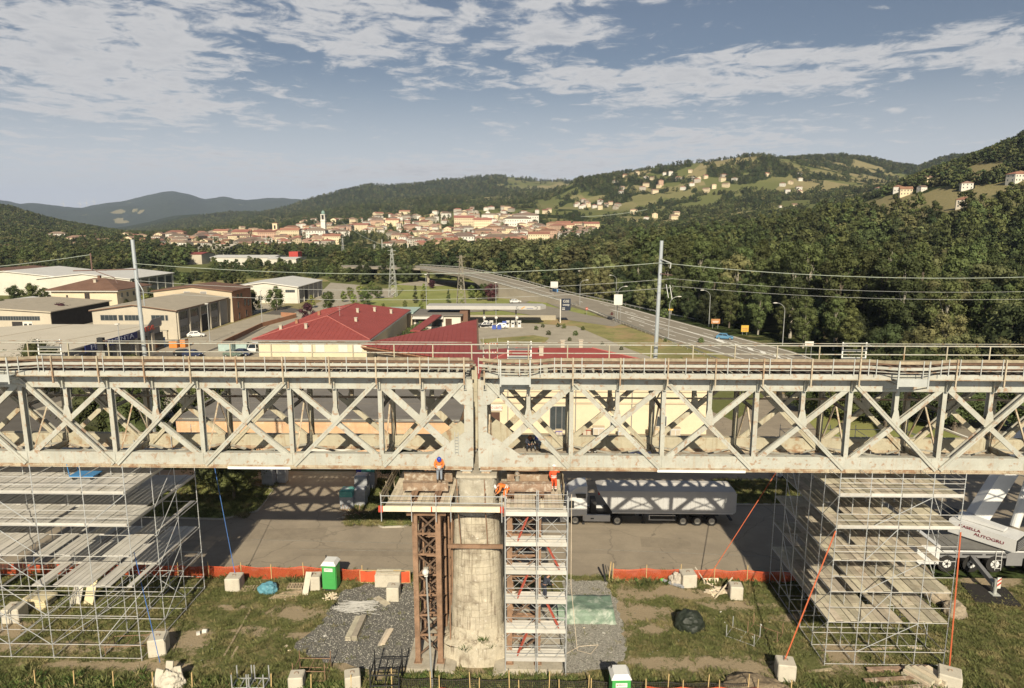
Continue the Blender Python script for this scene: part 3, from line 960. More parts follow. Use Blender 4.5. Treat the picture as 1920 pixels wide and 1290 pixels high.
board_pale = M('platform_board', (.56, .49, .37), .9, .14, 2.2, .25, 25, spot=((.33, .26, .18), 1.6, .55, .7, .5), obvar=.16)
PL = thing('work_platform', 'timber working platform wrapped round the top of the pier', 'platform', (-3.2, 41.5, 11.1))
def platform_half(xa, xb, front, back, slant):
 x = xa
 k = 0
 while x < xb - .05:
  w = .235
  yb = back
  e = (x - xa) / (xb - xa)
  y0_ = front
  hole = [(42.2, 44.2)] if .18 < e < .86 else []
  segs = [(y0_, min(41.3, yb)), (41.32, 43.9), (43.92, yb)] if k % 2 else [(y0_, 42.3), (42.32, yb)]
  for a, b in segs:
   if b - a > .2:
    MB().box(x, x + w - .012, a, b, 11.12 + .006 * (k % 3), 11.17 + .006 * (k % 3)).build('board', board_pale, PL)
  x += w
  k += 1
platform_half(-8.7, PCX - 1.55, 39.15, 45.6, -1)
platform_half(PCX + 1.55, 2.25, 39.4, 45.6, 1)
for x in (-8.0, -6.9, -5.5):
 beam('joist', PL, (x, 39.3, 11.0), (x, 45.4, 11.0), ('I', .16, .2, .02), rust, side=(0, 0, 1))
for x in (-1.1, .7, 1.9):
 beam('joist', PL, (x, 39.6, 11.0), (x, 45.4, 11.0), ('I', .16, .2, .02), rust, side=(0, 0, 1))
fr = MB()
fr.box(-9.0, -1.4, 39.02, 39.08, 11.02, 11.36)
fr.build('toe_board', new_timber, PL)
redp = M('red_paint', (.42, .06, .035), .6, .15)
MB().box(-9.03, -8.75, 38.99, 39.09, 10.98, 11.38).build('end_mark', redp, PL)
MB().box(-5.82, -5.74, 39.005, 39.015, 11.03, 11.35).build('end_mark', redp, PL)
MB().box(-1.62, -1.38, 38.99, 39.1, 11.0, 11.38).build('end_mark', redp, PL)
for j in range(3):
 MB().box(-8.7, -1.5, 39.12 + j * .26, 39.36 + j * .26, 11.2 + .004 * j, 11.24 + .004 * j).build('walk_board', plank_m if j else new_timber, PL)
for x in (-8.85, -7.0, -5.5, -4.6, -1.5):
 beam('rail_post', PL, (x, 38.98, 10.4), (x, 38.98, 12.15), ('tube', .03, 6), galv)
for z_ in (11.62, 12.05):
 beam('guard_rail', PL, (-8.85, 38.97, z_), (-1.4, 38.97, z_), ('tube', .028, 6), galv)
for y in (39.2, 41, 43, 45):
 beam('rail_post', PL, (-8.8, y, 11.0), (-8.95, y, 12.2), ('box', .06, .05), timber_old)
for z_ in (11.55, 11.85, 12.12):
 beam('guard_rail', PL, (-8.85, 39.1, z_), (-8.85, 45.4, z_), ('box', .04, .14), timber_old, side=(0, 0, 1))
for y in (40.6, 42.2, 43.8, 45.2):
 beam('rail_post', PL, (2.3, y, 11.0), (2.35, y, 12.3), ('box', .06, .05), timber_old)
for z_ in (11.55, 11.85, 12.15):
 beam('guard_rail', PL, (2.32, 40.5, z_), (2.32, 45.4, z_), ('box', .04, .16), timber_old, side=(0, 0, 1))
for (x0, x1, y, z, lab) in ((-8.1, -4.9, 42.75, 11.75, 'rear rusty steel beam on the left half of the platform'), (-7.9, -5.0, 41.2, 11.75, 'front weathered steel beam on the left half of the platform'),
 (-1.3, 2.0, 42.9, 11.75, 'rear weathered steel beam on the right half of the platform'), (-1.7, 1.6, 41.2, 11.75, 'front rust streaked steel beam on the right half of the platform')):
 t_ = thing('jacking_beam', lab, 'steel beam', (x0, y, z - .22))
 beam('web', t_, (x0, y, z + .08), (x1, y, z + .08), ('I', .25, .60, .035), old_steel, side=(0, 0, 1))
for (x, y0, y1) in ((-7.1, 40.2, 43.6), (-5.6, 40.1, 43.6), (-1.0, 40.3, 43.6), (.9, 40.3, 43.6)):
 t_ = thing('cross_beam', 'rusty short beam laid front to back at the %s' % {-7.1: 'far left of the platform', -5.6: 'left of the pier', -1.0: 'right of the pier', .9: 'right part of the platform'}[x], 'steel beam', (x, y0, 11.2))
 beam('web', t_, (x - .11, y0, 11.34), (x - .11, y1, 11.34), ('I', .2, .36, .02), rust, side=(0, 0, 1))
 beam('web', t_, (x + .11, y0 + .05, 11.34), (x + .11, y1, 11.34), ('I', .2, .36, .02), rust, side=(0, 0, 1))
for (x, y, lab) in ((-.62, 42.3, 'pale steel jack column between the platform and the right span'), (-5.0, 44.0, 'dark steel jack column behind the left worker'), (-7.1, 44.0, 'dark steel jack column far left on the platform'), (.9, 43.2, 'short steel jack on the rear right beam')):
 t_ = thing('jack', lab, 'jack', (x, y, 11.97))
 MB().tube((x, y, 11.17 if y > 43.5 or x == -.62 else 11.97), (x, y, 12.4), .13, n=12).build('cylinder', paint_dull, t_)
 MB().tube((x, y, 12.4), (x, y, 12.64), .08, n=12).build('ram', grey_steel, t_)
 MB().cbox((x, y, 12.2), (.36, .36, .05)).build('plate', old_steel, t_)
def coupler_key(q, p):
 q.cbox(p, (.12, .12, .08))
def scaffold(name, label, xs, ys, zs, ztop, decks, plank_dir='y', plank_mat=plank_m, braces=(), deck_bays=None, toe=True, r_=.027, skip_posts=(), plank_w=.32, gaps=None, lat=True):
 """tube-and-ring scaffold. xs/ys grid, zs ledger heights, decks = {z: coverage(0..1)}"""
 T = thing(name, label, 'scaffold', (xs[0], ys[0], 0))
 nodes = MB()
 for i, x in enumerate(xs):
  for j, y in enumerate(ys):
   if (i, j) in skip_posts:
    continue
   zt = ztop - (0 if j == 0 else rnd.choice((0, .3)))
   lx, ly = rnd.uniform(-.012, .012), rnd.uniform(-.012, .012)
   beam('standard', T, (x + lx, y + ly, .08), (x - lx, y - ly, zt), ('tube', r_, 7), galv)
   MB().cbox((x + lx, y + ly, .04), (.18, .18, .03)).tube((x + lx, y + ly, .05), (x + lx, y + ly, .25), .018, n=6).build('base_jack', galv, T)
   z = .35
   while z < zt:
    nodes.tube((x, y, z), (x, y, z + .02), .055, n=6)
    z += .52
 nodes.build('rosettes', galv, T, kind='stuff')
 for z in zs:
  for y in ys:
   for a, b in zip(xs, xs[1:]):
    beam('ledger', T, (a, y, z), (b, y, z), ('tube', r_ * .95, 6), galv_ledger)
  for x in xs:
   for a, b in zip(ys, ys[1:]):
    beam('transom', T, (x, a, z), (x, b, z), ('tube', r_ * .95, 6), galv_ledger)
 for (p, q) in braces:
  beam('diagonal_tube', T, p, q, ('tube', r_ * .9, 6), galv)
 for z, cov in decks.items():
  top = z == max(decks)
  if plank_dir == 'y':
   for j, (a, b) in enumerate(zip(ys, ys[1:])):
    x = xs[0] + .03
    while x < xs[-1] - plank_w + .04:
     if rnd.random() < (cov if not gaps else gaps(x, (a + b) / 2, z, cov)):
      dz = rnd.choice((0, 0, 0, .035))
      beam('plank', T, (x + plank_w / 2, a + .02, z + .05 + dz), (x + plank_w / 2, b - .02, z + .05 + dz), ('box', plank_w - .025, .045), plank_mat, side=(0, 0, 1))
     x += plank_w
  else:
   for (a, b) in zip(xs, xs[1:]):
    y = ys[0] + .03
    while y < ys[-1] - plank_w + .04:
     if rnd.random() < cov:
      beam('plank', T, (a + .02, y + plank_w / 2, z + .05), (b - .02, y + plank_w / 2, z + .05), ('box', plank_w - .025, .045), plank_mat, side=(0, 0, 1))
     y += plank_w
 return T
xs = [-42.6, -39.7, -36.75, -33.84, -31.0, -27.85, -25.15]
ys = [39.9, 42.9, 45.8, 48.7]
zsL = [.25, 1.2, 3.25, 5.3, 7.4, 9.45, 11.6, 12.7]
zsL2 = [12.15, 10.0]
def gapL(x, y, z, cov):
 if z < 8:
  k = noise.noise(Vector((x * .8, y * .12, z)))
  return 1.0 if k > (.02 if z > 6 else -.02) else 0.0
 return cov
brL = []
for j, x in enumerate((-25.15,)):
 for k in range(5):
  z = zsL[1 + k]
  brL.append(((x + .05, 42.9, z), (x + .05, 45.8, zsL[2 + k])))
for k in range(5):
 brL.append(((-33.84, 39.84, zsL[6 - k]), (-31.0, 39.84, zsL[5 - k])))
 brL.append(((-36.75, 39.84, zsL[6 - k]), (-33.84, 39.84, zsL[5 - k])))
brL += [((-31.0, 39.84, 1.2), (-25.2, 48.7, 3.25)), ((-27.85, 39.8, 1.2), (-25.2, 45.8, 5.3)), ((-27.85, 39.84, 9.45), (-25.15, 39.84, 11.6)), ((-31.0, 45.8, 1.2), (-27.85, 48.7, 3.3)), ((-30.9, 42.8, 1.2), (-25.3, 42.9, 5.3)),
 ((-27.85, 45.8, 3.25), (-25.15, 45.8, 1.2)), ((-33.8, 39.85, 1.2), (-31, 45.8, 3.2))]
SL = scaffold('scaffold_tower', 'big galvanised scaffold with half laid decks on the left under the bridge', xs, ys, zsL, 13.5, {5.3: .6, 7.4: .6, 9.45: .96, 11.6: .97}, plank_mat=plank_al, braces=brL, gaps=gapL, plank_w=.345)
for z in (9.45, 11.6):
 for a, b in zip(xs[1:], xs[2:]):
  beam('toe_board', SL, (a + .05, 39.86, z + .14), (b - .05, 39.86, z + .14), ('box', .03, .17), plank_al, side=(0, 0, 1))
for z in (12.7, 12.2, 10.5, 10.0):
 for a, b in zip(xs[1:], xs[2:]):
  beam('guard_rail', SL, (a, 39.9, z), (b, 39.9, z), ('tube', .024, 6), galv_ledger)
for a, b in zip(ys, ys[1:]):
 for z in (9.45, 11.6):
  beam('toe_board', SL, (-25.12, a + .05, z + .12), (-25.12, b - .05, z + .12), ('box', .03, .17), plank_al, side=(0, 0, 1))
xs = [19.35, 21.25, 23.15, 25.05, 26.95]
ys = [40.45, 42.5, 44.55, 46.6, 48.65, 50.7]
zsR = [.2, 1.1, 3.15, 5.26, 7.4, 9.55, 11.65, 12.85]
brR = []
for k in range(5):
 z = zsR[1 + k]
 i = k % 2
 brR.append(((21.25, 40.4, z), (25.05, 40.4, zsR[2 + k] + (0))) if k % 2 == 0 else ((21.25, 40.4, z), (23.15, 40.4, zsR[2 + k])))
 brR.append(((27.0, 42.5, z), (27.0, 44.55, zsR[2 + k])))
 brR.append(((19.3, 46.6, z), (19.3, 48.65, zsR[2 + k])))
 brR.append(((19.3, 40.45, zsR[2 + k]), (19.3, 42.5, z)))
SR = scaffold('scaffold_tower', 'galvanised scaffold with six full timber decks on the right under the bridge', xs, ys, zsR, 13.2, {3.15: .95, 5.26: .95, 7.4: .95, 9.55: .96, 11.65: .97}, plank_mat=plank_m, braces=brR, plank_w=.47)
for z in (9.55, 11.65):
 for a, b in zip(xs, xs[1:]):
  beam('toe_board', SR, (a + .03, 40.4, z + .15), (b - .03, 40.4, z + .15), ('box', .03, .2), plank_al, side=(0, 0, 1))
for z in (12.2, 12.55, 10.1, 10.5, 8.4, 6.3, 4.2, 8.0):
 for a, b in zip(xs, xs[1:]):
  beam('guard_rail', SR, (a, 40.45, z), (b, 40.45, z), ('tube', .022, 6), galv_ledger)
 for a, b in zip(ys, ys[1:]):
  beam('guard_rail', SR, (26.95, a, z), (26.95, b, z), ('tube', .022, 6), galv_ledger)
SS = thing('stair_scaffold', 'narrow galvanised stair scaffold with red ladders against the pier', 'scaffold', (-1.3, 39.2, 0))
sx = [-1.3, .62, 2.5]
sy = [38.85, 39.75]
lev = [1.25, 3.2, 5.2, 7.15, 9.0, 10.95]
red_m = M('red_ladder', (.33, .07, .045), .6, .2, 3, .1)
for x in sx:
 for y in sy:
  beam('standard', SS, (x, y, .5 if x < 2 else .1), (x, y, 12.15), ('tube', .035, 8), galv)
  if abs(x - .62) < .1:
   beam('standard', SS, (x + .1, y, .1), (x + .1, y, 12.15), ('tube', .03, 8), galv)
for k, z in enumerate(lev):
 for a, b in zip(sx, sx[1:]):
  for y in sy:
   beam('ledger', SS, (a, y, z), (b, y, z), ('tube', .025, 6), galv)
   for dz in (.45, .95):
    if z + dz < 12.2:
     beam('guard_rail', SS, (a, y, z + dz), (b, y, z + dz), ('tube', .018, 6), galv)
  beam('toe_board', SS, (a + .04, sy[0] - .03, z + .08), (b - .04, sy[0] - .03, z + .08), ('box', .02, .26), plank_al, side=(0, 0, 1))
  beam('toe_board', SS, (a + .04, sy[1] + .03, z + .08), (b - .04, sy[1] + .03, z + .08), ('box', .02, .26), plank_al, side=(0, 0, 1))
  for j in range(3):
   yy = sy[0] + .15 + j * .3
   beam('deck_board', SS, (a + .03, yy, z + .02), (b - .03, yy, z + .02), ('box', .28, .04), plank_al, side=(0, 1, 0))
  if k < 5:
   za, zb = z + .95, lev[k + 1] - .12
   m_ = (a + b) / 2
   beam('frame_brace', SS, (a + .05, sy[0], z + .95), (m_ - .25, sy[0], z + .2), ('tube', .014, 5), galv)
   beam('frame_brace', SS, (b - .05, sy[0], z + .95), (m_ + .25, sy[0], z + .2), ('tube', .014, 5), galv)
   beam('frame_brace', SS, (a + .03, sy[0], zb - .25), (a + .3, sy[0], zb), ('tube', .018, 5), galv)
   beam('frame_brace', SS, (b - .03, sy[0], zb - .25), (b - .3, sy[0], zb), ('tube', .018, 5), galv)
   beam('frame_brace', SS, (a, sy[1], z), (b, sy[1], lev[k + 1]), ('tube', .014, 5), galv)
   beam('frame_brace', SS, (b, sy[1], z), (a, sy[1], lev[k + 1]), ('tube', .014, 5), galv)
 for x in sx:
  beam('transom', SS, (x, sy[0], z), (x, sy[1], z), ('tube', .025, 6), galv)
  beam('transom', SS, (x, sy[0], z + .95), (x, sy[1], z + .95), ('tube', .02, 6), galv)
for k in range(5):
 z0_, z1_ = lev[k] + .05, lev[k + 1]
 if k % 2 == 0:
  a, b = (-.55, z0_), (.2, z1_)
 else:
  a, b = (2.05, z0_), (1.15, z1_)
 q = MB()
 for dy in (-.16, .16):
  q.bar((a[0], 39.35 + dy, a[1]), (b[0], 39.35 + dy, b[1]), .04, .07)
 for j in range(1, 8):
  f = j / 8
  q.tube((a[0] + (b[0] - a[0]) * f, 39.19, a[1] + (b[1] - a[1]) * f), (a[0] + (b[0] - a[0]) * f, 39.51, a[1] + (b[1] - a[1]) * f), .014, n=5)
 q.build('ladder', red_m, SS)
# -- scatter helper for uncountable stuff
def scatter(name, pts, protos, label=None, cat=None):
 """pts: (x, y, z, scale, rotation); protos: meshes picked at random"""
 c = bpy.data.collections.new(name + '_source')
 for i, me_ in enumerate(protos):
  o = bpy.data.objects.new('%s_source_%d' % (name, i), me_)
  c.objects.link(o)
 me_ = bpy.data.meshes.new(name)
 me_.from_pydata([p[:3] for p in pts], [], [])
 a = me_.attributes.new('sc', 'FLOAT_VECTOR', 'POINT')
 fl = []
 for p in pts:
  s_ = p[3]
  fl += [s_, s_, s_ * (p[5] if len(p) > 5 else 1)]
 a.data.foreach_set('vector', fl)
 a = me_.attributes.new('rt', 'FLOAT_VECTOR', 'POINT')
 fl = []
 for p in pts:
  fl += [0, 0, p[4]]
 a.data.foreach_set('vector', fl)
 o = bpy.data.objects.new(name, me_)
 COL.objects.link(o)
 ng = bpy.data.node_groups.new(name, 'GeometryNodeTree')
 ng.interface.new_socket('Geometry', in_out='INPUT', socket_type='NodeSocketGeometry')
 ng.interface.new_socket('Geometry', in_out='OUTPUT', socket_type='NodeSocketGeometry')
 N = ng.nodes
 i_, o_ = N.new('NodeGroupInput'), N.new('NodeGroupOutput')
 ip = N.new('GeometryNodeInstanceOnPoints')
 ci = N.new('GeometryNodeCollectionInfo')
 ci.inputs['Collection'].default_value = c
 ci.inputs['Separate Children'].default_value = True
 ci.inputs['Reset Children'].default_value = True
 ip.inputs['Pick Instance'].default_value = True
 rv = N.new('FunctionNodeRandomValue')
 rv.data_type = 'INT'
 rv.inputs['Min'].default_value = 0
 rv.inputs['Max'].default_value = len(protos) - 1
 for i, sk in enumerate(rv.inputs):
  if sk.name == 'Max' and sk.type == 'INT':
   sk.default_value = len(protos) - 1
  if sk.name == 'Min' and sk.type == 'INT':
   sk.default_value = 0
 na = N.new('GeometryNodeInputNamedAttribute')
 na.data_type = 'FLOAT_VECTOR'
 na.inputs['Name'].default_value = 'sc'
 nb = N.new('GeometryNodeInputNamedAttribute')
 nb.data_type = 'FLOAT_VECTOR'
 nb.inputs['Name'].default_value = 'rt'
 L = ng.links.new
 L(i_.outputs[0], ip.inputs['Points'])
 L(ci.outputs[0], ip.inputs['Instance'])
 L([s_ for s_ in rv.outputs if s_.type == 'INT'][0], ip.inputs['Instance Index'])
 L(na.outputs[0], ip.inputs['Scale'])
 L(nb.outputs[0], ip.inputs['Rotation'])
 L(ip.outputs[0], o_.inputs[0])
 md = o.modifiers.new('scatter', 'NODES')
 md.node_group = ng
 o['kind'] = 'stuff'
 if label:
  tag(o, label, cat)
 return o
def poly_in(x, y, P_):
 c = False
 j = len(P_) - 1
 for i in range(len(P_)):
  xi, yi = P_[i]
  xj, yj = P_[j]
  if (yi > y) != (yj > y) and x < (xj - xi) * (y - yi) / (yj - yi) + xi:
   c = not c
  j = i
 return c
def sheet(name, pts, z, mat, kind='structure', thick=0.0):
 q = MB()
 n = len(pts)
 if len(pts[0]) == 3:
  q.add(pts, [tuple(range(n))])
 elif thick:
  q.prism(pts, z - thick, z)
 else:
  q.add([(x, y, z) for x, y in pts], [tuple(range(n))])
 o = q.build(name, mat)
 fix(o)
 if o.data.polygons[0].normal.z < 0 and not thick:
  o.data.flip_normals()
 o['kind'] = kind
 return o
asphalt = M('old_asphalt', (.30, .252, .186), .95, .09, .5, .3, 40, spot=((.245, .206, .155), .22, .48, .66, .7), spot2=((.31, .262, .195), 1.3, .5, .75, .4))
asphalt_d = M('dark_asphalt', (.115, .104, .088), .95, .12, .4, .3, 40)
road_m = M('road_asphalt', (.265, .235, .185), .95, .08, .3, .2, 40, spot=((.215, .19, .15), .12, .5, .7, .6))
_t = NT(asphalt.node_tree)
_b = asphalt.node_tree.nodes['Principled BSDF']
_c = _b.inputs['Base Color'].links[0].from_socket
_p = _t.n('ShaderNodeNewGeometry').outputs['Position']
_w = _t.n('ShaderNodeVectorMath', {0: _p, 1: _t.n('ShaderNodeTexNoise', {'Vector': _p, 'Scale': .8, 'Detail': 4}).outputs['Color']}, operation='ADD')
_v = _t.n('ShaderNodeTexVoronoi', {'Vector': _w, 'Scale': .13}, feature='DISTANCE_TO_EDGE')
_c2 = _t.mix(_t.ss(_v.outputs['Distance'], .003, .009, .30, 0), _c, (.09, .078, .06))
_s = _t.noise(_t.vscale(_p, (.05, 1.1, 1)), 1.0, 4, .5)
_c2 = _t.mix(_t.ss(_s, .55, .72, 0, .30), _c2, (.15, .13, .10))
_o = _t.noise(_p, .9, 3, .5)
_c2 = _t.mix(_t.ss(_o, .70, .76, 0, .5), _c2, (.09, .078, .06))
_t.put(_b, 'Base Color', _c2)
concrete_yard = M('concrete_yard', (.36, .32, .245), .95, .10, .25, .2, 20, spot=((.29, .255, .195), .3, .5, .7, .6))
mark_m = M('road_marking', (.62, .60, .52), .8, .1, 2, 0)
lawn_m = M('lawn', (.235, .255, .075), 1, .18, .06, .5, 2, spot=((.30, .27, .11), .08, .48, .68, .7), spot2=((.15, .18, .05), .5, .5, .75, .5))
bank_m = M('dry_bank', (.245, .225, .085), 1, .25, .10, .6, 2, spot=((.36, .25, .13), .07, .46, .62, .85), spot2=((.13, .16, .045), .25, .52, .68, .8))
gravel_m = M('dark_gravel', (.145, .14, .125), .95, .35, 6, .8, 30, spot=((.30, .29, .26), 18, .58, .66, .9), spot2=((.06, .06, .055), 16, .55, .65, .8))
gravel_l = M('light_gravel', (.30, .285, .245), .95, .25, 6, .8, 30, spot=((.44, .42, .37), 14, .55, .62, .8), spot2=((.12, .115, .10), 16, .56, .66, .8))
gravel_tan = M('river_gravel', (.36, .32, .25), .95, .15, .3, .5, 8)
SITE_DIRT = [(330, 1200, 95, 28), (560, 1150, 70, 16), (480, 1185, 45, 14), (120, 1215, 150, 14), (650, 1250, 60, 14), (1250, 1113, 120, 15), (1390, 1137, 80, 10), (1165, 1170, 26, 70),
 (1300, 1245, 130, 16), (1590, 1232, 85, 38), (1855, 1095, 70, 30), (1410, 1255, 80, 22), (900, 1275, 190, 26), (1200, 1150, 60, 20), (20, 1180, 60, 20), (730, 1250, 60, 30), (1230, 1180, 40, 12),
 (240, 1250, 200, 12), (1050, 1260, 60, 18), (560, 1195, 50, 9), (430, 1140, 40, 6), (1480, 1160, 30, 8)]
DG = [G(*p) for p in ((640, 1112), (690, 1098), (778, 1095), (790, 1245), (700, 1262), (600, 1238), (548, 1218), (590, 1180), (620, 1150))]
LG = [G(*p) for p in ((1055, 1090), (1138, 1092), (1158, 1140), (1172, 1200), (1170, 1240), (1130, 1262), (1050, 1262))]
def dirt_at(x, y):
 s, t = proj(x, y, 0)
 v = 0
 for (a, b, rx, ry) in SITE_DIRT:
  q = ((s - a) / rx) ** 2 + ((t - b) / ry) ** 2
  v = max(v, math.exp(-q * .9))
 return v
gx0, gx1, gy0, gy1, st = -62, 62, 26, 52.0, .5
nx_ = int((gx1 - gx0) / st) + 1
ny_ = int((gy1 - gy0) / st) + 1
vs, fs, dv = [], [], []
for j in range(ny_):
 for i in range(nx_):
  x, y = gx0 + i * st, gy0 + j * st
  edge = min(1, (gy1 - y) / 1.5)
  z = .035 + edge * (.02 + .05 * max(0, noise.noise(Vector((x * .5, y * .5, 0)))) + .03 * max(0, noise.noise(Vector((x * 1.7, y * 1.7, 3)))))
  if -8.2 < x < 3 and 38 < y < 48:
   z = .03
  vs.append((x, y, z))
  dv.append(min(1, dirt_at(x, y) + (.0)))
for j in range(ny_ - 1):
 for i in range(nx_ - 1):
  q = j * nx_ + i
  fs.append((q, q + 1, q + nx_ + 1, q + nx_))
me = bpy.data.meshes.new('site_ground')
me.from_pydata(vs, [], fs)
a = me.attributes.new('dirt', 'FLOAT', 'POINT')
a.data.foreach_set('value', dv)
me.polygons.foreach_set('use_smooth', [True] * len(fs))
site = bpy.data.objects.new('site_ground', me)
COL.objects.link(site)
site['kind'] = 'structure'
m = bpy.data.materials.new('site_soil')
m.use_nodes = True
t = NT(m.node_tree)
b_ = m.node_tree.nodes['Principled BSDF']
pos = t.n('ShaderNodeNewGeometry').outputs['Position']
da_ = t.n('ShaderNodeAttribute', attribute_name='dirt').outputs['Fac']
n1 = t.noise(pos, .55, 6, .7, .3)
n2 = t.noise(pos, 6, 5, .7)
n3 = t.noise(pos, 26, 3, .7)
gr = t.mix(t.ss(n2, .35, .65), (.098, .110, .040), (.172, .174, .070))
gr = t.mix(t.m('MULTIPLY', t.ss(n1, .45, .62), .8), gr, (.26, .215, .11))
so = t.mix(t.ss(n3, .35, .65), (.30, .235, .15), (.42, .34, .225))
f_ = t.ss(t.m('ADD', t.m('ADD', t.m('MULTIPLY', da_, .85), t.m('MULTIPLY', t.m('SUBTRACT', n1, .5), 1.6)), t.m('MULTIPLY', t.m('SUBTRACT', n2, .5), .9)), .36, .60)
t.put(b_, 'Base Color', t.mix(f_, gr, so))
t.put(b_, 'Roughness', 1)
t.put(b_, 'Specular IOR Level', .05)
t.put(b_, 'Normal', t.n('ShaderNodeBump', {'Strength': .8, 'Distance': .06, 'Height': t.m('ADD', n3, t.m('MULTIPLY', n2, 2.0))}))
me.materials.append(m)
def rough(P_, amp=.35, n=9):
 out = []
 for a, b in zip(P_, P_[1:] + P_[:1]):
  for k in range(n):
   f = k / n
   x, y = a[0] + (b[0] - a[0]) * f, a[1] + (b[1] - a[1]) * f
   out.append((x + amp * noise.noise(Vector((x * 1.3, y * 1.3, 1))) * 1.6, y + amp * noise.noise(Vector((x * 1.3, y * 1.3, 7))) * 1.6))
 return out
DG, LG = rough(DG), rough(LG, .3)
sheet('gravel_pad', DG, .105, gravel_m)
sheet('gravel_pad', LG, .105, gravel_l)
for (x, y, w, h, a) in ((-22, 58.6, 3.4, 1.2, .1), (12.5, 57.6, 2.2, 1.0, -.1), (-14.5, 55.2, 5.0, .7, .02)):
 c, s_ = math.cos(a), math.sin(a)
 sheet('road_patch', [(x + u * c - v * s_, y + u * s_ + v * c) for u, v in ((-w, -h), (w, -h), (w, h), (-w, h))], .053, M('asphalt_patch', (.255, .214, .158), .95, .12, 1, .3, 40))
sheet('yard', [(-75, 51.6), (33, 51.6), (34, 56), (60, 58), (90, 52), (95, 66), (62, 104), (50, 118), (40, 112), (30, 96), (26, 74), (-6, 74.9), (-45, 74.9), (-75, 80)], .045, asphalt)
sheet('yard', [(-6, 74.86), (26.2, 73.96), (30.2, 96), (24.5, 112), (12, 110), (-6, 108)], .049, asphalt)
sheet('verge', [(40, 91), (44, 87), (60, 84), (80, 80), (90, 90), (70, 104), (52, 118), (42, 104)], .062, lawn_m)
sheet('verge', [(20.5, 66.2), (27.5, 66.4), (30.3, 69.5), (30.5, 72.8), (22.6, 72.9), (20.6, 70)], .16, lawn_m, thick=.11)
kerb_m = M('kerb_stone', (.42, .39, .33), .9, .1)
def kerb(pts, w=.12, h=.14, z=.0, closed=True, name='kerb'):
 q = MB()
 P_ = list(pts) + ([pts[0]] if closed else [])
 for a, b in zip(P_, P_[1:]):
  q.bar((a[0], a[1], z + h / 2), (b[0], b[1], z + h / 2), w, h)
 o = q.build(name, kerb_m)
 o['kind'] = 'structure'
 return o
kerb([(20.5, 66.2), (27.5, 66.4), (30.3, 69.5), (30.5, 72.8), (22.6, 72.9), (20.6, 70)], h=.19)
isl = [(-17.6, 66.5), (-15.5, 61.6), (-13.6, 60.1), (-11.6, 60.3), (-10.2, 62), (-10.4, 68), (-13, 72), (-17, 72.5)]
sheet('verge', isl, .17, lawn_m, thick=.11)
kerb(isl, h=.2)
sheet('verge', [(-43, 62), (-29.5, 61.5), (-26.8, 63.5), (-27.2, 69), (-33, 71.5), (-43, 71.5)], .17, lawn_m, thick=.11)
kerb([(-43, 62), (-29.5, 61.5), (-26.8, 63.5), (-27.2, 69), (-33, 71.5), (-43, 71.5)], h=.2)
sheet('yard', [(-130, 80), (-75, 79.9), (-45, 75), (-42, 98), (-8, 98), (-8, 112), (-30, 128), (-33, 134), (-58, 134), (-62, 165), (-66, 190), (-75, 225), (-84, 232), (-84, 160), (-130, 150)], .035, asphalt_d)
sheet('road', [(-76, 100), (-52, 100), (-56.6, 134), (-58, 152), (-63, 200), (-66, 235), (-58, 262), (-52, 262), (-58, 300), (-70, 300), (-76, 262), (-76, 232), (-74, 200), (-70, 162)], .055, concrete_yard)
sheet('yard', [(-86.2, 148), (-72, 148), (-73, 186), (-74.5, 210), (-84, 213)], .06, concrete_yard)
sheet('yard', [(-150, 130), (-88, 120), (-86, 240), (-130, 245), (-170, 240)], .04, concrete_yard)
sheet('yard', [(-32, 128), (-8, 112), (26, 111), (33, 116), (29, 140), (22, 172), (9.6, 199), (-5, 201), (-30, 199), (-33, 185)], .06, concrete_yard)
sheet('verge', [G(*p) for p in ((900, 637), (1000, 629), (1030, 634), (1020, 644), (905, 645))], .10, bank_m)
sheet('lawn', [(-62, 205), (-54, 200), (10, 202), (22, 214), (18, 246), (6, 285), (-8, 318), (-44, 372), (-66, 372), (-64, 330), (-60, 262)], .03, lawn_m)
sheet('bank', [G(*p) for p in ((880, 603), (1000, 597), (1080, 586), (1140, 600), (1240, 636), (1380, 662), (1520, 700), (1640, 760), (1560, 745), (1400, 735), (1300, 700), (1180, 655), (1080, 612), (1000, 607))], .075, bank_m)
sheet('gravel_bar', [G(*p) for p in ((740, 534), (790, 526), (870, 527), (900, 534), (800, 537))], .05, gravel_tan)
sheet('gravel_bar', [G(*p) for p in ((590, 560), (620, 530), (680, 535), (660, 565), (640, 575))], .052, gravel_tan)
sheet('field', [G(*p) for p in ((350, 528), (480, 522), (600, 520), (620, 528), (500, 534), (380, 540))], .04, bank_m)
HWY = [((640, 497, 7), (640, 500, 7)), ((787, 498, 7), (787, 503, 7)), ((865, 503, 7), (879, 518, 7)), ((914, 512, 6.4), (935, 532, 5.6)), ((978, 527, 4.4), (1010, 553, 2.6)), ((1020, 539, 3), (1056, 566, 1.1)),
 ((1077, 553, 1.1), (1105, 582, .5)), ((1162, 572, .35), (1162, 604, .3)), ((1240, 594, .22), (1240, 633, .22)), ((1380, 631, .16), (1380, 672, .16)), ((1480, 657, .14), (1500, 706, .14)), ((1580, 690, .12), (1640, 756, .12)),
 ((1750, 745, .12), (1830, 830, .12)), ((2050, 840, .12), (2150, 960, .12))]
LF = [Vector((*G(*a), a[2])) for a, b in HWY]
RT = [Vector((*G(*b), b[2])) for a, b in HWY]
q = MB()
n = len(LF)
q.add([p for p in LF] + [p for p in RT], [(i, i + 1, n + i + 1, n + i) for i in range(n - 1)])
q.add([p for p in RT] + [p - Vector((0, 0, min(p.z + .3, .9 if i < 3 else p.z + .3))) for i, p in enumerate(RT)], [(i, i + 1, n + i + 1, n + i) for i in range(n - 1)])
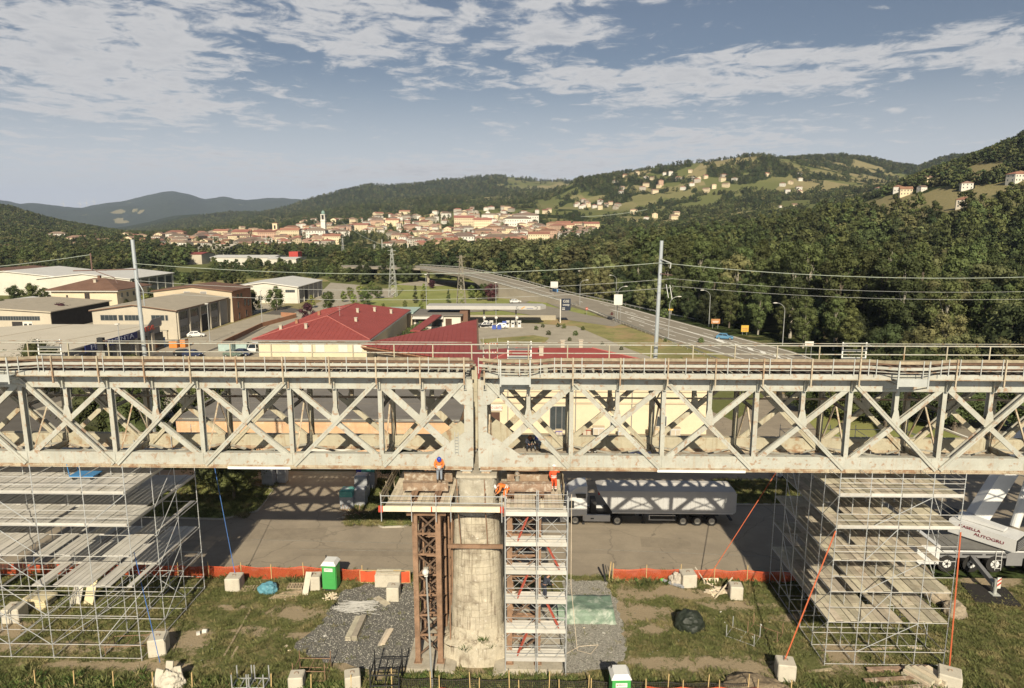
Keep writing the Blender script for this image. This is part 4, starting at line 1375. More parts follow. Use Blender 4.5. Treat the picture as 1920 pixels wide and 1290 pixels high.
q.add([p for p in LF] + [p - Vector((0, 0, min(p.z + .3, .9 if i < 3 else p.z + .3))) for i, p in enumerate(LF)], [(i, i + 1, n + i + 1, n + i) for i in range(n - 1)])
o = q.build('road', road_m)
o['kind'] = 'structure'
def along(u, v):
 """point on the highway: u index along, v 0 far edge .. 1 near edge"""
 i = max(0, min(n - 2, int(u)))
 f = u - i
 a = LF[i].lerp(LF[i + 1], f)
 b = RT[i].lerp(RT[i + 1], f)
 return a.lerp(b, v)
q = MB()
def stripe(u0, u1, v0, v1, w, q=q, step=.25):
 u = u0
 while u < u1 - 1e-6:
  e = min(u1, u + step)
  a, b = along(u, v0 + (v1 - v0) * (u - u0) / (u1 - u0)), along(e, v0 + (v1 - v0) * (e - u0) / (u1 - u0))
  d_ = (b - a).normalized().cross(Vector((0, 0, 1))) * w / 2
  up = Vector((0, 0, .02))
  q.add([a - d_ + up, a + d_ + up, b + d_ + up, b - d_ + up], [(0, 1, 2, 3)])
  u = e
stripe(0, 12.5, .06, .06, .38)
stripe(1, 12.5, .94, .94, .38)
stripe(1, 6, .5, .5, .34)
stripe(6, 8.2, .48, .40, .42)
stripe(7.2, 11, .62, .60, .28)
for k in range(16):
 stripe(6.3 + k * .33, 6.3 + k * .33 + .12, .27, .27, .28)
 stripe(7.2 + k * .3, 7.2 + k * .3 + .12, .78, .78, .28)
stripe(8.2, 9.0, .40, .46, .45)
stripe(8.2, 12, .40, .36, .3)
stripe(8.9, 12, .46, .56, .3)
for k in range(6):
 u = 8.75 + k * .23
 a, b = along(u, .40), along(u + .10, .40)
 c_, d_ = along(u + .13, .50), along(u + .03, .49)
 up = Vector((0, 0, .02))
 q.add([a + up, b + up, c_ + up, d_ + up], [(0, 1, 2, 3)])
for u, v in ((7.35, .55), (7.9, .56), (10.1, .52), (6.6, .2), (7.2, .33)):
 a, b = along(u, v), along(u + .28, v + .0)
 dd = (b - a).normalized()
 s_ = dd.cross(Vector((0, 0, 1)))
 up = Vector((0, 0, .02))
 q.add([a + up + s_ * .1, a + up - s_ * .1, b + up - s_ * .1, b + up + s_ * .1], [(0, 1, 2, 3)])
 q.add([a + up - dd * 1.6, a + up - s_ * .55, a + up + s_ * .55], [(0, 1, 2)])
o = q.build('road_markings', M('road_line', (.80, .78, .70), .8, .05, 2, 0))
o['kind'] = 'structure'
SL_ = [((1175, 606), (1150, 613)), ((1090, 589), (1060, 600)), ((1040, 577), (1000, 592)), ((1000, 570), (940, 583)), ((975, 566), (880, 586)), ((930, 573), (830, 590)), ((850, 583), (760, 597))]
q = MB()
a = [(*G(*p[0]), .12) for p in SL_]
b = [(*G(*p[1]), .12) for p in SL_]
k = len(a)
q.add(a + b, [(i, i + 1, k + i + 1, k + i) for i in range(k - 1)])
q.build('road', road_m)['kind'] = 'structure'
SL2 = [((1075, 575), (1060, 583)), ((1020, 553), (1005, 560)), ((1000, 556), (985, 568)), ((960, 568), (955, 574))]
q = MB()
a = [(*G(*p[0]), .14) for p in SL2]
b = [(*G(*p[1]), .14) for p in SL2]
k = len(a)
q.add(a + b, [(i, i + 1, k + i + 1, k + i) for i in range(k - 1)])
q.build('road', road_m)['kind'] = 'structure'
q = MB()
for (x0, y0, x1, y1) in ((-30, 52.3, -9, 52.5), (6, 56.2, 22, 55.2), (-25, 57.4, -10, 57.0), (-20, 55.6, -8, 55.5)):
 q.bar((x0, y0, .055), (x1, y1, .055), .07, .006)
q.build('road_markings', M('worn_marking', (.30, .28, .23), .9, .1, 2, 0, spot=((.2, .19, .16), 2, .45, .55, .9)))['kind'] = 'structure'
gt = M('grass_blades', (.130, .142, .048), .9, .35, .8, 0, spot=((.26, .22, .10), .7, .48, .62, .85))
protos = []
for k in range(4):
 protos.append(tuft(MB(), 0, 0, 0, 16, .16 + .03 * k, .16, 50 + k).mesh('tuft', gt))
pts = []
while len(pts) < 26000:
 x, y = rnd.uniform(-48, 46), rnd.uniform(36, 51.5)
 if -8 < x < 2.7 and y > 38.4:
  continue
 if poly_in(x, y, DG) or poly_in(x, y, LG):
  if rnd.random() > .05:
   continue
 dd = dirt_at(x, y) * .9 + noise.noise(Vector((x * .55, y * .55, 2))) * .9
 if rnd.random() < dd * 1.3:
  continue
 pts.append((x, y, .04, rnd.uniform(.5, 1.3), rnd.uniform(0, 6.28)))
while len(pts) < 30500:
 x, y = rnd.choice(((rnd.uniform(20.6, 30.3), rnd.uniform(66.3, 72.7)), (rnd.uniform(-17.4, -10.4), rnd.uniform(60.2, 72)), (rnd.uniform(-43, -27), rnd.uniform(61.7, 71.4))))
 pts.append((x, y, .16, rnd.uniform(.7, 1.8), rnd.uniform(0, 6.28)))
scatter('grass', pts, protos)
stn = M('pebble', (.24, .23, .20), .9, .5, 9, 0, obvar=.4)
protos = [MB().ell((0, 0, .03), (.045, .035, .028), 6, 4, seed=k, jit=.3).mesh('pebble', stn) for k in range(4)]
pts = []
while len(pts) < 9000:
 x, y = rnd.uniform(-17, 11), rnd.uniform(38, 52)
 if poly_in(x, y, DG) or poly_in(x, y, LG):
  pts.append((x, y, .10, rnd.uniform(.4, 1.2), rnd.uniform(0, 6.28)))
for k in range(900):
 pts.append((rnd.uniform(-35, 30), rnd.uniform(38, 51), .05, rnd.uniform(.4, 1.0), rnd.uniform(0, 6.28)))
scatter('gravel', pts, protos)
# -- buildings
wall_white = M('wall_white', (.58, .55, .47), .9, .06, .25, .1, 10)
wall_cream = M('wall_cream', (.62, .54, .38), .9, .06, .25, .1, 10, spot=((.5, .42, .3), .5, .55, .75, .4))
wall_beige = M('wall_beige', (.47, .42, .33), .9, .07, .25, .1, 10)
wall_tan = M('wall_tan', (.50, .42, .30), .9, .07, .25, .1, 10)
wall_orange = M('wall_orange', (.60, .38, .22), .9, .08, .5, .1, 10, spot=((.68, .55, .42), 1.2, .5, .7, .6), streak=((.4, .2, .12), .3))
wall_red = M('wall_brick', (.33, .17, .10), .9, .10, .5, .15, 10)
roof_red = M('roof_red', (.26, .060, .052), .7, .08, .3, .1, 12, spot=((.30, .085, .075), .5, .5, .75, .5), streak=((.21, .05, .045), .3))
roof_brown = M('roof_brown', (.165, .095, .065), .85, .15, .4, .3, 6)
roof_grey = M('roof_fibre', (.37, .325, .25), .9, .08, .5, .25, 6, spot=((.29, .26, .20), .6, .5, .7, .6))
roof_white = M('roof_white', (.58, .57, .53), .6, .05, .3, .1, 8)
roof_pale = M('roof_membrane', (.54, .49, .39), .85, .05, .15, .1, 6)
roof_flat = M('roof_bitumen', (.18, .165, .145), .9, .10, .25, .2, 10, spot=((.19, .175, .16), .5, .5, .7, .5))
roof_tile = M('roof_terracotta', (.27, .145, .095), .9, .15, .4, .2, 4, obvar=.25)
win_m = M('window_glass', (.045, .055, .06), .15, .2, 1, 0, spec=.6)
frame_m = M('window_frame', (.55, .53, .48), .6, .05, 1, 0)
dark_m = M('dark_opening', (.035, .032, .03), .8, .2, 1, 0)
trim_m = M('eave_trim', (.62, .60, .54), .7, .05, 1, 0)
metal_grey = M('wall_metal', (.26, .25, .235), .6, .08, .4, .1, 10)
def window(T, x0, x1, y, z0, z1, axis='x', panes=2, frame=frame_m, out=-1, glass=win_m):
 """axis x: lies in a wall along x at y, facing -y; axis y: in a wall along y at x=y, facing +x"""
 d = .06
 q = MB()
 fw = .07
 def bx(a, b, c_, d_, e0, e1, mb):
  if axis == 'x':
   mb.box(a, b, y + e0 * out * -1 if False else y - e1, y - e0, c_, d_)
  else:
   mb.box(y + e0, y + e1, a, b, c_, d_)
 bx(x0, x1, z0, z0 + fw, .003, d, q)
 bx(x0, x1, z1 - fw, z1, .003, d, q)
 bx(x0, x0 + fw, z0 + fw + .002, z1 - fw - .002, .003, d, q)
 bx(x1 - fw, x1, z0 + fw + .002, z1 - fw - .002, .003, d, q)
 for k in range(1, panes):
  c_ = x0 + (x1 - x0) * k / panes
  bx(c_ - .03, c_ + .03, z0 + fw + .002, z1 - fw - .002, .003, d - .01, q)
 w = q.build('window', frame, T)
 q = MB()
 bx(x0 + fw, x1 - fw, z0 + fw, z1 - fw, .004, .02, q)
 g = q.build('pane', glass, w)
 return w
def gable_hall(name, label, x0, x1, y0, y1, ze, zr, wallm, roofm, sidem=None, cat='warehouse', over=.5, axis='y', base=0.0, trim=trim_m, thick=.22):
 T = thing(name, label, cat, ((x0 + x1) / 2, (y0 + y1) / 2, base))
 sidem = sidem or wallm
 q = MB()
 if axis == 'y':
  xm = (x0 + x1) / 2
  for y, s_ in ((y0, 1), (y1, -1)):
   q.slab([(x0, y, base), (x1, y, base), (x1, y, ze), (xm, y, zr), (x0, y, ze)], (0, .25 * s_, 0), 0)
  for x, s_ in ((x0, 1), (x1, -1)):
   q.box(min(x, x + .25 * s_), max(x, x + .25 * s_), y0 + .255, y1 - .255, base, ze - .01, 1)
  fix(q.build('wall', [wallm, sidem], T))
  k = (zr - ze) / (xm - x0)
  r_ = MB()
  r_.slab([(x0 - over, y0 - over, ze - k * over), (xm, y0 - over, zr), (xm, y1 + over, zr), (x0 - over, y1 + over, ze - k * over)], (0, 0, thick))
  r_.slab([(x1 + over, y0 - over, ze - k * over), (xm, y0 - over, zr), (xm, y1 + over, zr), (x1 + over, y1 + over, ze - k * over)], (0, 0, thick))
  ro = fix(r_.build('roof', roofm, T))
  if trim:
   f = MB()
   f.slab([(x0 - over, y0 - over - .05, ze - k * over - .1), (xm, y0 - over - .05, zr - .1), (x1 + over, y0 - over - .05, ze - k * over - .1), (x1 + over, y0 - over - .05, ze - k * over + .12), (xm, y0 - over - .05, zr + .12), (x0 - over, y0 - over - .05, ze - k * over + .12)], (0, .045, 0))
   f.box(x1 + over + .004, x1 + over + .12, y0 - over, y1 + over, ze - k * over, ze - k * over + .16)
   fix(f.build('fascia', trim, T))
 else:
  ym = (y0 + y1) / 2
  for x, s_ in ((x0, 1), (x1, -1)):
   q.slab([(x, y0, base), (x, y1, base), (x, y1, ze), (x, ym, zr), (x, y0, ze)], (.25 * s_, 0, 0), 1)
  for y, s_ in ((y0, 1), (y1, -1)):
   q.box(x0 + .255, x1 - .255, min(y, y + .25 * s_), max(y, y + .25 * s_), base, ze - .01, 0)
  fix(q.build('wall', [wallm, sidem], T))
  k = (zr - ze) / (ym - y0)
  r_ = MB()
  r_.slab([(x0 - over, y0 - over, ze - k * over), (x1 + over, y0 - over, ze - k * over), (x1 + over, ym, zr), (x0 - over, ym, zr)], (0, 0, thick))
  r_.slab([(x0 - over, y1 + over, ze - k * over), (x1 + over, y1 + over, ze - k * over), (x1 + over, ym, zr), (x0 - over, ym, zr)], (0, 0, thick))
  fix(r_.build('roof', roofm, T))
 return T
def hip_roof(T, x0, x1, y0, y1, ze, zr, mat, over=.6, name='roof', thick=.2):
 x0 -= over
 x1 += over
 y0 -= over
 y1 += over
 w, d_ = x1 - x0, y1 - y0
 if w > d_:
  a, b = (x0 + d_ / 2, (y0 + y1) / 2, zr), (x1 - d_ / 2, (y0 + y1) / 2, zr)
  fs = [(0, 1, 5, 4), (2, 3, 4, 5), (3, 0, 4), (1, 2, 5)]
 else:
  a, b = ((x0 + x1) / 2, y0 + w / 2, zr), ((x0 + x1) / 2, y1 - w / 2, zr)
  fs = [(0, 1, 4), (1, 2, 5, 4), (2, 3, 5), (3, 0, 4, 5)]
 q = MB()
 q.add([(x0, y0, ze), (x1, y0, ze), (x1, y1, ze), (x0, y1, ze), a, b], fs)
 q.add([(x0, y0, ze - thick), (x1, y0, ze - thick), (x1, y1, ze - thick), (x0, y1, ze - thick)], [(0, 3, 2, 1)])
 k = len(q.v)
 q.add([(x0, y0, ze - thick), (x1, y0, ze - thick), (x1, y1, ze - thick), (x0, y1, ze - thick), (x0, y0, ze), (x1, y0, ze), (x1, y1, ze), (x0, y1, ze)], [(0, 1, 5, 4), (1, 2, 6, 5), (2, 3, 7, 6), (3, 0, 4, 7)])
 return fix(q.build(name, mat, T))
def seams(T, x0, x1, y0, y1, ze, zr, over, mat, sp=.95):
 x0, x1, y0, y1 = x0 - over, x1 + over, y0 - over, y1 + over
 w = min(x1 - x0, y1 - y0) / 2
 k = (zr - ze) / w
 q = MB()
 n_ = int((x1 - x0) / sp)
 for i in range(1, n_):
  x = x0 + i * (x1 - x0) / n_
  l = min(w, x - x0, x1 - x) - .08
  for y, s_ in ((y0, 1), (y1, -1)):
   q.bar((x, y + s_ * .03, ze + .03), (x, y + s_ * l, ze + k * l + .03), .05, .035)
 n_ = int((y1 - y0) / sp)
 for i in range(1, n_):
  y = y0 + i * (y1 - y0) / n_
  l = min(w, y - y0, y1 - y) - .08
  for x, s_ in ((x0, 1), (x1, -1)):
   q.bar((x + s_ * .03, y, ze + .03), (x + s_ * l, y, ze + k * l + .03), .05, .035)
 return q.build('roof_seams', mat, T, kind='stuff')
def chimney(T, x, y, z0, z1, w=.6, mat=wall_red, cap=True):
 q = MB().cbox((x, y, (z0 + z1) / 2), (w, w, z1 - z0))
 if cap:
  q.cbox((x, y, z1 + .08), (w * 1.3, w * 1.3, .12))
 return q.build('chimney', mat, T)
T = gable_hall('workshop_hall', 'pale workshop hall with brown-grey roof and strip windows behind the left mast', -107.5, -86.6, 165, 194, 7.2, 8.6, wall_beige, roof_grey, metal_grey, trim=roof_brown)
for a, b in ((-105.5, -101.3), (-101.0, -99.8), (-99.5, -94.8), (-92.8, -89.5), (-89.3, -88.6)):
 window(T, a, b, 165, 4.7, 6.1, panes=max(1, int((b - a) / .9)), frame=metal_grey)
for k in range(5):
 y = 165.3 + k * 5.7
 MB().box(-86.55, -86.2, y, y + .5, 0, 7.0).build('pilaster', wall_beige, T)
 if k < 4:
  window(T, y + .9, y + 5.3, -86.6, 4.6, 6.6, axis='y', panes=5, frame=metal_grey)
  if k != 2:
   window(T, y + .9, y + 5.3, -86.6, 1.4, 3.0, axis='y', panes=4, frame=metal_grey)
MB().box(-86.58, -86.5, 176.9, 181.8, 0, 4.3).build('door', dark_m, T)
T = gable_hall('office_block', 'cream and brick red office block behind the workshop hall', -108.5, -85.6, 195.2, 209, 9.0, 10.4, wall_tan, roof_brown, wall_red, cat='building', trim=roof_brown)
for a in (-99.6, -94.8):
 window(T, a, a + 1.9, 195.2, 7.7, 9.0, panes=1, frame=trim_m, glass=metal_grey)
for (a, z) in ((198.5, 6.6), (201, 6.6), (203.4, 3.8), (198.5, 3.6), (206, 3.5), (198.8, .3), (204, .4)):
 window(T, a, a + 1.4, -85.6, z, z + (1.2 if z > 6 else 2.0), axis='y', panes=1, frame=roof_brown)
T = gable_hall('storage_hall', 'cream storage hall with grey roof and dark open side left of the workshop', -162, -126.6, 177, 203, 5.2, 6.3, wall_beige, roof_grey, dark_m, trim=wall_beige)
for a, b in ((-148, -142.2), (-141.8, -129.5)):
 window(T, a, b, 177, 2.9, 4.1, panes=int((b - a) / .7), frame=metal_grey)
MB().box(-137.2, -134.4, 176.9, 176.98, 0, 2.6).build('door', dark_m, T)
dd = MB().box(-134.3, -131.6, 176.86, 176.98, 0, 2.6).build('door', trim_m, T)
for e in (-133.9, -132.6):
 MB().box(e, e + .8, 176.82, 176.85, .9, 2.1).build('pane', win_m, dd)
T = gable_hall('white_hall', 'long white hall with white roof at the far left edge', -232, -185, 268, 300, 7.2, 9.6, wall_white, roof_white, metal_grey, trim=trim_m)
for k in range(5):
 MB().box(-184.98, -184.7, 269 + k * 6.5, 269.4 + k * 6.5, 0, 7).build('pilaster', wall_white, T)
T = gable_hall('white_hall', 'white hall with bright roof and dark glazed side behind the left mast', -192, -155, 263, 296, 7.0, 9.0, wall_white, roof_white, metal_grey, trim=trim_m)
for k in range(6):
 MB().box(-154.98, -154.6, 263.5 + k * 6.2, 264 + k * 6.2, 0, 6.8).build('pilaster', wall_white, T)
 if k < 5:
  window(T, 264.5 + k * 6.2, 269.2 + k * 6.2, -155, 3.2, 6.2, axis='y', panes=4, frame=metal_grey)
T = gable_hall('white_hall', 'white hall with bright roof behind the round trees beside the lane', -106, -82.6, 243, 272, 5.9, 7.5, wall_white, roof_white, metal_grey, trim=trim_m)
for a, b in ((-105, -99), (-87, -83.5)):
 window(T, a, b, 243, 3.9, 4.9, panes=5, frame=metal_grey)
for k in range(6):
 MB().box(-82.58, -82.25, 243.5 + k * 5.6, 244 + k * 5.6, 0, 5.8).build('pilaster', wall_white, T)
MB().box(-82.58, -82.5, 249, 254, 0, 4.3).build('door', dark_m, T)
T = gable_hall('shed', 'low white-roofed shed at the far left edge', -172, -148, 205, 216, 3.4, 5.0, metal_grey, roof_white, dark_m, trim=None)
T = gable_hall('shed', 'dark low roof at the very far left', -262, -222, 302, 330, 6.5, 8.0, metal_grey, roof_brown, dark_m, trim=None)
T = thing('villa', 'cream villa with wide dark brown hip roof among the halls', 'house', (-136, 216, 0))
MB().box(-147, -126.5, 207, 224, 0, 8.0).build('wall', wall_cream, T)
MB().box(-148, -125.5, 206, 225, 7.75, 8.05).build('eave', trim_m, T)
hip_roof(T, -147.4, -126.1, 206.6, 224.4, 8.3, 11.2, roof_brown, over=.8)
chimney(T, -136, 212, 9.2, 10.9, .8, wall_beige)
chimney(T, -139, 219, 9.4, 11.6, .8, roof_brown)
window(T, -136.6, -135, 207, 5.4, 7.2, panes=2, frame=roof_brown, glass=dark_m)
window(T, -142.4, -141.8, 207, 5.6, 6.6, panes=1, frame=roof_brown)
for z in (5.6, 2.4):
 for y in (209, 212, 215.5, 219):
  window(T, y, y + 1.2, -126.5, z, z + 1.5, axis='y', panes=2, frame=frame_m)
T = thing('shop_building', 'low shop with huge pale flat roof and blue sign near the left mast', 'shop', (-100, 140, 0))
outl = [(-83.6, 120), (-83.6, 152.5), (-110, 152.5), (-128, 142), (-128, 112), (-100, 104)]
MB().prism([(x * 1 + (.4 if x < -90 else -.4), y) for x, y in outl], 0, 5.3).build('wall', metal_grey, T)
MB().prism(outl, 5.32, 5.6).build('roof', roof_pale, T)
q = MB()
q.slab([(-83.62, 141.5, 5.61), (-83.62, 152.5, 5.61), (-83.62, 152.5, 7.4), (-83.62, 148.5, 7.3), (-83.62, 147.2, 6.5), (-83.62, 146.2, 6.0)], (.16, 0, 0))
fix(q.build('parapet', metal_grey, T))
navy = M('navy_sign', (.025, .035, .14), .5, .1)
MB().box(-83.58, -83.44, 125, 142.4, 4.2, 5.6).build('sign_board', navy, T)
text('sign_lettering', 'FERRAMENTA', 1.35, (-83.40, 133.8, 4.9), (R(90), 0, R(90)), M('pale_lettering', (.38, .40, .5), .6, .05), T, .02, xs=1.75)
text('sign_lettering', 'EDIL', 1.5, (-83.40, 147.4, 5.5), (R(90), 0, R(90)), M('red_lettering', (.6, .09, .06), .6, .05), T, .03, xs=1.4)
for y in (122, 128.5, 135, 141.5, 148):
 MB().box(-83.97, -83.5, y, y + 1.1, 0, 4.4).build('pilaster', wall_beige, T)
 MB().box(-83.97, -83.9, y + 1.5, y + 5.4, 0, 3.9).build('window', win_m, T)
for (a, b) in (((-97, 106), (-86, 152)), ((-112, 112), (-104, 152))):
 MB().bar((a[0], a[1], 5.64), (b[0], b[1], 5.64), .22, .08).build('roof_seam', wall_beige, T)
T = thing('red_roof_building', 'long cream building with big red hip roof left of centre', 'building', (-44, 160, 0))
MB().box(-55, -32.8, 136.4, 183.6, 0, 4.7).build('wall', wall_cream, T)
MB().box(-56.1, -31.9, 135.4, 184.4, 4.62, 4.95).build('eave', trim_m, T)
hip_roof(T, -55.2, -32.6, 136.2, 183.8, 5.2, 8.3, roof_red, over=.75)
seams(T, -55.2, -32.6, 136.2, 183.8, 5.2, 8.3, .75, roof_red)
MB().tube((-56, 135.2, 5.0), (-31.8, 135.2, 5.0), .09).tube((-31.75, 135.2, 5.0), (-31.75, 184.6, 5.0), .09).build('gutter', metal_grey, T)
ridge_c = M('ridge_red', (.40, .13, .11), .7, .1)
q = MB()
q.tube((-55.9, 135.5, 5.24), (-43.9, 147.5, 8.36), .12)
q.tube((-31.9, 135.5, 5.24), (-43.9, 147.5, 8.36), .12)
q.tube((-43.9, 147.5, 8.36), (-43.9, 172.4, 8.36), .12)
q.build('ridge_tiles', ridge_c, T)
for (x, y, z) in ((-49.5, 160, 7), (-51.5, 150, 6.4), (-52.6, 143, 6.2), (-40.5, 161, 7.6), (-38, 168, 7.0), (-38.2, 150, 6.9), (-46.5, 141, 6.8), (-34.5, 171, 6.1)):
 chimney(T, x, y, z - .8, z + .7, .55, wall_red if (int(x) % 2) else wall_beige)
for x in (-48.6, -45.9, -43.3, -38.6, -35.6):
 window(T, x, x + 1.9, 136.4, 2.4, 4.2, panes=1, glass=trim_m)
tag(MB().tube((-41.8, 150, 8), (-41.8, 150, 10.2), .03).tube((-42.4, 150, 9.9), (-41.2, 150, 9.9), .02).tube((-42.2, 150, 9.5), (-41.4, 150, 9.5), .02).build('antenna', grey_steel, None), 'thin television antenna on the big red hip roof', 'antenna')
T = thing('red_roof_building', 'triangular red-roofed wing in front of the petrol station forecourt', 'building', (-17, 124, 0))
pl = [(-31.5, 126.6, 5.6), (-11.0, 148.6, 7.3), (-7.6, 104.5, 5.6), (-11.5, 112.5, 5.5)]
MB().prism([(-28.5, 126.8), (-12.4, 144.2), (-9.3, 108.5), (-12.5, 114)], 0, 5.2).build('wall', wall_tan, T)
fix(MB().slab(pl, (0, 0, .28)).build('roof', roof_red, T))
q = MB()
A_, B_, C_ = Vector(pl[0]), Vector(pl[1]), Vector(pl[2])
for k in range(1, 26):
 a, b = A_.lerp(B_, k / 26), A_.lerp(C_, k / 26)
 q.bar(a + Vector((0, 0, .30)), b + Vector((0, 0, .30)), .05, .04)
q.build('roof_seams', roof_red, T, kind='stuff')
q = MB()
for k in range(4):
 q.bar((-31.4 + k * .15, 126.4 + k * .2, 5.35 - k * .22), (-11.6 + k * .1, 112.4 + k * .2, 5.3 - k * .22), .35, .18)
q.build('eave_bricks', wall_red, T)
fix(MB().bar((-11.0, 148.6, 7.45), (-7.6, 104.5, 5.8), .35, .5).build('fascia', roof_brown, T))
T = thing('shop_row', 'long cream two-storey shop building with red roof seen through the right span', 'building', (8, 98, 0))
MB().prism([(-7.6, 90), (24.4, 90), (12.6, 107), (-7.6, 107)], 0, 8.2).build('wall', wall_cream, T)
ax, bx_ = (-1.5, 98.5, 10.4), (9.5, 98.5, 10.4)
e = [(-9.3, 89.0, 8.15), (25.8, 89.0, 8.15), (13.1, 108.2, 8.15), (-9.3, 108.2, 8.15)]
fix(MB().add(e + [ax, bx_] + [(x, y, z - .3) for x, y, z in e], [(0, 1, 5, 4), (1, 2, 5), (2, 3, 4, 5), (3, 0, 4), (9, 8, 7, 6), (0, 6, 7, 1), (1, 7, 8, 2), (2, 8, 9, 3), (3, 9, 6, 0)]).build('roof', roof_red, T))
MB().tube(e[1], bx_, .1).tube(e[0], ax, .1).build('ridge_tiles', ridge_c, T)
for (x, y, z) in ((5.4, 103, 9.6), (8.2, 103.4, 9.6), (2.0, 96, 9.9)):
 chimney(T, x, y, z - .6, z + 1.1, .6, wall_beige)
MB().box(-7.65, 24.45, 89.86, 89.99, 4.25, 4.45).build('band', wall_tan, T)
MB().box(-7.65, 24.45, 89.86, 89.99, 5.9, 6.0).build('band', wall_tan, T)
for x in (1.9, 7.4, 9.9, 13.2, 17.4, 21.0):
 window(T, x, x + 1.7, 90, 6.2, 7.8, panes=2, frame=roof_brown)
window(T, 3.1, 5.6, 90, .5, 3.9, panes=3, frame=metal_grey)
window(T, 11.3, 12.5, 90, 1.1, 2.6, panes=2, frame=frame_m)
window(T, 17.5, 19.0, 90, 1.1, 2.6, panes=2, frame=frame_m)
MB().box(-6.1, -3.7, 89.88, 89.98, .0, 3.0).build('door', M('brown_door', (.09, .05, .035), .5, .2), T)
MB().box(-6.5, -3.4, 89.75, 89.98, 3.25, 4.1).build('sign_board', trim_m, T)
text('sign_lettering', 'MERCATINO USATO', .42, (-4.95, 89.72, 3.68), (R(90), 0, 0), M('red_lettering', (.6, .09, .06), .6, .05), T, .01, xs=.85)
MB().box(-5.3, -4.7, 89.8, 89.86, .9, 2.2).build('notice', trim_m, T)
for x in (-2.6, 6.6, 14.2):
 MB().tube((x, 89.9, .1), (x, 89.9, 8.0), .06).build('downpipe', metal_grey, T)
T = thing('garage_building', 'flat-roofed garage building with orange wall and white shutter behind the left span', 'building', (-25, 86, 0))
MB().box(-40.6, -7.9, 75.3, 97, 0, 5.9).build('wall', wall_orange, T)
MB().box(-40.8, -7.7, 75.1, 97.2, 5.92, 6.12).build('roof', roof_flat, T)
MB().box(-40.8, -7.7, 75.02, 75.28, 6.13, 6.22).build('roof_edge', paint_dull, T)
MB().box(-26.2, -19.6, 75.2, 75.28, .1, 3.9).build('shutter', trim_m, T)
for x in (-38, -33.8, -30.2):
 window(T, x, x + 1.8, 75.3, 1.2, 3.0, panes=2, frame=frame_m)
MB().box(-16.4, -14.2, 75.2, 75.28, .1, 3.0).build('door', dark_m, T)
for y in (82.5, 89):
 MB().bar((-40.6, y, 6.15), (-8, y, 6.15), .10, .03).build('roof_seam', roof_flat, T)
MB().cbox((-30, 90, 6.5), (2.2, 1.4, .7)).build('roof_unit', metal_grey, T)
MB().cbox((-14.5, 92.5, 6.4), (1.4, 1.4, .5)).build('roof_unit', metal_grey, T)
T = thing('cafe_building', 'low cafe with glass front and flowers left of the forecourt', 'cafe', (-24, 186, 0))
MB().box(-31, -18.2, 184, 196, 0, 3.6).build('wall', wall_white, T)
MB().box(-31.6, -17.6, 183.3, 196.6, 3.62, 3.9).build('roof', roof_flat, T)
window(T, -30.4, -23.2, 184, .6, 3.1, panes=5, frame=roof_brown)
MB().box(-22.3, -20.6, 183.9, 183.98, 0, 2.8).build('door', M('brown_door', (.09, .05, .035), .5, .2), T)
fix(MB().slab([(-31.2, 184, 3.5), (-22.8, 184, 3.5), (-22.8, 182.2, 2.9), (-31.2, 182.2, 2.9)], (0, 0, .06)).build('awning', trim_m, T))
MB().box(-18.6, -16.4, 186, 194, 0, 4.6).build('side_block', roof_brown, T)
T = thing('annex_building', 'ochre annex with pale green flat roof beside the big red roof', 'building', (-36, 184, 0))
MB().box(-41, -31.6, 184.9, 194, 0, 4.0).build('wall', wall_tan, T)
MB().box(-43, -31.2, 184.6, 198, 4.02, 4.3).build('roof', M('roof_green', (.36, .46, .40), .7, .06), T)
T = thing('petrol_canopy', 'long white petrol station canopy on two dark posts', 'canopy', (-11, 190, 0))
MB().prism([(-28, 187.4), (3.6, 187.4), (5.2, 190), (4.2, 193.4), (-28, 193.4)], 4.9, 5.9).build('roof', M('canopy_white', (.43, .42, .39), .6, .06, .4, .1, 8), T)
for x in (-12.2, -3.2):
 MB().box(x - .2, x + .2, 190.2, 190.6, 0, 4.88).build('post', metal_grey, T)
navy2 = M('sign_navy', (.02, .028, .05), .5, .1)
lg = MB()
for e, a0 in ((-2.6, 90), (2.3, -90)):
 for k in range(6):
  a = R(a0 + k * 36)
  b = R(a0 + (k + 1) * 36)
  lg.bar((e + .55 * math.cos(a), 187.36, 5.4 + .36 * math.sin(a)), (e + .55 * math.cos(b), 187.36, 5.4 + .36 * math.sin(b)), .04, .10)
lg.build('logo', navy2, T)
MB().bar((-1.7, 187.36, 5.1), (-.7, 187.36, 5.75), .04, .22).build('logo', M('logo_orange', (.7, .3, .06), .6, .05), T)
MB().bar((-.2, 187.36, 5.22), (1.6, 187.36, 5.22), .04, .2).build('logo', M('logo_grey', (.22, .23, .3), .6, .05), T)
T = thing('totem_sign', 'tall dark blue petrol price sign with white letters on a white pole', 'sign', (10.4, 195.5, 0))
MB().tube((9.5, 195.5, 0), (9.5, 195.5, 6.9), .16, n=8).build('pole', trim_m, T)
MB().box(9.8, 12.4, 195.3, 195.7, 3.7, 7.1).build('panel', navy2, T)
text('sign_lettering', 'GSE', 1.05, (11.1, 195.26, 6.35), (R(90), 0, 0), trim_m, T, .02, xs=1.0)
text('sign_lettering', 'coop', .95, (11.1, 195.26, 5.4), (R(90), 0, 0), trim_m, T, .02, xs=1.0)
MB().box(9.95, 10.8, 195.24, 195.29, 4.35, 4.5).box(9.95, 10.8, 195.24, 195.29, 3.95, 4.1).build('price_bar', trim_m, T)
pump_w = M('pump_white', (.62, .62, .60), .5, .1, 2, 0)
pump_b = M('pump_blue', (.06, .10, .35), .5, .1, 2, 0)
T0 = thing('fuel_pump', 'white fuel pump under the canopy beside the dark jeep', 'fuel pump', (-11.4, 186.2, .1), 'fuel pumps')
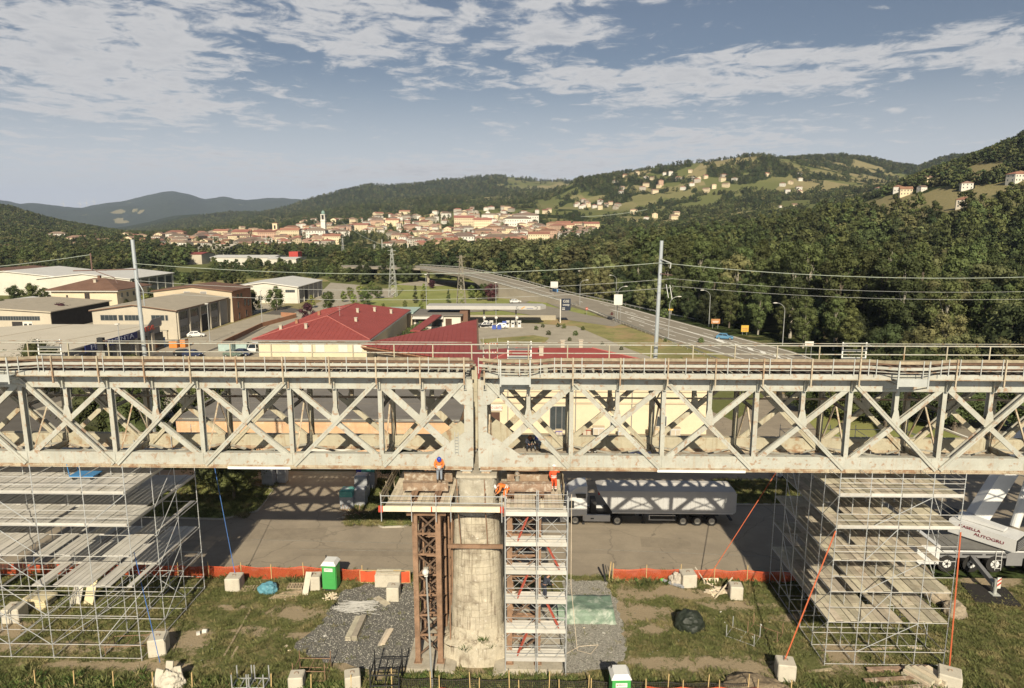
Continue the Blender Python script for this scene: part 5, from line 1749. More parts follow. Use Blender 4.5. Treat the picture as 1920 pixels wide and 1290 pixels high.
MB().cbox((-11.4, 186.2, .85), (.9, .5, 1.5)).build('cabinet', pump_w, T0)
MB().cbox((-11.4, 185.93, 1.25), (.6, .05, .45)).build('display', dark_m, T0)
MB().cbox((-11.4, 186.2, 1.85), (1.0, .55, .3)).build('header', trim_m, T0)
for k, (x, lab) in enumerate(((-9.9, 'white fuel pump just right of the jeep'), (-5.4, 'white fuel pump behind the white car bonnet'), (-4.0, 'white fuel pump near the blue cabinet'), (-2.2, 'rightmost white fuel pump under the canopy'))):
 copy_tree(T0, (x, 186.2, .1), label=lab)
for k, x in enumerate((-11.9, -8.6, -2.9)):
 tag(MB().tube((x, 186.9, 0), (x, 186.9, 2.4), .06).ell((x, 186.9, 2.7), (.45, .45, .45), 10, 6).build('globe_lamp', trim_m), 'white globe lamp on a post at the %s pumps' % ('left', 'middle', 'right')[k], 'lamp')
tag(MB().cbox((-6.3, 185.8, .9), (1.1, .6, 1.8)).cbox((-6.3, 185.8, 1.85), (1.2, .65, .12)).build('service_cabinet', pump_b), 'pale blue service cabinet between the pump islands', 'cabinet')
tag(fix(MB().prism([(-13, 185.6), (-9, 185.6), (-9, 186.8), (-13, 186.8)], .065, .19).build('pump_island', kerb_m)), 'concrete kerb island under the left fuel pumps', 'island')
tag(fix(MB().prism([(-6.8, 185.5), (-1.2, 185.5), (-1.2, 186.7), (-6.8, 186.7)], .065, .19).build('pump_island', kerb_m)), 'concrete kerb island under the right fuel pumps', 'island')
tag(MB().box(-22, 8.4, 201.2, 201.5, 0, 1.5).build('retaining_wall', concrete_yard), 'low concrete retaining wall behind the petrol station', 'wall')
for k, x in enumerate((-9.0, -7.6)):
 tag(MB().cbox((x, 183.3, .55), (1.1, .9, .95)).cbox((x, 183.3, 1.06), (1.2, 1.0, .1)).build('waste_bin', pump_b), 'blue bin standing %s on the forecourt' % ('nearer the jeep' if k == 0 else 'nearer the white car'), 'bin')
tag(MB().bar((-71.6, 156, .6), (-73.7, 186, .6), .25, 1.2).bar((-73.7, 186.2, .6), (-70.6, 205, .6), .25, 1.2).bar((-70.6, 205.3, .7), (-76, 207.5, .7), .25, 1.4).build('boundary_wall', wall_red), 'low reddish boundary wall along the lane in front of the workshop', 'wall')
for (x0, x1, y0, y1, ze, zr, wm, rm, lab) in ((-212, -170, 455, 480, 6, 7, wall_white, roof_white, 'long low white factory beyond the tree belt'),
 (-164, -146, 430, 450, 6.5, 7, wall_white, roof_white, 'white cube-like warehouse with cream end beyond the tree belt'),
 (-260, -230, 480, 500, 7, 8, wall_beige, roof_red, 'grey striped factory with red roof line in the valley'),
 (-290, -262, 600, 630, 8, 10, wall_white, roof_pale, 'small white works building far left in the valley')):
 gable_hall('factory', lab, x0, x1, y0, y1, ze, zr, wm, rm, cat='factory', axis='x', trim=None)
tag(MB().box(-158, -152, 452, 460, 0, 10).build('red_silo_block', M('bright_red', (.38, .05, .04), .6, .1)), 'bright red block sticking up behind the white warehouse', 'building')
# -- hill town and farmhouses
wcols = [M('house_white', (.66, .63, .55), .9, .05, .1, 0, obvar=.08), M('house_cream', (.68, .57, .38), .9, .06, .1, 0, obvar=.08), M('house_yellow', (.66, .49, .20), .9, .06, .1, 0, obvar=.06),
 M('house_pink', (.50, .34, .24), .9, .06, .1, 0, obvar=.08), M('house_grey', (.42, .38, .31), .9, .06, .1, 0, obvar=.08)]
rcols = [roof_tile, M('roof_orange', (.30, .20, .145), .9, .15, .3, 0, obvar=.2), M('roof_dark', (.20, .15, .115), .9, .15, .3, 0, obvar=.2), M('roof_bright', (.30, .14, .10), .9, .1, .3, 0, obvar=.15)]
wname = ['white', 'cream', 'yellow', 'pink', 'grey']
rname = ['terracotta', 'orange tile', 'dark', 'bright red']
def house_proto(w, d_, h, rh, wm, rm, hip=True, name='house'):
 T = thing(name, 'x', 'house', (0, -900, -500))
 T.location = (0, 0, 0)
 WL[T.name] = Vector((0, 0, 0))
 MB().box(-w / 2, w / 2, -d_ / 2, d_ / 2, -6, h).build('wall', wm, T)
 if hip:
  hip_roof(T, -w / 2, w / 2, -d_ / 2, d_ / 2, h + .2, h + rh, rm, over=.5)
 else:
  q = MB()
  q.slab([(-w / 2 - .5, -d_ / 2 - .6, h - .2), (w / 2 + .5, -d_ / 2 - .6, h - .2), (w / 2 + .5, 0, h + rh), (-w / 2 - .5, 0, h + rh)], (0, 0, .25))
  q.slab([(-w / 2 - .5, d_ / 2 + .6, h - .2), (w / 2 + .5, d_ / 2 + .6, h - .2), (w / 2 + .5, 0, h + rh), (-w / 2 - .5, 0, h + rh)], (0, 0, .25))
  fix(q.build('roof', rm, T))
  q = MB()
  for s_ in (-1, 1):
   q.slab([(s_ * w / 2, -d_ / 2, h - .02), (s_ * w / 2, d_ / 2, h - .02), (s_ * w / 2, 0, h + rh - .1)], (-.2 * s_, 0, 0))
  fix(q.build('gable', wm, T))
 q = MB()
 fl = max(1, int(h / 3.1))
 nw = max(2, int(w / 3))
 for k in range(fl):
  z = 1.1 + k * h / fl
  for j in range(nw):
   x = -w / 2 + w * (j + .5) / nw
   q.box(x - .5, x + .5, -d_ / 2 - .05, -d_ / 2 - .01, z, z + 1.4)
  for j in range(max(1, int(d_ / 4))):
   y = -d_ / 2 + d_ * (j + .5) / max(1, int(d_ / 4))
   for s_ in (-1, 1):
    q.box(min(s_ * (w / 2 + .01), s_ * (w / 2 + .05)), max(s_ * (w / 2 + .01), s_ * (w / 2 + .05)), y - .5, y + .5, z, z + 1.4)
 q.build('windows', win_m, T, kind='stuff')
 return T
protos = []
rr = random.Random(3)
for k, (w, d_, h) in enumerate(((11, 10, 6.5), (13, 10, 7), (10, 9, 6), (16, 11, 9), (22, 12, 10), (12, 12, 9.5), (28, 13, 12), (14, 10, 6.2), (12, 9, 7), (18, 11, 8), (34, 12, 9), (11, 11, 7.5))):
 for v in range(2):
  wi = rr.choice((0, 0, 0, 1, 1, 2, 3, 4)) if v else (0 if k % 3 else 1)
  ri = rr.choice((0, 1, 1, 2, 3))
  protos.append((house_proto(w, d_, h, 2.4 if w < 20 else 3.2, wcols[wi], rcols[ri], hip=(k + v) % 3 != 0), w, h, wi, ri))
used_p = set()
placed = []
queue = []
def put_house(k, x, y, rz, label, group=None, sc=1.0):
 placed.append((x, y))
 queue.append((0 if group is None else math.hypot(x, y), len(queue), k, x, y, rz, label, group, sc))
def build_house(k, x, y, rz, label, group=None, sc=1.0):
 sc *= (.52 if group and 'hill' in label[-24:] and 'town' not in label else .82) if group else .85
 o, w, h, wi, ri = protos[k]
 z = ground_z(x, y)
 if k not in used_p:
  used_p.add(k)
  o.location = (x, y, z)
  o.rotation_euler = (0, 0, rz)
  o.scale = (sc, sc, sc)
  o['label'] = label
  r = o
 else:
  r = copy_tree(o, (x, y, z), rz, label, sc)
 if group:
  r['group'] = group
 return r
def at_r(px, r):
 """world position under picture column px at distance r"""
 a = math.atan((px - 960) / FOC / .985) - YAW
 return r * math.sin(a), r * math.cos(a)
def find(px, py, r0=400, r1=3400):
 """first terrain point along the sight line of this picture position"""
 q = ray(px, py)
 k = math.hypot(q.x, q.y)
 r = r0
 while r < r1:
  t = r / k
  x, y, z = q.x * t, q.y * t, CAM_H + q.z * t
  if z <= ground_z(x, y):
   return x, y, r
  r += 8
 return None
G_T = 'houses of the hill town'
QUART = [((290, 370), (446, 468), 26, 'in the low left outskirts of the town'), ((370, 470), (440, 470), 48, 'in the left part of the town'), ((470, 560), (434, 470), 48, 'between the left outskirts and the square tower'),
 ((560, 640), (432, 464), 22, 'below the tall bell tower'), ((560, 720), (410, 436), 54, 'on the slope right of the bell tower'), ((700, 800), (403, 430), 36, 'on the upper slope in the middle of the town'),
 ((725, 800), (430, 468), 34, 'in the lower middle of the town'), ((790, 900), (426, 470), 56, 'in the dense lower centre of the town'), ((800, 900), (396, 420), 22, 'high up above the town centre'),
 ((900, 1000), (423, 470), 56, 'in the dense right part of the town'), ((860, 1000), (406, 425), 22, 'around the long palace blocks'), ((1000, 1110), (426, 450), 34, 'along the right end of the town'),
 ((880, 1050), (386, 402), 14, 'above the town among meadows'), ((320, 460), (420, 436), 12, 'scattered above the left outskirts'),
 ((1080, 1160), (378, 392), 16, 'in the hamlet on the meadow slope'), ((1180, 1290), (400, 412), 5, 'on the lower right meadows'), ((1150, 1340), (322, 362), 24, 'high on the farmed hill'),
 ((1330, 1500), (325, 365), 12, 'on the terraces of the farmed hill'), ((0, 60), (466, 482), 5, 'at the far left edge of the valley'), ((100, 300), (448, 472), 30, 'in the valley left of the town')]
for (pa, pb), (ya, yb), cnt, where in QUART:
 got = 0
 tries = 0
 while got < cnt and tries < cnt * 25:
  tries += 1
  s_, t_ = rnd.uniform(pa, pb), rnd.uniform(ya, yb)
  f = find(s_, t_ + 2)
  if not f:
   continue
  x, y, r = f
  md = 9.5 if cnt > 12 else 15
  if any(abs(x - a) < md and abs(y - b) < md * 1.25 for a, b in placed):
   continue
  k = rnd.randrange(len(protos))
  if protos[k][1] > 20 and (cnt < 20 or rnd.random() < .5):
   continue
  put_house(k, x, y, rnd.choice((0, 0, .3, -.3, 1.57, .8, -.7)) + rnd.uniform(-.1, .1), '%s house with %s roof %s' % (wname[protos[k][3]], rname[protos[k][4]], where), G_T + ' ' + where)
  got += 1
for (px_, py_, k, rz, sc, lab) in ((870, 425, 12, .1, 1.35, 'large cream palace block in the town centre'), (905, 427, 12, .1, 1.2, 'large cream block right of the palace'), (985, 418, 20, .15, 1.5, 'very long pale barrack on the upper right of the town'),
 (970, 424, 20, .12, 1.5, 'second very long pale building below the barrack'), (1010, 456, 12, 0, 1.1, 'tall white block at the lower right of the town'), (940, 464, 20, 0, 1.5, 'long low white building with dark roof at the foot of the town'),
 (870, 462, 8, 0, 1.4, 'yellow-ochre row of houses at the foot of the town'), (595, 449, 8, 0, 1.4, 'white villa with brown roof below the bell tower'), (545, 447, 12, .1, 1.1, 'long block left of the villa below the towers')):
 f = find(px_, py_)
 if f:
  put_house(k, f[0], f[1], rz, lab, None, sc)
f = find(608, 448)
bx0, by0 = (f[0], f[1]) if f else at_r(608, 950)
bz = ground_z(bx0, by0)
T = thing('bell_tower', 'tall pale bell tower with green onion dome in the town', 'bell tower', (bx0, by0, bz))
MB().cbox((bx0, by0, bz + 12), (6, 6, 28)).cbox((bx0, by0, bz + 24), (7, 7, .8)).build('shaft', wcols[0], T)
q = MB()
for dx_, dy_ in ((-2.2, -2.2), (2.2, -2.2), (2.2, 2.2), (-2.2, 2.2)):
 q.cbox((bx0 + dx_, by0 + dy_, bz + 29), (1.3, 1.3, 6))
q.cbox((bx0, by0, bz + 32.5), (6.4, 6.4, 1))
q.build('belfry', wcols[0], T)
MB().cbox((bx0, by0, bz + 29), (3, 3, 6)).build('bell_opening', dark_m, T)
MB().ell((bx0, by0, bz + 34.5), (2.6, 2.6, 3.4), 10, 6).tube((bx0, by0, bz + 36), (bx0, by0, bz + 40), .5, .1).build('dome', M('verdigris', (.20, .30, .26), .6, .1), T)
f = find(518, 447)
if f:
 x, y, _ = f
 z = ground_z(x, y)
 T = thing('square_tower', 'square stone bell tower with open belfry left of the tall one', 'tower', (x, y, z))
 MB().cbox((x, y, z + 9), (6.5, 6.5, 22)).cbox((x, y, z + 20.3), (7.3, 7.3, .6)).build('shaft', wcols[1], T)
 MB().box(x - 1.2, x + 1.2, y - 3.35, y - 3.27, z + 13, z + 18).build('bell_opening', dark_m, T)
 fix(MB().add([(x - 3.6, y - 3.6, z + 20.6), (x + 3.6, y - 3.6, z + 20.6), (x + 3.6, y + 3.6, z + 20.6), (x - 3.6, y + 3.6, z + 20.6), (x, y, z + 22.2)], [(0, 1, 4), (1, 2, 4), (2, 3, 4), (3, 0, 4), (3, 2, 1, 0)]).build('roof', roof_tile, T))
for (px_, py_, k, rz, sc, lab) in ((1808, 391, 3, -.5, .9, 'brick farmhouse with red roof and balconies on the right hillside'), (1811, 358, 1, -.35, .8, 'stone gabled house with two windows on the upper right slope'),
 (1648, 358, 15, .2, .9, 'white house with brown roof at the left end of the right hamlet'), (1683, 361, 4, -.4, .9, 'white gabled house in the middle of the right hamlet'), (1697, 369, 17, -.3, .9, 'low pink house with red roofs below the right hamlet'),
 (1728, 360, 5, .2, .65, 'small cream house right of the hamlet beside the tall tree'), (1736, 343, 0, .2, .75, 'bright white house on top of the right hamlet'), (1489, 389, 0, .1, .8, 'white cube house with red roof on the middle ridge'),
 (1463, 390, 4, .2, .6, 'tiny white house on the middle ridge'), (1545, 384, 2, .1, .7, 'low pale house with red roof right of the middle ridge'), (1905, 343, 2, .2, .9, 'white house with long red roof at the right picture edge'),
 (1912, 335, 4, .2, .7, 'white upper house at the right picture edge')):
 f = find(px_, py_)
 if f:
  put_house(k, f[0], f[1], rz, lab, None, sc)
queue.sort()
for (_, _, *a_) in queue[:298]:
 build_house(*a_)
rest = {}
for (_, _, k, x, y, rz, label, group, sc) in queue[298:]:
 rest.setdefault(k, []).append((x, y, ground_z(x, y), sc * .82, rz))
for k, pts in rest.items():
 q = protos[k][0]
 ms = [c.data for c in q.children if c.name.split('.')[0] in ('wall', 'roof', 'gable', 'windows')]
 bm = bmesh.new()
 mats_ = []
 for me_ in ms:
  o0 = len(bm.faces)
  bm.from_mesh(me_)
  bm.faces.ensure_lookup_table()
  for f_ in bm.faces[o0:]:
   f_.material_index = len(mats_)
  mats_.append(me_.materials[0])
 me_ = bpy.data.meshes.new('town_form')
 bm.to_mesh(me_)
 bm.free()
 for m_ in mats_:
  me_.materials.append(m_)
 scatter('town_mass', pts, [me_])
for k, (o, *_r) in enumerate(protos):
 if k not in used_p:
  for ch in list(o.children):
   bpy.data.objects.remove(ch)
  bpy.data.objects.remove(o)
q0 = None
for i, (px_, py_) in enumerate(((22, 375), (148, 383), (178, 383), (190, 381), (204, 380))):
 x, y = at_r(px_, 10400)
 z = ground_z(x, y)
 if q0 is None:
  q0 = thing('wind_turbine', 'lone white wind turbine far left on the blue ridge', 'wind turbine', (x, y, z), 'wind turbines on the far ridge')
  MB().tube((x, y, z - 5), (x, y, z + 62), 2.6, 1.6, 8).build('tower', trim_m, q0)
  for a in (15, 135, 255):
   MB().bar((x, y - 3, z + 62), (x + 36 * math.sin(R(a)), y - 3, z + 62 + 36 * math.cos(R(a))), .8, 2.6).build('blade', trim_m, q0)
 else:
  copy_tree(q0, (x, y, z), None, 'wind turbine %s of the four on the far blue ridge' % ('leftmost', 'second from left', 'third from left', 'rightmost')[i - 1])
# -- trees
bark = M('bark', (.13, .105, .08), .95, .25, 2, .5, 10)
bark_pale = M('bark_pale', (.34, .31, .25), .95, .2, 2, .4, 10)
def leafmat(name, col, var=.35):
 m = M(name, col, .75, var, .35, 0, obvar=.40, spec=.25)
 nt = m.node_tree
 b_ = nt.nodes['Principled BSDF']
 return m
leaf = [leafmat('leaf_mid', (.070, .086, .028)), leafmat('leaf_dark', (.042, .056, .020)), leafmat('leaf_olive', (.112, .116, .046)), leafmat('leaf_light', (.150, .175, .048)), leafmat('leaf_purple', (.060, .022, .024))]
def crown(seed, h, rad, z0, n, size, nclump, shape='round', core=True):
 """leaf clumps through an uneven crown volume"""
 rr = random.Random(seed)
 q = MB()
 cl = []
 for k in range(nclump):
  t = (k + .5) / nclump
  zz_ = z0 + (h - z0) * (t * .92 + rr.uniform(-.04, .06))
  if shape == 'round':
   pr = math.sqrt(max(.05, 1 - (2 * t - .95) ** 2))
  elif shape == 'poplar':
   pr = min(1, .45 + 1.2 * t) * math.sqrt(max(.06, 1 - t ** 3))
  elif shape == 'cone':
   pr = max(.1, 1 - t)
  else:
   pr = math.sqrt(max(.08, 1 - (1.6 * t - .75) ** 2))
  a = k * 2.4 + rr.uniform(-.5, .5)
  d_ = rad * pr * rr.uniform(.25, .85)
  cr = rad * rr.uniform(.26, .44) * (.6 + .5 * pr)
  cl.append((Vector((d_ * math.cos(a), d_ * math.sin(a), zz_)), cr))
 per = n // nclump
 for c, cr in cl:
  for _ in range(per):
   v = Vector((rr.gauss(0, 1), rr.gauss(0, 1), rr.gauss(0, 1)))
   v.normalize()
   k = rr.uniform(.55, 1.08) if rr.random() < .85 else rr.uniform(1.0, 1.3)
   p = c + Vector((v.x, v.y, v.z * .85)) * cr * k
   nrm = (v + Vector((rr.uniform(-.7, .7), rr.uniform(-.7, .7), rr.uniform(-.3, .9)))).normalized()
   u = nrm.cross(Vector((rr.uniform(-1, 1), rr.uniform(-1, 1), rr.uniform(-1, 1)))).normalized()
   w = nrm.cross(u)
   s_ = size * rr.uniform(.6, 1.3)
   q.add([p - u * s_ * .5, p + w * s_ * .28, p + u * s_ * .55, p - w * s_ * .3], [(0, 1, 2, 3)])
  if core:
   q.ell(c, (cr * .62, cr * .62, cr * .55), 6, 4, seed=seed + int(c.x * 10), jit=.2)
 return q, cl
def trunk(q, h, r0, cl, seed, bend=.3):
 rr = random.Random(seed)
 top = Vector((rr.uniform(-bend, bend), rr.uniform(-bend, bend), h * .8))
 m1 = Vector((rr.uniform(-bend, bend) * .6, rr.uniform(-bend, bend) * .6, h * .35))
 q.tube((0, 0, -.6), m1, r0, r0 * .75, 7)
 q.tube(m1, top, r0 * .75, r0 * .2, 6)
 for c, cr in cl[::2]:
  b = m1.lerp(top, max(0, min(.9, (c.z / h - .35) * 1.2 - .15)))
  q.tube(b, c, r0 * .28, r0 * .08, 5, cap=False)
 return q
TREE = {}
def tree_meshes(kind, v):
 key = (kind, v)
 if key in TREE:
  return TREE[key]
 sd = hash_(kind) + v * 17
 par = {'poplar': (20, 4.0, 2.5, 4200, .50, 30, 'poplar', 0), 'dark': (15, 5.6, 1.0, 4200, .52, 30, 'round', 1), 'olive': (16, 5.2, 1.4, 4200, .50, 30, 'wide', 2), 'round': (7.5, 3.1, 1.3, 2600, .34, 18, 'round', 0),
 'light': (7, 2.6, 1.2, 1600, .36, 14, 'round', 3), 'purple': (5, 2.5, .7, 1500, .34, 14, 'round', 4), 'cone': (6.5, 1.7, .4, 1300, .30, 14, 'cone', 0), 'bush': (2.6, 1.7, .1, 900, .22, 12, 'round', 0),
 'near': (6.6, 3.3, 1.6, 7000, .20, 30, 'round', 0)}[kind]
 h, rad, z0, n, size, nc_, shape, mi = par
 q, cl = crown(sd, h, rad, z0, n, size, nc_, shape)
 me1 = q.mesh('crown', leaf[mi])
 q2 = trunk(MB(), h, h * (.018 if kind in ('poplar',) else .026), cl, sd + 5)
 me2 = q2.mesh('trunk', bark_pale if kind in ('poplar', 'olive') and v % 2 else bark)
 TREE[key] = (me1, me2, h)
 return TREE[key]
def hash_(s_):
 return sum(ord(c) * (i + 3) for i, c in enumerate(s_))
def tree(kind, x, y, h, label, group=None, name=None, z=None, v=None, wide=1.0):
 v = rnd.randrange(4) if v is None else v
 me1, me2, hh = tree_meshes(kind, v)
 z = ground_z(x, y) if z is None else z
 T = thing(name or {'bush': 'bush', 'cone': 'cypress_tree', 'poplar': 'poplar_tree', 'purple': 'purple_plum_tree'}.get(kind, 'broadleaf_tree'), label, 'bush' if kind == 'bush' else 'tree', (x, y, z), group, rnd.uniform(0, 6.28))
 s_ = h / hh
 T.scale = (s_ * wide, s_ * wide, s_)
 for nm, me_ in (('trunk', me2), ('crown', me1)):
  o = bpy.data.objects.new(nm, me_)
  COL.objects.link(o)
  o.parent = T
 return T
for (px_, py_, kind, h, lab) in (
 (519, 582, 'round', 8.2, 'round green tree in front of the white hall beside the lane'), (475, 588, 'round', 7.8, 'round green tree left of the taller lane lamp'), (617, 582, 'round', 6.6, 'round green tree right of the white hall'),
 (585, 578, 'light', 4.6, 'pale green small tree between two darker ones by the lane'), (445, 578, 'light', 7, 'light green tree beside the brick office block'), (578, 602, 'purple', 5.4, 'dark purple tree behind the red hip roof'),
 (686, 573, 'round', 6.5, 'full green tree at the left edge of the park lawn'), (708, 560, 'round', 5, 'slimmer green tree at the left of the park lawn'), (779, 568, 'cone', 6.6, 'upright oval green tree on the lawn left of the pylon'),
 (794, 566, 'light', 4.4, 'small sparse tree on the lawn next to the oval one'), (810, 541, 'purple', 4.0, 'purple shrub tree on the far lawn edge'), (795, 548, 'light', 3.6, 'small spreading tree on the far lawn'),
 (841, 568, 'cone', 5.2, 'conical dark cypress on the lawn before the grey pylon'), (885, 560, 'light', 5.2, 'forked light tree on the lawn right of the pylon'), (897, 564, 'light', 3.8, 'low bushy tree on the lawn'),
 (908, 562, 'round', 6.4, 'green tree touching the purple one on the lawn'), (922, 565, 'purple', 6.8, 'big dark purple tree on the right of the lawn'), (1040, 568, 'bush', 2.2, 'clipped long bush on the traffic island'),
 (120, 610, 'purple', 6.5, 'dark purple tree in the shade of the storage hall'), (10, 600, 'round', 6.5, 'green tree at the far left behind the sheds'), (60, 573, 'round', 8, 'dense green tree left of the cream villa'), (30, 572, 'round', 7, 'dense green tree at the left picture edge before the white hall'),
 (85, 572, 'round', 6.4, 'bushy tree against the villa wall'), (275, 585, 'light', 6, 'bright green tree between villa and office block'), (240, 590, 'round', 5, 'low green tree right of the villa'), (10, 715, 'round', 6, 'green bush at the far left behind the hand rail'),
 (1300, 560, 'light', 5, 'pale bush on the verge beside the highway'), (1245, 596, 'bush', 3, 'bush behind the guard rail near the yellow sign'), (760, 530, 'dark', 11, 'dark tree beside the left pylon')):
 x, y = G(px_, py_)
 tree(kind, x, y, h, lab)
for (x, y, kind, h, lab, wd) in (
 (-30.3, 66.2, 'near', 6.3, 'leafy dark tree on the verge right of the left scaffold', 1.1), (-33.5, 69.0, 'near', 5.4, 'second leafy tree behind the left scaffold', 1.1), (-13.6, 69.5, 'near', 5.4, 'leafy tree on the kerbed island behind the stacked bags', .95),
 (-12.6, 64.6, 'near', 3.4, 'round bush at the front of the kerbed island', .9), (-47.5, 80, 'near', 9.5, 'dark spreading tree seen through the left span', 1.15), (-54, 84, 'near', 9, 'dark tree at the far left behind the truss', 1.2),
 (-43.5, 88, 'near', 8, 'dark tree next to the garage building', 1.1), (-9.6, 86.5, 'near', 5.5, 'garden shrub tree beside the garage building', .9), (-8.2, 83.8, 'bush', 3.4, 'leafy bush at the corner of the cream shop row', 1),
 (-83.5, 113, 'near', 8.4, 'green tree in front of the pale flat roof', 1.0), (-66, 112, 'near', 6.2, 'wide green shrub tree near the shop wall', 1.3), (-78, 108, 'near', 6, 'broad bush row behind the left rail', 1.3)):
 tree(kind, x, y, h, lab, wide=wd)
for k, (x, y, h, kd) in enumerate(((46, 97, 7.5, 'near'), (50.5, 94, 8.5, 'near'), (55, 97.5, 7.5, 'near'), (59, 92, 9.5, 'near'), (63, 96, 8, 'near'), (67, 90, 9, 'near'), (72, 88, 8, 'near'), (52, 103, 8, 'near'), (60, 103, 9.5, 'near'), (42.5, 101, 5, 'near'), (76, 92, 9, 'near'), (48, 109, 7, 'near'), (56, 110, 8, 'near'))):
 tree(kd, x, y, h, 'dark leafy tree behind the right span, %s' % ('at the lot corner', 'second from the lot corner', 'behind the second panel', 'tall one over the right scaffold', 'between two taller ones', 'before the crane boom', 'beside the crane boom', 'in the second row', 'tall in the second row', 'low one nearest the lot', 'at the picture edge', 'in the third row', 'last in the third row')[k], wide=1.35)
edge = [along(u, 0) for u in [k * .25 for k in range(0, 53)]]
def road_x(y):
 best = None
 for a, b in zip(edge, edge[1:]):
  if (a.y - y) * (b.y - y) <= 0 and abs(a.y - b.y) > 1e-6:
   f = (y - a.y) / (b.y - a.y)
   x = a.x + (b.x - a.x) * f
   best = x if best is None else max(best, x)
 return best
cand = []
seen = []
rr = random.Random(11)
cell = {}
def free(x, y, d_):
 i, j = int(x // 6), int(y // 6)
 for a in (-1, 0, 1):
  for b in (-1, 0, 1):
   for (u, v) in cell.get((i + a, j + b), ()):
    if (u - x) ** 2 + (v - y) ** 2 < d_ * d_:
     return False
 cell.setdefault((i, j), []).append((x, y))
 return True
for _ in range(90000):
 y = rr.uniform(84, 560)
 x = rr.uniform(-60, 420)
 s_, t_ = proj(x, y, ground_z(x, y))
 if s_ < 820 or s_ > 2080:
  continue
 rx = road_x(y)
 if rx is None:
  rx = 40 if y < 130 else -70
 if y < 330 and x < rx + 5.5:
  continue
 if y >= 330 and x < rx + 14:
  continue
 if y < 130 and (x < 56 or x < 36 + (130 - y) * .9):
  continue
 if y < 105 and x < 95:
  continue
 r = math.hypot(x, y)
 if r > 405 and s_ > 1540 and t_ < 428:
  continue
 if not free(x, y, 5.6 + (r > 300) * 1.2):
  continue
 cand.append((r, x, y, s_))
cand.sort()
wood_names = ['tall slender poplar', 'dark dense oak', 'olive green willow']
individual = []
mass = []
for k, (r, x, y, s_) in enumerate(cand):
 kk = rr.random()
 nz = noise.noise(Vector((x / 45, y / 45, 1)))
 kind = 'poplar' if kk < .52 + nz * .5 else ('dark' if kk < .78 + nz * .3 else 'olive')
 if s_ < 1180:
  kind = 'olive' if kk < .45 else 'dark'
 h = {'poplar': rr.uniform(15, 25), 'dark': rr.uniform(10, 18), 'olive': rr.uniform(12, 20)}[kind]
 rxx = road_x(y)
 if rxx is not None and x - rxx < 12:
  h *= .62
 (individual if len(individual) < 280 else mass).append((kind, x, y, h))
for (kind, x, y, h) in individual:
 s_, t_ = proj(x, y, 0)
 zone = 'beyond the highway guard rail' if s_ < 1500 else ('in the wood right of the highway' if s_ < 1750 else 'in the wood at the right picture edge')
 hc_ = 'tall' if h > (19 if kind == 'poplar' else 13.5) else ('short' if h < (13 if kind == 'poplar' else 9.5) else 'middling')
 rw = road_x(y)
 dep = 'at the front edge of' if rw is not None and x - rw < 14 else ('in the second row of' if rw is not None and x - rw < 24 else 'deeper inside')
 zone = dep + ' the wood ' + ('near the curved lamps' if s_ < 1340 else 'behind the yellow signs' if s_ < 1480 else 'above the truss middle' if s_ < 1640 else 'above the right scaffold' if s_ < 1800 else 'at the picture edge')
 lab = hc_ + ' ' + {'poplar': 'slender poplar', 'dark': 'dark dense broadleaf tree', 'olive': 'olive green spreading tree'}[kind] + ' ' + zone
 tree(kind, x, y, h, lab, lab + ' group')
for kind in ('poplar', 'dark', 'olive'):
 pts = []
 ms = []
 for v in range(3):
  q, cl = crown(hash_(kind) + v, 10, 2.6, 1.5, 900, .55, 14, 'poplar' if kind == 'poplar' else 'round')
  trunk(q, 10, .16, cl, v)
  ms.append(q.mesh('tree_form', leaf[{'poplar': 0, 'dark': 1, 'olive': 2}[kind]]))
 for (kd, x, y, h) in mass:
  if kd == kind:
   pts.append((x, y, ground_z(x, y) - .3, h / 10 * (1.0 if kind == 'poplar' else 1.2), rr.uniform(0, 6.28), 1.0 if kind == 'poplar' else .84))
 if pts:
  scatter('woodland', pts, ms)
BELTS = [((0, 400), (484, 512), 330, 8, 13), ((400, 620), (503, 524), 120, 5, 8), ((400, 620), (474, 482), 90, 8, 12), ((0, 260), (498, 520), 60, 6, 10), ((620, 800), (492, 512), 120, 8, 13), ((640, 780), (512, 535), 26, 6, 9), ((800, 1180), (478, 490), 220, 9, 15), ((0, 300), (464, 482), 300, 8, 13), ((300, 1150), (472, 482), 300, 7, 10),
 ((560, 720), (440, 455), 40, 7, 10), ((720, 790), (436, 446), 26, 7, 10), ((1050, 1230), (440, 470), 170, 9, 14), ((600, 1120), (403, 464), 480, 5, 9), ((300, 600), (428, 464), 220, 5, 9)]
ptsA, ptsB, ptsC = [], [], []
nb = 0
for (pa, pb), (ya, yb), cnt, h0, h1 in BELTS:
 for _ in range(cnt):
  s_, t_ = rr.uniform(pa, pb), rr.uniform(ya, yb)
  f = find(s_, t_, 290, 2500) if t_ < 500 else None
  if f:
   x, y, r = f
  else:
   x, y = G(s_, t_)
  if any(abs(x - a) < 5.5 and abs(y - b) < 5.5 for a, b in placed):
   continue
  if 795 < s_ < 1080 and t_ > 490:
   continue
  if -232 < x < -138 and 360 < y < 486 and not (s_ > 400 and t_ > 500):
   continue
  r = math.hypot(x, y)
  h = rr.uniform(h0, h1)
  tgt = rr.choice((ptsA, ptsA, ptsB, ptsC))
  tgt.append((x, y, ground_z(x, y) - .3, h / 10 * 1.25, rr.uniform(0, 6.28), .85))
for nm_, pts, mi in (('valley_trees', ptsA, 0), ('valley_trees', ptsB, 1), ('valley_trees', ptsC, 2)):
 ms = []
 for v in range(3):
  q, cl = crown(300 + mi * 10 + v, 10, 3.2, .8, 700, .62, 13, 'round')
  trunk(q, 10, .18, cl, v)
  ms.append(q.mesh('tree_form', leaf[mi]))
 scatter(nm_, pts, ms)
far = {0: [], 1: [], 2: []}
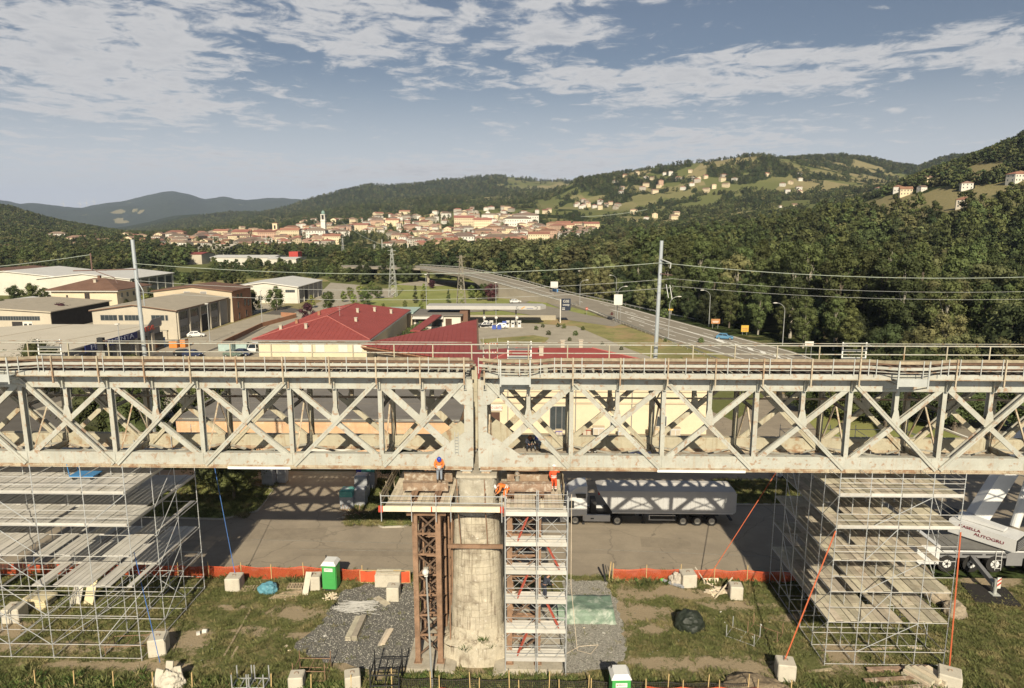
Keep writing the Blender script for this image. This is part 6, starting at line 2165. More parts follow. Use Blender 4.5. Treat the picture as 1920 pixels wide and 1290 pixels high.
cnt = 0
NF = 62000
for _ in range(NF * 4):
 if cnt >= NF:
  break
 s_ = rr.uniform(-150, 2100)
 lr = rr.random()
 r = math.exp(math.log(430) + (math.log(4200) - math.log(430)) * lr)
 x, y = at_r(s_, r)
 z = ground_z(x, y)
 sp, tp = proj(x, y, z)
 if tp > 500:
  continue
 fo, dr_ = land(x, y, z)
 if r < 1400 and 280 < sp < 1130:
  fo *= .25
 if r > 455 and r < 800 and sp > 1560:
  fo = min(fo, 1) * (.55 if tp > 355 else 1)
 if rr.random() > (fo - .42) * 4:
  continue
 if r < 1600 and any(abs(x - a) < 9 and -(26 if r < 900 else 10) < y - b < 9 for a, b in placed):
  continue
 h = rr.uniform(7, 12) * (1 + max(0, (r - 1500)) / 3500)
 far[rr.choice((0, 0, 1, 1, 2))].append((x, y, z - .6, h / 10, rr.uniform(0, 6.28), .9))
 cnt += 1
for k, pts in far.items():
 ms = []
 for v in range(3):
  q, cl = crown(500 + k * 10 + v, 10, 4.4, -.5, 130, 1.7, 9, 'round')
  ms.append(q.mesh('tree_form', leaf[k]))
 scatter('hill_forest', pts, ms)
MORE = [('round', 0, 55, 540, 552, 7, 9, 7, 'leafy tree between the white halls at the far left'), ('dark', 100, 330, 519, 526, 7, 10, 12, 'dark tree behind the halls on the left'), ('round', 335, 460, 524, 540, 5, 8, 9, 'tree in the hedge behind the office block'),
 ('round', 255, 330, 556, 572, 4, 6, 6, 'small garden tree right of the villa'), ('light', 640, 700, 548, 575, 4, 6, 6, 'young tree at the left edge of the lawn'), ('dark', 660, 790, 521, 532, 7, 10, 12, 'dark tree along the river behind the lawn'),
 ('bush', 1150, 1250, 596, 606, 2, 3, 0, ''), ('light', 700, 960, 578, 584, 2, 3, 7, 'low shrub along the slip road kerb'), ('round', 610, 660, 520, 528, 6, 8, 5, 'tree between gravel bar and lawn'), ('light', 440, 480, 552, 575, 5, 7, 3, 'pale tree beside the brick office block'),
 ('bush', 620, 660, 590, 610, 2, 3.4, 0, ''), ('bush', 1000, 1100, 606, 640, .8, 1.4, 8, 'dry bush on the bank beside the forecourt'), ('bush', 1120, 1320, 640, 700, .8, 1.5, 12, 'dry bush on the bank below the highway')]
for kind, pa, pb, ya, yb, h0, h1, cnt, lab in MORE:
 for k in range(cnt):
  s_ = pa + (pb - pa) * (k + rr.uniform(.2, .8)) / cnt
  x, y = G(s_, rr.uniform(ya, yb))
  tree(kind, x, y, rr.uniform(h0, h1), lab, 'group: ' + lab)
# -- vehicles
tyre_m = M('tyre', (.022, .021, .02), .9, .1, 3, 0)
rim_m = M('rim', (.50, .50, .48), .35, .1, 3, 0, metal=.6)
glass_m = M('car_glass', (.02, .025, .03), .08, .1, 1, 0, spec=.8)
black_m = M('black_plastic', (.03, .03, .03), .6, .1, 2, 0)
lamp_w = M('lamp_glass', (.6, .6, .58), .2, .05, 1, 0, spec=.6)
lamp_r = M('lamp_red', (.35, .02, .015), .3, .05, 1, 0)
def paintm(name, col):
 return M('car_' + name, col, .28, .03, .5, 0, spec=.6)
def wheel(T, x, y, r, w, side, rimm=rim_m, rr_=.62):
 """side -1: outer face towards -y"""
 yo = y + side * w / 2
 yi = y - side * w / 2
 t_ = MB().tube((x, yi, r), (x, yo, r), r, n=18).build('wheel', tyre_m, T)
 q = MB()
 q.tube((x, yo - side * .02, r), (x, yo + side * .012, r), r * rr_, r * rr_ * .92, 16)
 q.build('rim', rimm, t_)
 q = MB()
 q.tube((x, yo, r), (x, yo + side * .05, r), r * .2, r * .14, 8)
 for k in range(5):
  a = k * 2 * math.pi / 5
  q.bar((x + math.cos(a) * r * .15, yo + side * .015, r + math.sin(a) * r * .15), (x + math.cos(a) * r * .5, yo + side * .015, r + math.sin(a) * r * .5), .02, .05)
 q.build('hub', black_m if rimm is not rim_m else grey_steel, t_)
 return t_
def car(loc, rz, col, label, L=4.1, Wd=1.72, Hh=1.48, kind='hatch', group=None, name='parked_car'):
 T = thing(name, label, 'car' if kind != 'van' else 'van', (loc[0], loc[1], loc[2] if len(loc) > 2 else 0), group, rz)
 WL[T.name] = Vector((0, 0, 0))
 a = L / 2
 if kind == 'van':
  pr = [(-a, .35), (-a, 1.0), (-a + .25, 1.15), (-a + .95, Hh * .98), (-a + 1.3, Hh), (a - .1, Hh), (a, Hh - .15), (a, .35)]
  belt = 1.15
 elif kind == 'sedan':
  pr = [(-a, .34), (-a, .62), (-a + .12, .78), (-a + 1.15, .92), (-a + 1.85, Hh - .05), (-a + 2.2, Hh), (a - 1.5, Hh - .02), (a - .75, .98), (a - .08, .92), (a, .6), (a, .34)]
  belt = .93
 else:
  pr = [(-a, .34), (-a, .62), (-a + .12, .76), (-a + .95, .93), (-a + 1.6, Hh - .06), (-a + 1.95, Hh), (a - .75, Hh - .03), (a - .25, .98), (a, .88), (a, .34)]
  belt = .94
 hw = Wd / 2
 def half(z):
  return hw if z <= belt else hw - (z - belt) * .32
 n = len(pr)
 q = MB()
 q.add([(x, -half(z), z) for x, z in pr] + [(x, half(z), z) for x, z in pr], [tuple(range(n - 1, -1, -1)), tuple(range(n, 2 * n))] + [(i, (i + 1) % n, n + (i + 1) % n, n + i) for i in range(n)])
 q.box(-a + .1, a - .1, -hw + .12, hw - .12, .2, .34)
 b = fix(q.build('body', paintm(col[0], col[1]), T))
 md = b.modifiers.new('bevel', 'BEVEL')
 md.width = .05
 md.segments = 2
 md.limit_method = 'ANGLE'
 cab = [(x, z) for x, z in pr if z > belt - .02]
 if kind == 'van':
  wn = [(-a + .55, 1.2), (-a + 1.0, Hh - .12), (-a + 1.75, Hh - .12), (-a + 1.75, 1.2)]
  ws = ((-a + .27, 1.17), (-a + .93, Hh * .96))
 else:
  i0 = next(i for i, p in enumerate(pr) if p[1] > belt + .3)
  f0, f1 = pr[i0 - 1], pr[i0]
  r1, r0 = [p for p in pr if p[1] > belt + .3][-1], pr[[i for i, p in enumerate(pr) if p[1] > belt + .3][-1] + 1]
  wn = [(f0[0] + .28, belt + .04), (f1[0] + .12, Hh - .13), (r1[0] - .05, Hh - .13), (r0[0] - .18, belt + .06)]
  ws = ((f0[0] + .06, f0[1] + .04), (f1[0] - .02, f1[1] - .03))
 for s_ in (-1, 1):
  q = MB()
  q.slab([(x, s_ * (half(z) + .004), z) for x, z in wn], (0, s_ * .008, 0))
  fix(q.build('window', glass_m, T))
  xm = (wn[1][0] + wn[2][0]) / 2
  if kind != 'van':
   MB().slab([(xm - .04, s_ * (half(belt) + .012), belt + .03), (xm + .04, s_ * (half(belt) + .012), belt + .03), (xm + .04, s_ * (half(Hh - .12) + .012), Hh - .12), (xm - .04, s_ * (half(Hh - .12) + .012), Hh - .12)], (0, s_ * .01, 0)).build('door_pillar', paintm(*col), T)
 q = MB()
 (x0, z0), (x1, z1) = ws
 q.add([(x0 - .012, -half(z0) + .1, z0 + .01), (x0 - .012, half(z0) - .1, z0 + .01), (x1 - .012, half(z1) - .1, z1 + .01), (x1 - .012, -half(z1) + .1, z1 + .01)], [(0, 1, 2, 3)])
 q.build('windscreen', glass_m, T)
 if kind != 'van':
  (x1, z1), (x0, z0) = r1, r0
  q = MB()
  q.add([(x0 + .014, -half(z0) + .12, z0 + .02), (x0 + .014, half(z0) - .12, z0 + .02), (x1 + .014, half(z1) - .1, z1 - .02), (x1 + .014, -half(z1) + .1, z1 - .02)], [(0, 3, 2, 1)])
  q.build('rear_window', glass_m, T)
 for s_ in (-1, 1):
  MB().cbox((-a + .03, s_ * (hw - .28), .68), (.1, .36, .13)).build('headlight', lamp_w, T)
  MB().cbox((a - .02, s_ * (hw - .2), .82), (.08, .26, .16)).build('tail_light', lamp_r, T)
  MB().cbox((-a + 1.35 if kind != 'van' else -a + .75, s_ * (hw + .08), 1.0), (.12, .16, .12)).build('mirror', paintm(*col), T)
  for xx in (-a + .75, a - .75):
   wheel(T, xx, s_ * (hw - .09), .31, .2, s_)
 MB().cbox((-a - .01, 0, .45), (.06, .9, .16)).build('grille', black_m, T)
 return T
white = ('white', (.66, .66, .63))
car((*G(368, 632), .06), R(200), white, 'small white hatchback parked beside the workshop hall')
car((*G(1359, 637), .15), R(150) + .12, ('light_blue', (.10, .24, .38)), 'light blue hatchback driving on the highway', name='driving_car')
car((*G(966, 569), .2), R(195), white, 'white estate car leaving the slip road towards the petrol station', name='driving_car')
car((*G(938, 616), .06), R(2), white, 'white hatchback at the fuel pumps', L=4.2)
car((*G(909, 614), .06), R(5), ('black', (.02, .022, .025)), 'dark jeep with white roof partly hidden by the red roof edge', L=3.9, Hh=1.7)
car((30.0, 74.9, .05), R(200), ('silver', (.45, .46, .47)), 'silver car behind the right scaffold, left of two', L=4.3)
car((33.2, 76.4, .05), R(190), ('dark_grey', (.06, .065, .07)), 'dark car behind the right scaffold, right of two', L=4.3)
car((-50.5, 63.3, .05), R(75), white, 'white van behind the left scaffold at the picture edge', L=5.2, Wd=1.95, Hh=2.2, kind='van', name='parked_van')
car((-53, 58.5, .05), R(80), ('silver', (.45, .46, .47)), 'silver car in front of the white van at the left picture edge')
car((*G(478, 660), .06), R(95), white, 'white van parked left of the red-roofed building', L=4.8, Wd=1.9, Hh=2.0, kind='van', name='parked_van')
for px_, py_, c_, lb in ((345, 668, ('black', (.02, .022, .025)), 'black car behind the hand rail, left of the lane'), (362, 669, ('dark_blue', (.03, .04, .08)), 'dark blue car behind the hand rail beside the black one'),
 (438, 669, ('green_grey', (.12, .16, .13)), 'grey green car behind the hand rail at the lane mouth'), (455, 667, ('dark_blue', (.03, .04, .08)), 'dark blue car at the lane mouth near the white van')):
 car((*G(px_, py_), .06), R(170), c_, lb)
for (x, y, rz, lb) in ((-50, 104, 5, 'white lorry box van seen through the left span'), (-37, 107, 85, 'white box van behind the garage roof'), (-29, 106.5, 5, 'long white van behind the flat garage roof'), (-66, 99, 40, 'white van beside the trees behind the left span')):
 car((x, y, .05), R(rz), white, lb, L=6.2, Wd=2.1, Hh=2.9, kind='van', name='parked_van')
car((14.6, 81.5, .06), R(3), ('dark_blue', (.03, .04, .08)), 'dark blue car behind the truck under the right span')
T = thing('flat_trailer', 'low dark trailer parked between truck and shop row', 'trailer', (8.2, 82.8, .05))
MB().cbox((8.2, 82.8, .6), (2.9, 1.4, .22)).build('bed', black_m, T)
for e in (-.7, .7):
 wheel(T, 8.2 + e * .5, 82.05, .28, .2, -1)
TX, TY = 0.0, 61.25
T = thing('articulated_truck', 'white articulated tipper truck facing left below the right span', 'truck', (11, 62.4, .05))
wp = M('truck_white', (.62, .62, .60), .35, .04, .5, 0, spec=.5)
gp = M('trailer_grey', (.46, .46, .45), .5, .06, .6, .08, 8, spec=.4, spot=((.38, .37, .35), 1.2, .5, .75, .5))
tarp = M('trailer_tarp', (.47, .45, .42), .8, .06, .5, .3, 3)
Y0, Y1 = 61.2, 63.7
cabp = [(3.42, .75), (3.36, 1.6), (3.50, 2.25), (3.72, 3.0), (4.1, 3.35), (4.9, 3.85), (5.75, 3.9), (5.75, .95)]
q = MB()
n = len(cabp)
q.add([(x, Y0 + .03 + max(0, z - 3) * .12, z) for x, z in cabp] + [(x, Y1 - .03 - max(0, z - 3) * .12, z) for x, z in cabp], [tuple(range(n - 1, -1, -1)), tuple(range(n, 2 * n))] + [(i, (i + 1) % n, n + (i + 1) % n, n + i) for i in range(n)])
b = fix(q.build('cab', wp, T))
md = b.modifiers.new('bevel', 'BEVEL')
md.width = .09
md.segments = 3
md.limit_method = 'ANGLE'
fix(MB().slab([(3.47, Y0 + .12, 2.2), (3.47, Y1 - .12, 2.2), (3.66, Y1 - .14, 2.95), (3.66, Y0 + .14, 2.95)], (-.05, 0, .02)).build('windscreen', glass_m, T))
fix(MB().slab([(3.66, Y0 + .022, 1.75), (4.5, Y0 + .022, 1.72), (4.5, Y0 + .022, 2.42), (3.80, Y0 + .022, 2.42)], (0, -.015, 0)).build('window', glass_m, T))
fix(MB().slab([(4.75, Y0 + .03, 2.75), (5.6, Y0 + .03, 2.7), (5.6, Y0 + .03, 3.15), (4.6, Y0 + .03, 3.15)], (0, -.02, 0)).build('window', glass_m, T))
MB().box(3.5, 4.0, Y0 - .14, Y0 - .02, 1.75, 2.45).build('mirror', black_m, T)
MB().slab([(3.25, Y0 + .05, 3.05), (3.25, Y1 - .05, 3.05), (3.85, Y1 - .05, 3.3), (3.85, Y0 + .05, 3.3)], (0, 0, .06)).build('sun_visor', M('visor_blue', (.10, .13, .18), .3, .1), T)
MB().box(3.2, 3.9, Y0 + .04, Y1 - .04, .32, .95).build('bumper', wp, T)
MB().box(3.18, 3.24, Y0 + .15, Y0 + .65, .6, .8).build('headlight', lamp_w, T)
MB().box(3.18, 3.24, Y1 - .65, Y1 - .15, .6, .8).build('headlight', lamp_w, T)
MB().box(5.35, 7.95, Y0 + .06, Y0 + .3, .38, 1.0).build('side_skirt', wp, T)
MB().box(5.45, 7.9, Y1 - .3, Y1 - .06, .38, 1.0).build('side_skirt', wp, T)
MB().box(6.1, 6.4, Y0 + .05, Y0 + .058, .6, .72).build('marking', black_m, T)
MB().box(3.9, 10.4, Y0 + .75, Y1 - .75, .62, .98).build('chassis', black_m, T)
MB().box(7.5, 9.6, Y0 + .4, Y1 - .4, 1.0, 1.2).cbox((6.4, 62.4, 1.6), (.5, 1.6, 1.1)).build('fifth_wheel', black_m, T)
wheel(T, 4.63, Y0 + .2, .5, .32, -1)
wheel(T, 4.63, Y1 - .2, .5, .32, 1)
for s_, yy in ((-1, Y0 + .22), (1, Y1 - .22)):
 wheel(T, 8.62, yy, .5, .4, s_)
 for xx in (14.85, 16.2, 17.55):
  wheel(T, xx, yy, .5, .36, s_)
  MB().box(xx - .62, xx + .62, yy - .2, yy + .2, 1.06, 1.1).build('mudguard', black_m, T)
fix(MB().slab([(5.3, Y0 + .06, .45), (5.5, Y0 + .06, .45), (5.55, Y0 + .06, 0.05), (5.3, Y0 + .06, .05)], (0, .3, 0)).build('mudflap', black_m, T))
zb, zt = 1.32, 3.45
q = MB()
lo = [(8.15, Y0 + .02), (19.45, Y0 + .02), (19.45, Y1 - .02), (8.15, Y1 - .02)]
up = [(6.75, Y0), (19.6, Y0), (19.6, Y1), (6.75, Y1)]
q.add([(x, y, zb) for x, y in lo] + [(x, y, zt) for x, y in up], [(3, 2, 1, 0), (4, 5, 6, 7), (0, 1, 5, 4), (1, 2, 6, 5), (2, 3, 7, 6), (3, 0, 4, 7)])
q.build('tipper_body', gp, T)
for k in range(26):
 x = 8.6 + k * .43
 MB().box(x, x + .415, Y0 - .022, Y0 - .002, zb + .1, zt - .14).build('side_panel', gp, T)
MB().box(8.1, 19.5, Y0 - .05, Y0 + .02, zb - .07, zb + .06).build('lower_rail', lamp_w, T)
MB().box(6.9, 19.62, Y0 - .05, Y0 + .02, zt - .1, zt + .03).build('upper_rail', gp, T)
MB().box(19.3, 19.66, Y0 - .04, Y0 + .02, zb, zt).build('corner_post', gp, T)
q = MB()
m_ = [(6.7, Y0 - .02, zt + .04), (19.64, Y0 - .02, zt + .04), (19.64, Y1 + .02, zt + .04), (6.7, Y1 + .02, zt + .04), (7.35, Y0 + .95, 3.95), (19.2, Y0 + .95, 3.95), (19.2, Y1 - .95, 3.95), (7.35, Y1 - .95, 3.95)]
q.add(m_, [(4, 5, 6, 7), (0, 1, 5, 4), (1, 2, 6, 5), (2, 3, 7, 6), (3, 0, 4, 7)])
q.build('tarpaulin', tarp, T)
MB().box(9.5, 19.2, Y0 + .8, Y1 - .8, .9, 1.28).build('trailer_chassis', black_m, T)
MB().box(11.6, 14.1, Y0 + .05, Y0 + .1, 1.0, 1.06).box(11.6, 14.1, Y0 + .05, Y0 + .1, .55, .62).box(11.6, 11.7, Y0 + .06, Y0 + .1, .62, 1.0).build('side_guard', lamp_w, T)
MB().box(11.8, 13.9, Y0 + .3, Y0 + .7, .6, 1.0).build('pallet_box', black_m, T)
for e in (Y0 + .4, Y1 - .4):
 MB().box(11.1, 11.25, e, e + .15, .15, 1.2).cbox((11.17, e + .07, .12), (.3, .3, .1)).build('landing_leg', black_m, T)
MB().cbox((6.85, Y0 + .2, 3.15), (.14, .3, .2)).build('marker_lamp', lamp_r, T)
MB().box(19.3, 19.55, Y0 + .2, Y1 - .2, .5, .62).build('under_run_bar', black_m, T)
cw = M('crane_white', (.60, .60, .58), .4, .05, .6, 0, spec=.5, spot=((.42, .4, .36), 1.5, .6, .78, .4))
cg = M('crane_grey', (.20, .20, .20), .6, .08, .6, 0)
T = thing('mobile_crane', 'large white five-axle mobile crane at the right picture edge', 'crane', (40, 54.3, 0))
CY0, CY1 = 53.0, 55.8
q = MB()
q.box(32.4, 49.5, CY0 + .05, CY1 - .05, 1.25, 1.9)
q.build('chassis', cg, T)
MB().box(32.4, 49.5, CY0, CY0 + .05, 1.78, 1.98).build('deck_edge', cw, T)
MB().box(32.35, 49.5, CY0, CY1, 1.91, 1.99).build('deck', M('crane_deck', (.17, .165, .15), .9, .15, 1.5, .2), T)
MB().box(32.0, 33.9, CY0 - .05, CY1, .7, 2.35).build('rear_box', cw, T)
for k, x in enumerate((34.6, 36.6, 38.5, 41.6, 43.4)):
 wheel(T, x, CY0 + .25, .72, .5, -1, rimm=cw, rr_=.52)
 wheel(T, x, CY1 - .25, .72, .5, 1, rimm=cw, rr_=.52)
 MB().box(x - .8, x + .8, CY0 - .0, CY0 + .6, 1.5, 1.6).build('mudguard', black_m, T)
MB().box(39.4, 40.7, CY0 + .02, CY0 + .4, .6, 1.7).build('tool_box', cg, T)
q = MB()
for e in (-.24, .24):
 q.tube((38.7 + e, CY0 - .1, .25), (38.7 + e, CY0 - .04, 1.95), .025)
for k in range(5):
 q.tube((38.46, CY0 - .08, .4 + k * .36), (38.94, CY0 - .08, .4 + k * .36), .02)
q.build('ladder', lamp_w, T)
c0 = Vector((38.9, 54.8, 0))
rzc = R(-52)
ux, uy = Vector((math.cos(rzc), math.sin(rzc), 0)), Vector((-math.sin(rzc), math.cos(rzc), 0))
def cp(a, b, z):
 v = c0 + ux * a + uy * b
 return (v.x, v.y, z)
def cq(a0, a1, b0, b1, z0, z1, nm, mt, ztip=None):
 q_ = MB()
 z1b = z1 if ztip is None else ztip
 q_.add([cp(a0, b0, z0), cp(a1, b0, z0), cp(a1, b1, z0), cp(a0, b1, z0), cp(a0, b0, z1), cp(a1, b0, z1b), cp(a1, b1, z1b), cp(a0, b1, z1)],
 [(3, 2, 1, 0), (4, 5, 6, 7), (0, 1, 5, 4), (1, 2, 6, 5), (2, 3, 7, 6), (3, 0, 4, 7)])
 return fix(q_.build(nm, mt, T))
cq(-2.6, 2.3, -1.15, 1.15, 2.1, 3.3, 'turret', cw, 3.2)
cq(2.32, 2.4, -1.0, 1.0, 2.2, 3.1, 'grille', black_m)
for k in range(5):
 cq(2.41, 2.45, -1.0, 1.0, 2.25 + k * .17, 2.31 + k * .17, 'louvre', cg)
cq(-2.2, 1.2, -1.2, 1.2, 1.99, 2.09, 'turntable', black_m)
cq(-3.5, -2.65, -1.0, 1.1, 2.0, 3.5, 'winch', black_m)
maroon = M('maroon_lettering', (.22, .03, .04), .6, .05)
for s_, a, z, sz in (('CASELLA', -1.0, 2.98, .33), ('AUTOGRU', .45, 2.62, .36)):
 v = c0 + ux * a + uy * -1.18
 text('sign_lettering', s_, sz, (v.x, v.y, z), (R(90), 0, rzc), maroon, T, .008, xs=1.25)
cq(-2.2, 1.2, -.4, .4, 3.3, 3.75, 'boom_foot', cw, 3.5)
b0, b1 = Vector((38.9, 56.4, 3.3)), Vector((51.5, 60.5, 22.0))
d_ = (b1 - b0)
MB().bar(b0, b0 + d_ * .62, 1.15, 1.35, up=(1, 0, 0)).build('boom', cw, T)
MB().bar(b0 + d_ * .62, b1, .95, 1.1, up=(1, 0, 0)).build('boom_section', cw, T)
MB().tube((41.0, 54.8, 3.2), (42.3, 55.6, 6.9), .36, n=14).build('lift_cylinder', cw, T)
MB().tube((42.3, 55.6, 6.9), (43.8, 57.4, 11.2), .2, n=12).build('lift_rod', lamp_w, T)
MB().tube((42.4, 53.6, 3.2), (41.6, 55.2, 6.0), .1, n=8).tube((43.2, 53.4, 2.8), (42.3, 55.2, 6.4), .09, n=8).cbox((42.3, 53.6, 2.9), (.5, .6, .5)).build('stay', cw, T)
cabm = MB().box(42.6, 44.2, 53.1, 54.6, 2.1, 4.2).build('operator_cab', cw, T)
MB().box(42.75, 44.05, 53.05, 53.09, 2.9, 4.0).build('pane', glass_m, cabm)
MB().bar((36.6, 53.2, 1.35), (36.0, 49.3, .95), .32, .36).build('outrigger', cg, T)
MB().tube((36.0, 49.2, .2), (36.0, 49.2, 1.5), .12, n=10).cbox((36.0, 49.2, .24), (.6, .6, .08)).build('outrigger_jack', grey_steel, T)
q = MB()
q.cbox((36.12, 49.05, 1.25), (.3, .04, .9))
st = q.build('warning_board', trim_m, T)
MB().slab([(35.98, 49.02, .95), (36.26, 49.02, 1.2), (36.26, 49.02, 1.38), (35.98, 49.02, 1.13)], (0, -.005, 0)).slab([(35.98, 49.02, 1.3), (36.26, 49.02, 1.55), (36.26, 49.02, 1.69), (35.98, 49.02, 1.45)], (0, -.005, 0)).build('stripe', redp, st)
o = MB().cbox((35.75, 49.3, .15), (3.1, 2.7, .16), rz=R(-12)).build('outrigger_pad', M('rubber_pad', (.028, .025, .022), .9, .2, 2, .3))
tag(o, 'large black square pad on the grass under the crane outrigger', 'pad')
# -- street lamps, signs, guard rails, pylons
lampm = M('lamp_pole', (.38, .39, .38), .5, .08, 1, 0, metal=.3)
def street_lamp(x, y, z, h, arm, label, group='curved lamps along the highway', ry=0.0, two=False):
 T = thing('street_lamp', label, 'street lamp', (x, y, z), group)
 q = MB()
 q.tube((x, y, z), (x, y, z + h * .82), .11, .07, 8)
 for k in range(5):
  a0, a1 = R(90 * k / 5), R(90 * (k + 1) / 5)
  rr_ = abs(arm)
  f = lambda a: (x + (arm * (1 - math.cos(a))), y, z + h * .82 + h * .18 * math.sin(a))
  q.tube(f(a0), f(a1), .06, .05, 6)
 q.build('pole', lampm, T)
 MB().ell((x + arm * 1.15, y, z + h), (.55, .2, .14), 8, 5).build('lamp_head', trim_m, T)
 return T
for (bx, by, tx, ty, side, lab) in ((1467, 649, 1450, 568, -1, 'curved lamp nearest the bridge on the far kerb of the highway'), (1329, 613, 1315, 544, -1, 'curved lamp on the far kerb behind the blue car'),
 (1253, 637, 1272, 556, 1, 'curved lamp on the near kerb right of the right mast'), (1157, 605, 1174, 537, 1, 'curved lamp left of the right mast with the white sign'),
 (1155, 565, 1141, 516, -1, 'curved lamp on the far kerb above the white sign'), (1087, 578, 1103, 525, 1, 'curved lamp behind the petrol totem'), (1066, 549, 1077, 524, 1, 'curved lamp right of the blue sign'),
 (1050, 543, 1040, 500, -1, 'curved lamp on the far kerb over the white and blue signs'), (1096, 554, 1085, 508, -1, 'curved lamp on the far kerb between the signs'),
 (1000, 535, 990, 495, -1, 'curved lamp at the viaduct ramp on the far kerb'), (953, 530, 966, 499, 1, 'curved lamp on the near side of the viaduct ramp')):
 x, y = G(bx, by)
 d_ = ray(tx, ty)
 t_ = y / d_.y
 h = CAM_H + d_.z * t_
 street_lamp(x, y, 0, h, side * 2.0, lab)
for (bx, by, ty, lab) in ((394, 642, 570, 'straight street lamp beside the parked white hatchback'), (492, 610, 545, 'straight street lamp at the end of the lane wall'), (229, 690, 608, 'thin street lamp in front of the blue sign'),
 (800, 590, 515, 'thin lamp pole on the lawn near the oval tree'), (930, 600, 530, 'thin lamp pole behind the canopy')):
 x, y = G(bx, by)
 d_ = ray(bx, ty)
 h = CAM_H + d_.z * (y / d_.y)
 T = thing('street_lamp', lab, 'street lamp', (x, y, 0), 'straight lamp poles')
 MB().tube((x, y, 0), (x, y, h), .12, .07, 8).build('pole', lampm, T)
 MB().cbox((x, y - .2, h + .08), (.75, .55, .18)).build('lamp_head', trim_m, T)
T = thing('street_lamp', 'tall grey lamp post in front of the left trestle', 'street lamp', (-5.75, 37.5, 0))
MB().tube((-5.75, 37.5, 0), (-5.95, 37.5, 7.7), .075, .05, 10).build('pole', lampm, T)
MB().ell((-5.98, 37.4, 7.95), (.2, .24, .2), 10, 7).cbox((-5.95, 37.45, 7.72), (.2, .2, .1)).build('lamp_head', trim_m, T)
MB().cbox((-5.98, 37.6, 8.12), (.3, .12, .06)).build('bracket', paint_dull, T)
gr_m = M('guard_rail', (.40, .40, .38), .5, .1, 1, 0, metal=.4)
def guard(u0, u1, v, label):
 T = thing('guard_rail', label, 'guard rail', tuple(along(u0, v)))
 N_ = int((u1 - u0) * 6)
 for k in range(N_):
  a, b = along(u0 + (u1 - u0) * k / N_, v), along(u0 + (u1 - u0) * (k + 1) / N_, v)
  MB().bar(a + Vector((0, 0, .62)), b + Vector((0, 0, .62)), .06, .30).build('rail', gr_m, T)
 q = MB()
 L_ = 0
 prev = along(u0, v)
 u = u0
 while u < u1:
  p = along(u, v)
  if (p - prev).length > 2.6:
   MB().bar(p + Vector((0, .05, -.05)), p + Vector((0, .05, .75)), .10, .14).build('post', paint_dull, T)
   prev = p
  u += .01
 return T
guard(3.5, 12.2, -.03, 'long steel guard rail along the wooded side of the highway')
guard(6.3, 12.2, 1.03, 'steel guard rail along the petrol station side of the highway')
guard(1, 3.45, -.02, 'pale rail on the far edge of the viaduct')
guard(1, 5.5, 1.02, 'pale rail on the near edge of the viaduct')
T = thing('viaduct', 'concrete viaduct pillars under the curving road', 'viaduct', tuple(along(2.5, .5)))
for u in (1.2, 1.9, 2.6, 3.2, 3.8, 4.4):
 p = along(u, .5)
 a, b = along(u, .1), along(u, .9)
 MB().bar((a.x, a.y, p.z - 1.6), (b.x, b.y, p.z - 1.6), 1.4, 1.0).build('crosshead', concrete_yard, T)
 for v in (.25, .75):
  w = along(u, v)
  if w.z > 2.4:
   MB().tube((w.x, w.y, -.2), (w.x, w.y, w.z - 2.0), .7, n=10).build('pillar', concrete_yard, T)
for v in (.15, .5, .85):
 q = MB()
 for k in range(14):
  u = 1 + k * .27
  a, b = along(u, v), along(u + .27, v)
  q.bar((a.x, a.y, a.z - .65), (b.x, b.y, b.z - .65), .8, 1.0)
 q.build('girder', concrete_yard, T)
def road_sign(px_, py_, top, w, h, mat, label, two=True, ang=0.0, stripe=None):
 x, y = G(px_, py_)
 d_ = ray(px_, top)
 zt_ = CAM_H + d_.z * (y / d_.y)
 T = thing('road_sign', label, 'road sign', (x, y, 0))
 for e in ((-w * .3, w * .3) if two else (0,)):
  MB().tube((x + e, y + .08, 0), (x + e, y + .08, zt_ - .05), .045, n=6).build('post', lampm, T)
 MB().cbox((x, y, zt_ - h / 2), (w, .06, h)).build('panel', mat, T)
 if stripe:
  MB().cbox((x, y - .035, zt_ - h / 2), (w * .7, .01, h * .14)).cbox((x, y - .035, zt_ - h * .75), (w * .6, .01, h * .1)).build('lettering_bars', stripe, T)
 return T
yel = M('sign_yellow', (.55, .35, .06), .6, .1)
blu = M('sign_blue', (.10, .26, .50), .6, .1)
brn = M('sign_brown', (.42, .2, .08), .6, .1)
road_sign(1158, 608, 552, 2.4, 3.0, trim_m, 'white panel sign on the pole left of the right mast')
road_sign(1039, 560, 528, 2.8, 2.3, trim_m, 'white panel sign above the blue direction sign')
road_sign(1041, 558, 542, 2.2, 3.4, blu, 'blue direction sign at the junction', stripe=trim_m)
road_sign(1341, 616, 598, 2.4, 1.3, brn, 'brown and yellow direction sign beyond the highway behind the blue car', stripe=trim_m)
road_sign(1396, 628, 610, 1.9, 1.7, yel, 'yellow direction sign beyond the highway nearest the blue car', stripe=brn)
road_sign(1257, 598, 579, 1.4, .5, yel, 'small yellow sign beyond the highway beside the right mast', two=False)
road_sign(1515, 676, 640, 1.8, 1.1, trim_m, 'pale panel sign at the road edge above the hand rail', stripe=brn)
for (px_, py_, lab) in ((1147, 600, 'red and white no entry disc beside the slip road'), (1100, 590, 'small red and white marker post at the island')):
 x, y = G(px_, py_)
 T = thing('road_sign', lab, 'road sign', (x, y, 0))
 MB().tube((x, y, 0), (x, y, 2.3), .05, n=6).build('post', lampm, T)
 MB().tube((x, y - .06, 1.9), (x, y - .1, 1.9), .42, n=14).build('disc', redp, T)
 MB().cbox((x, y - .11, 1.9), (.55, .01, .14)).build('bar', trim_m, T)
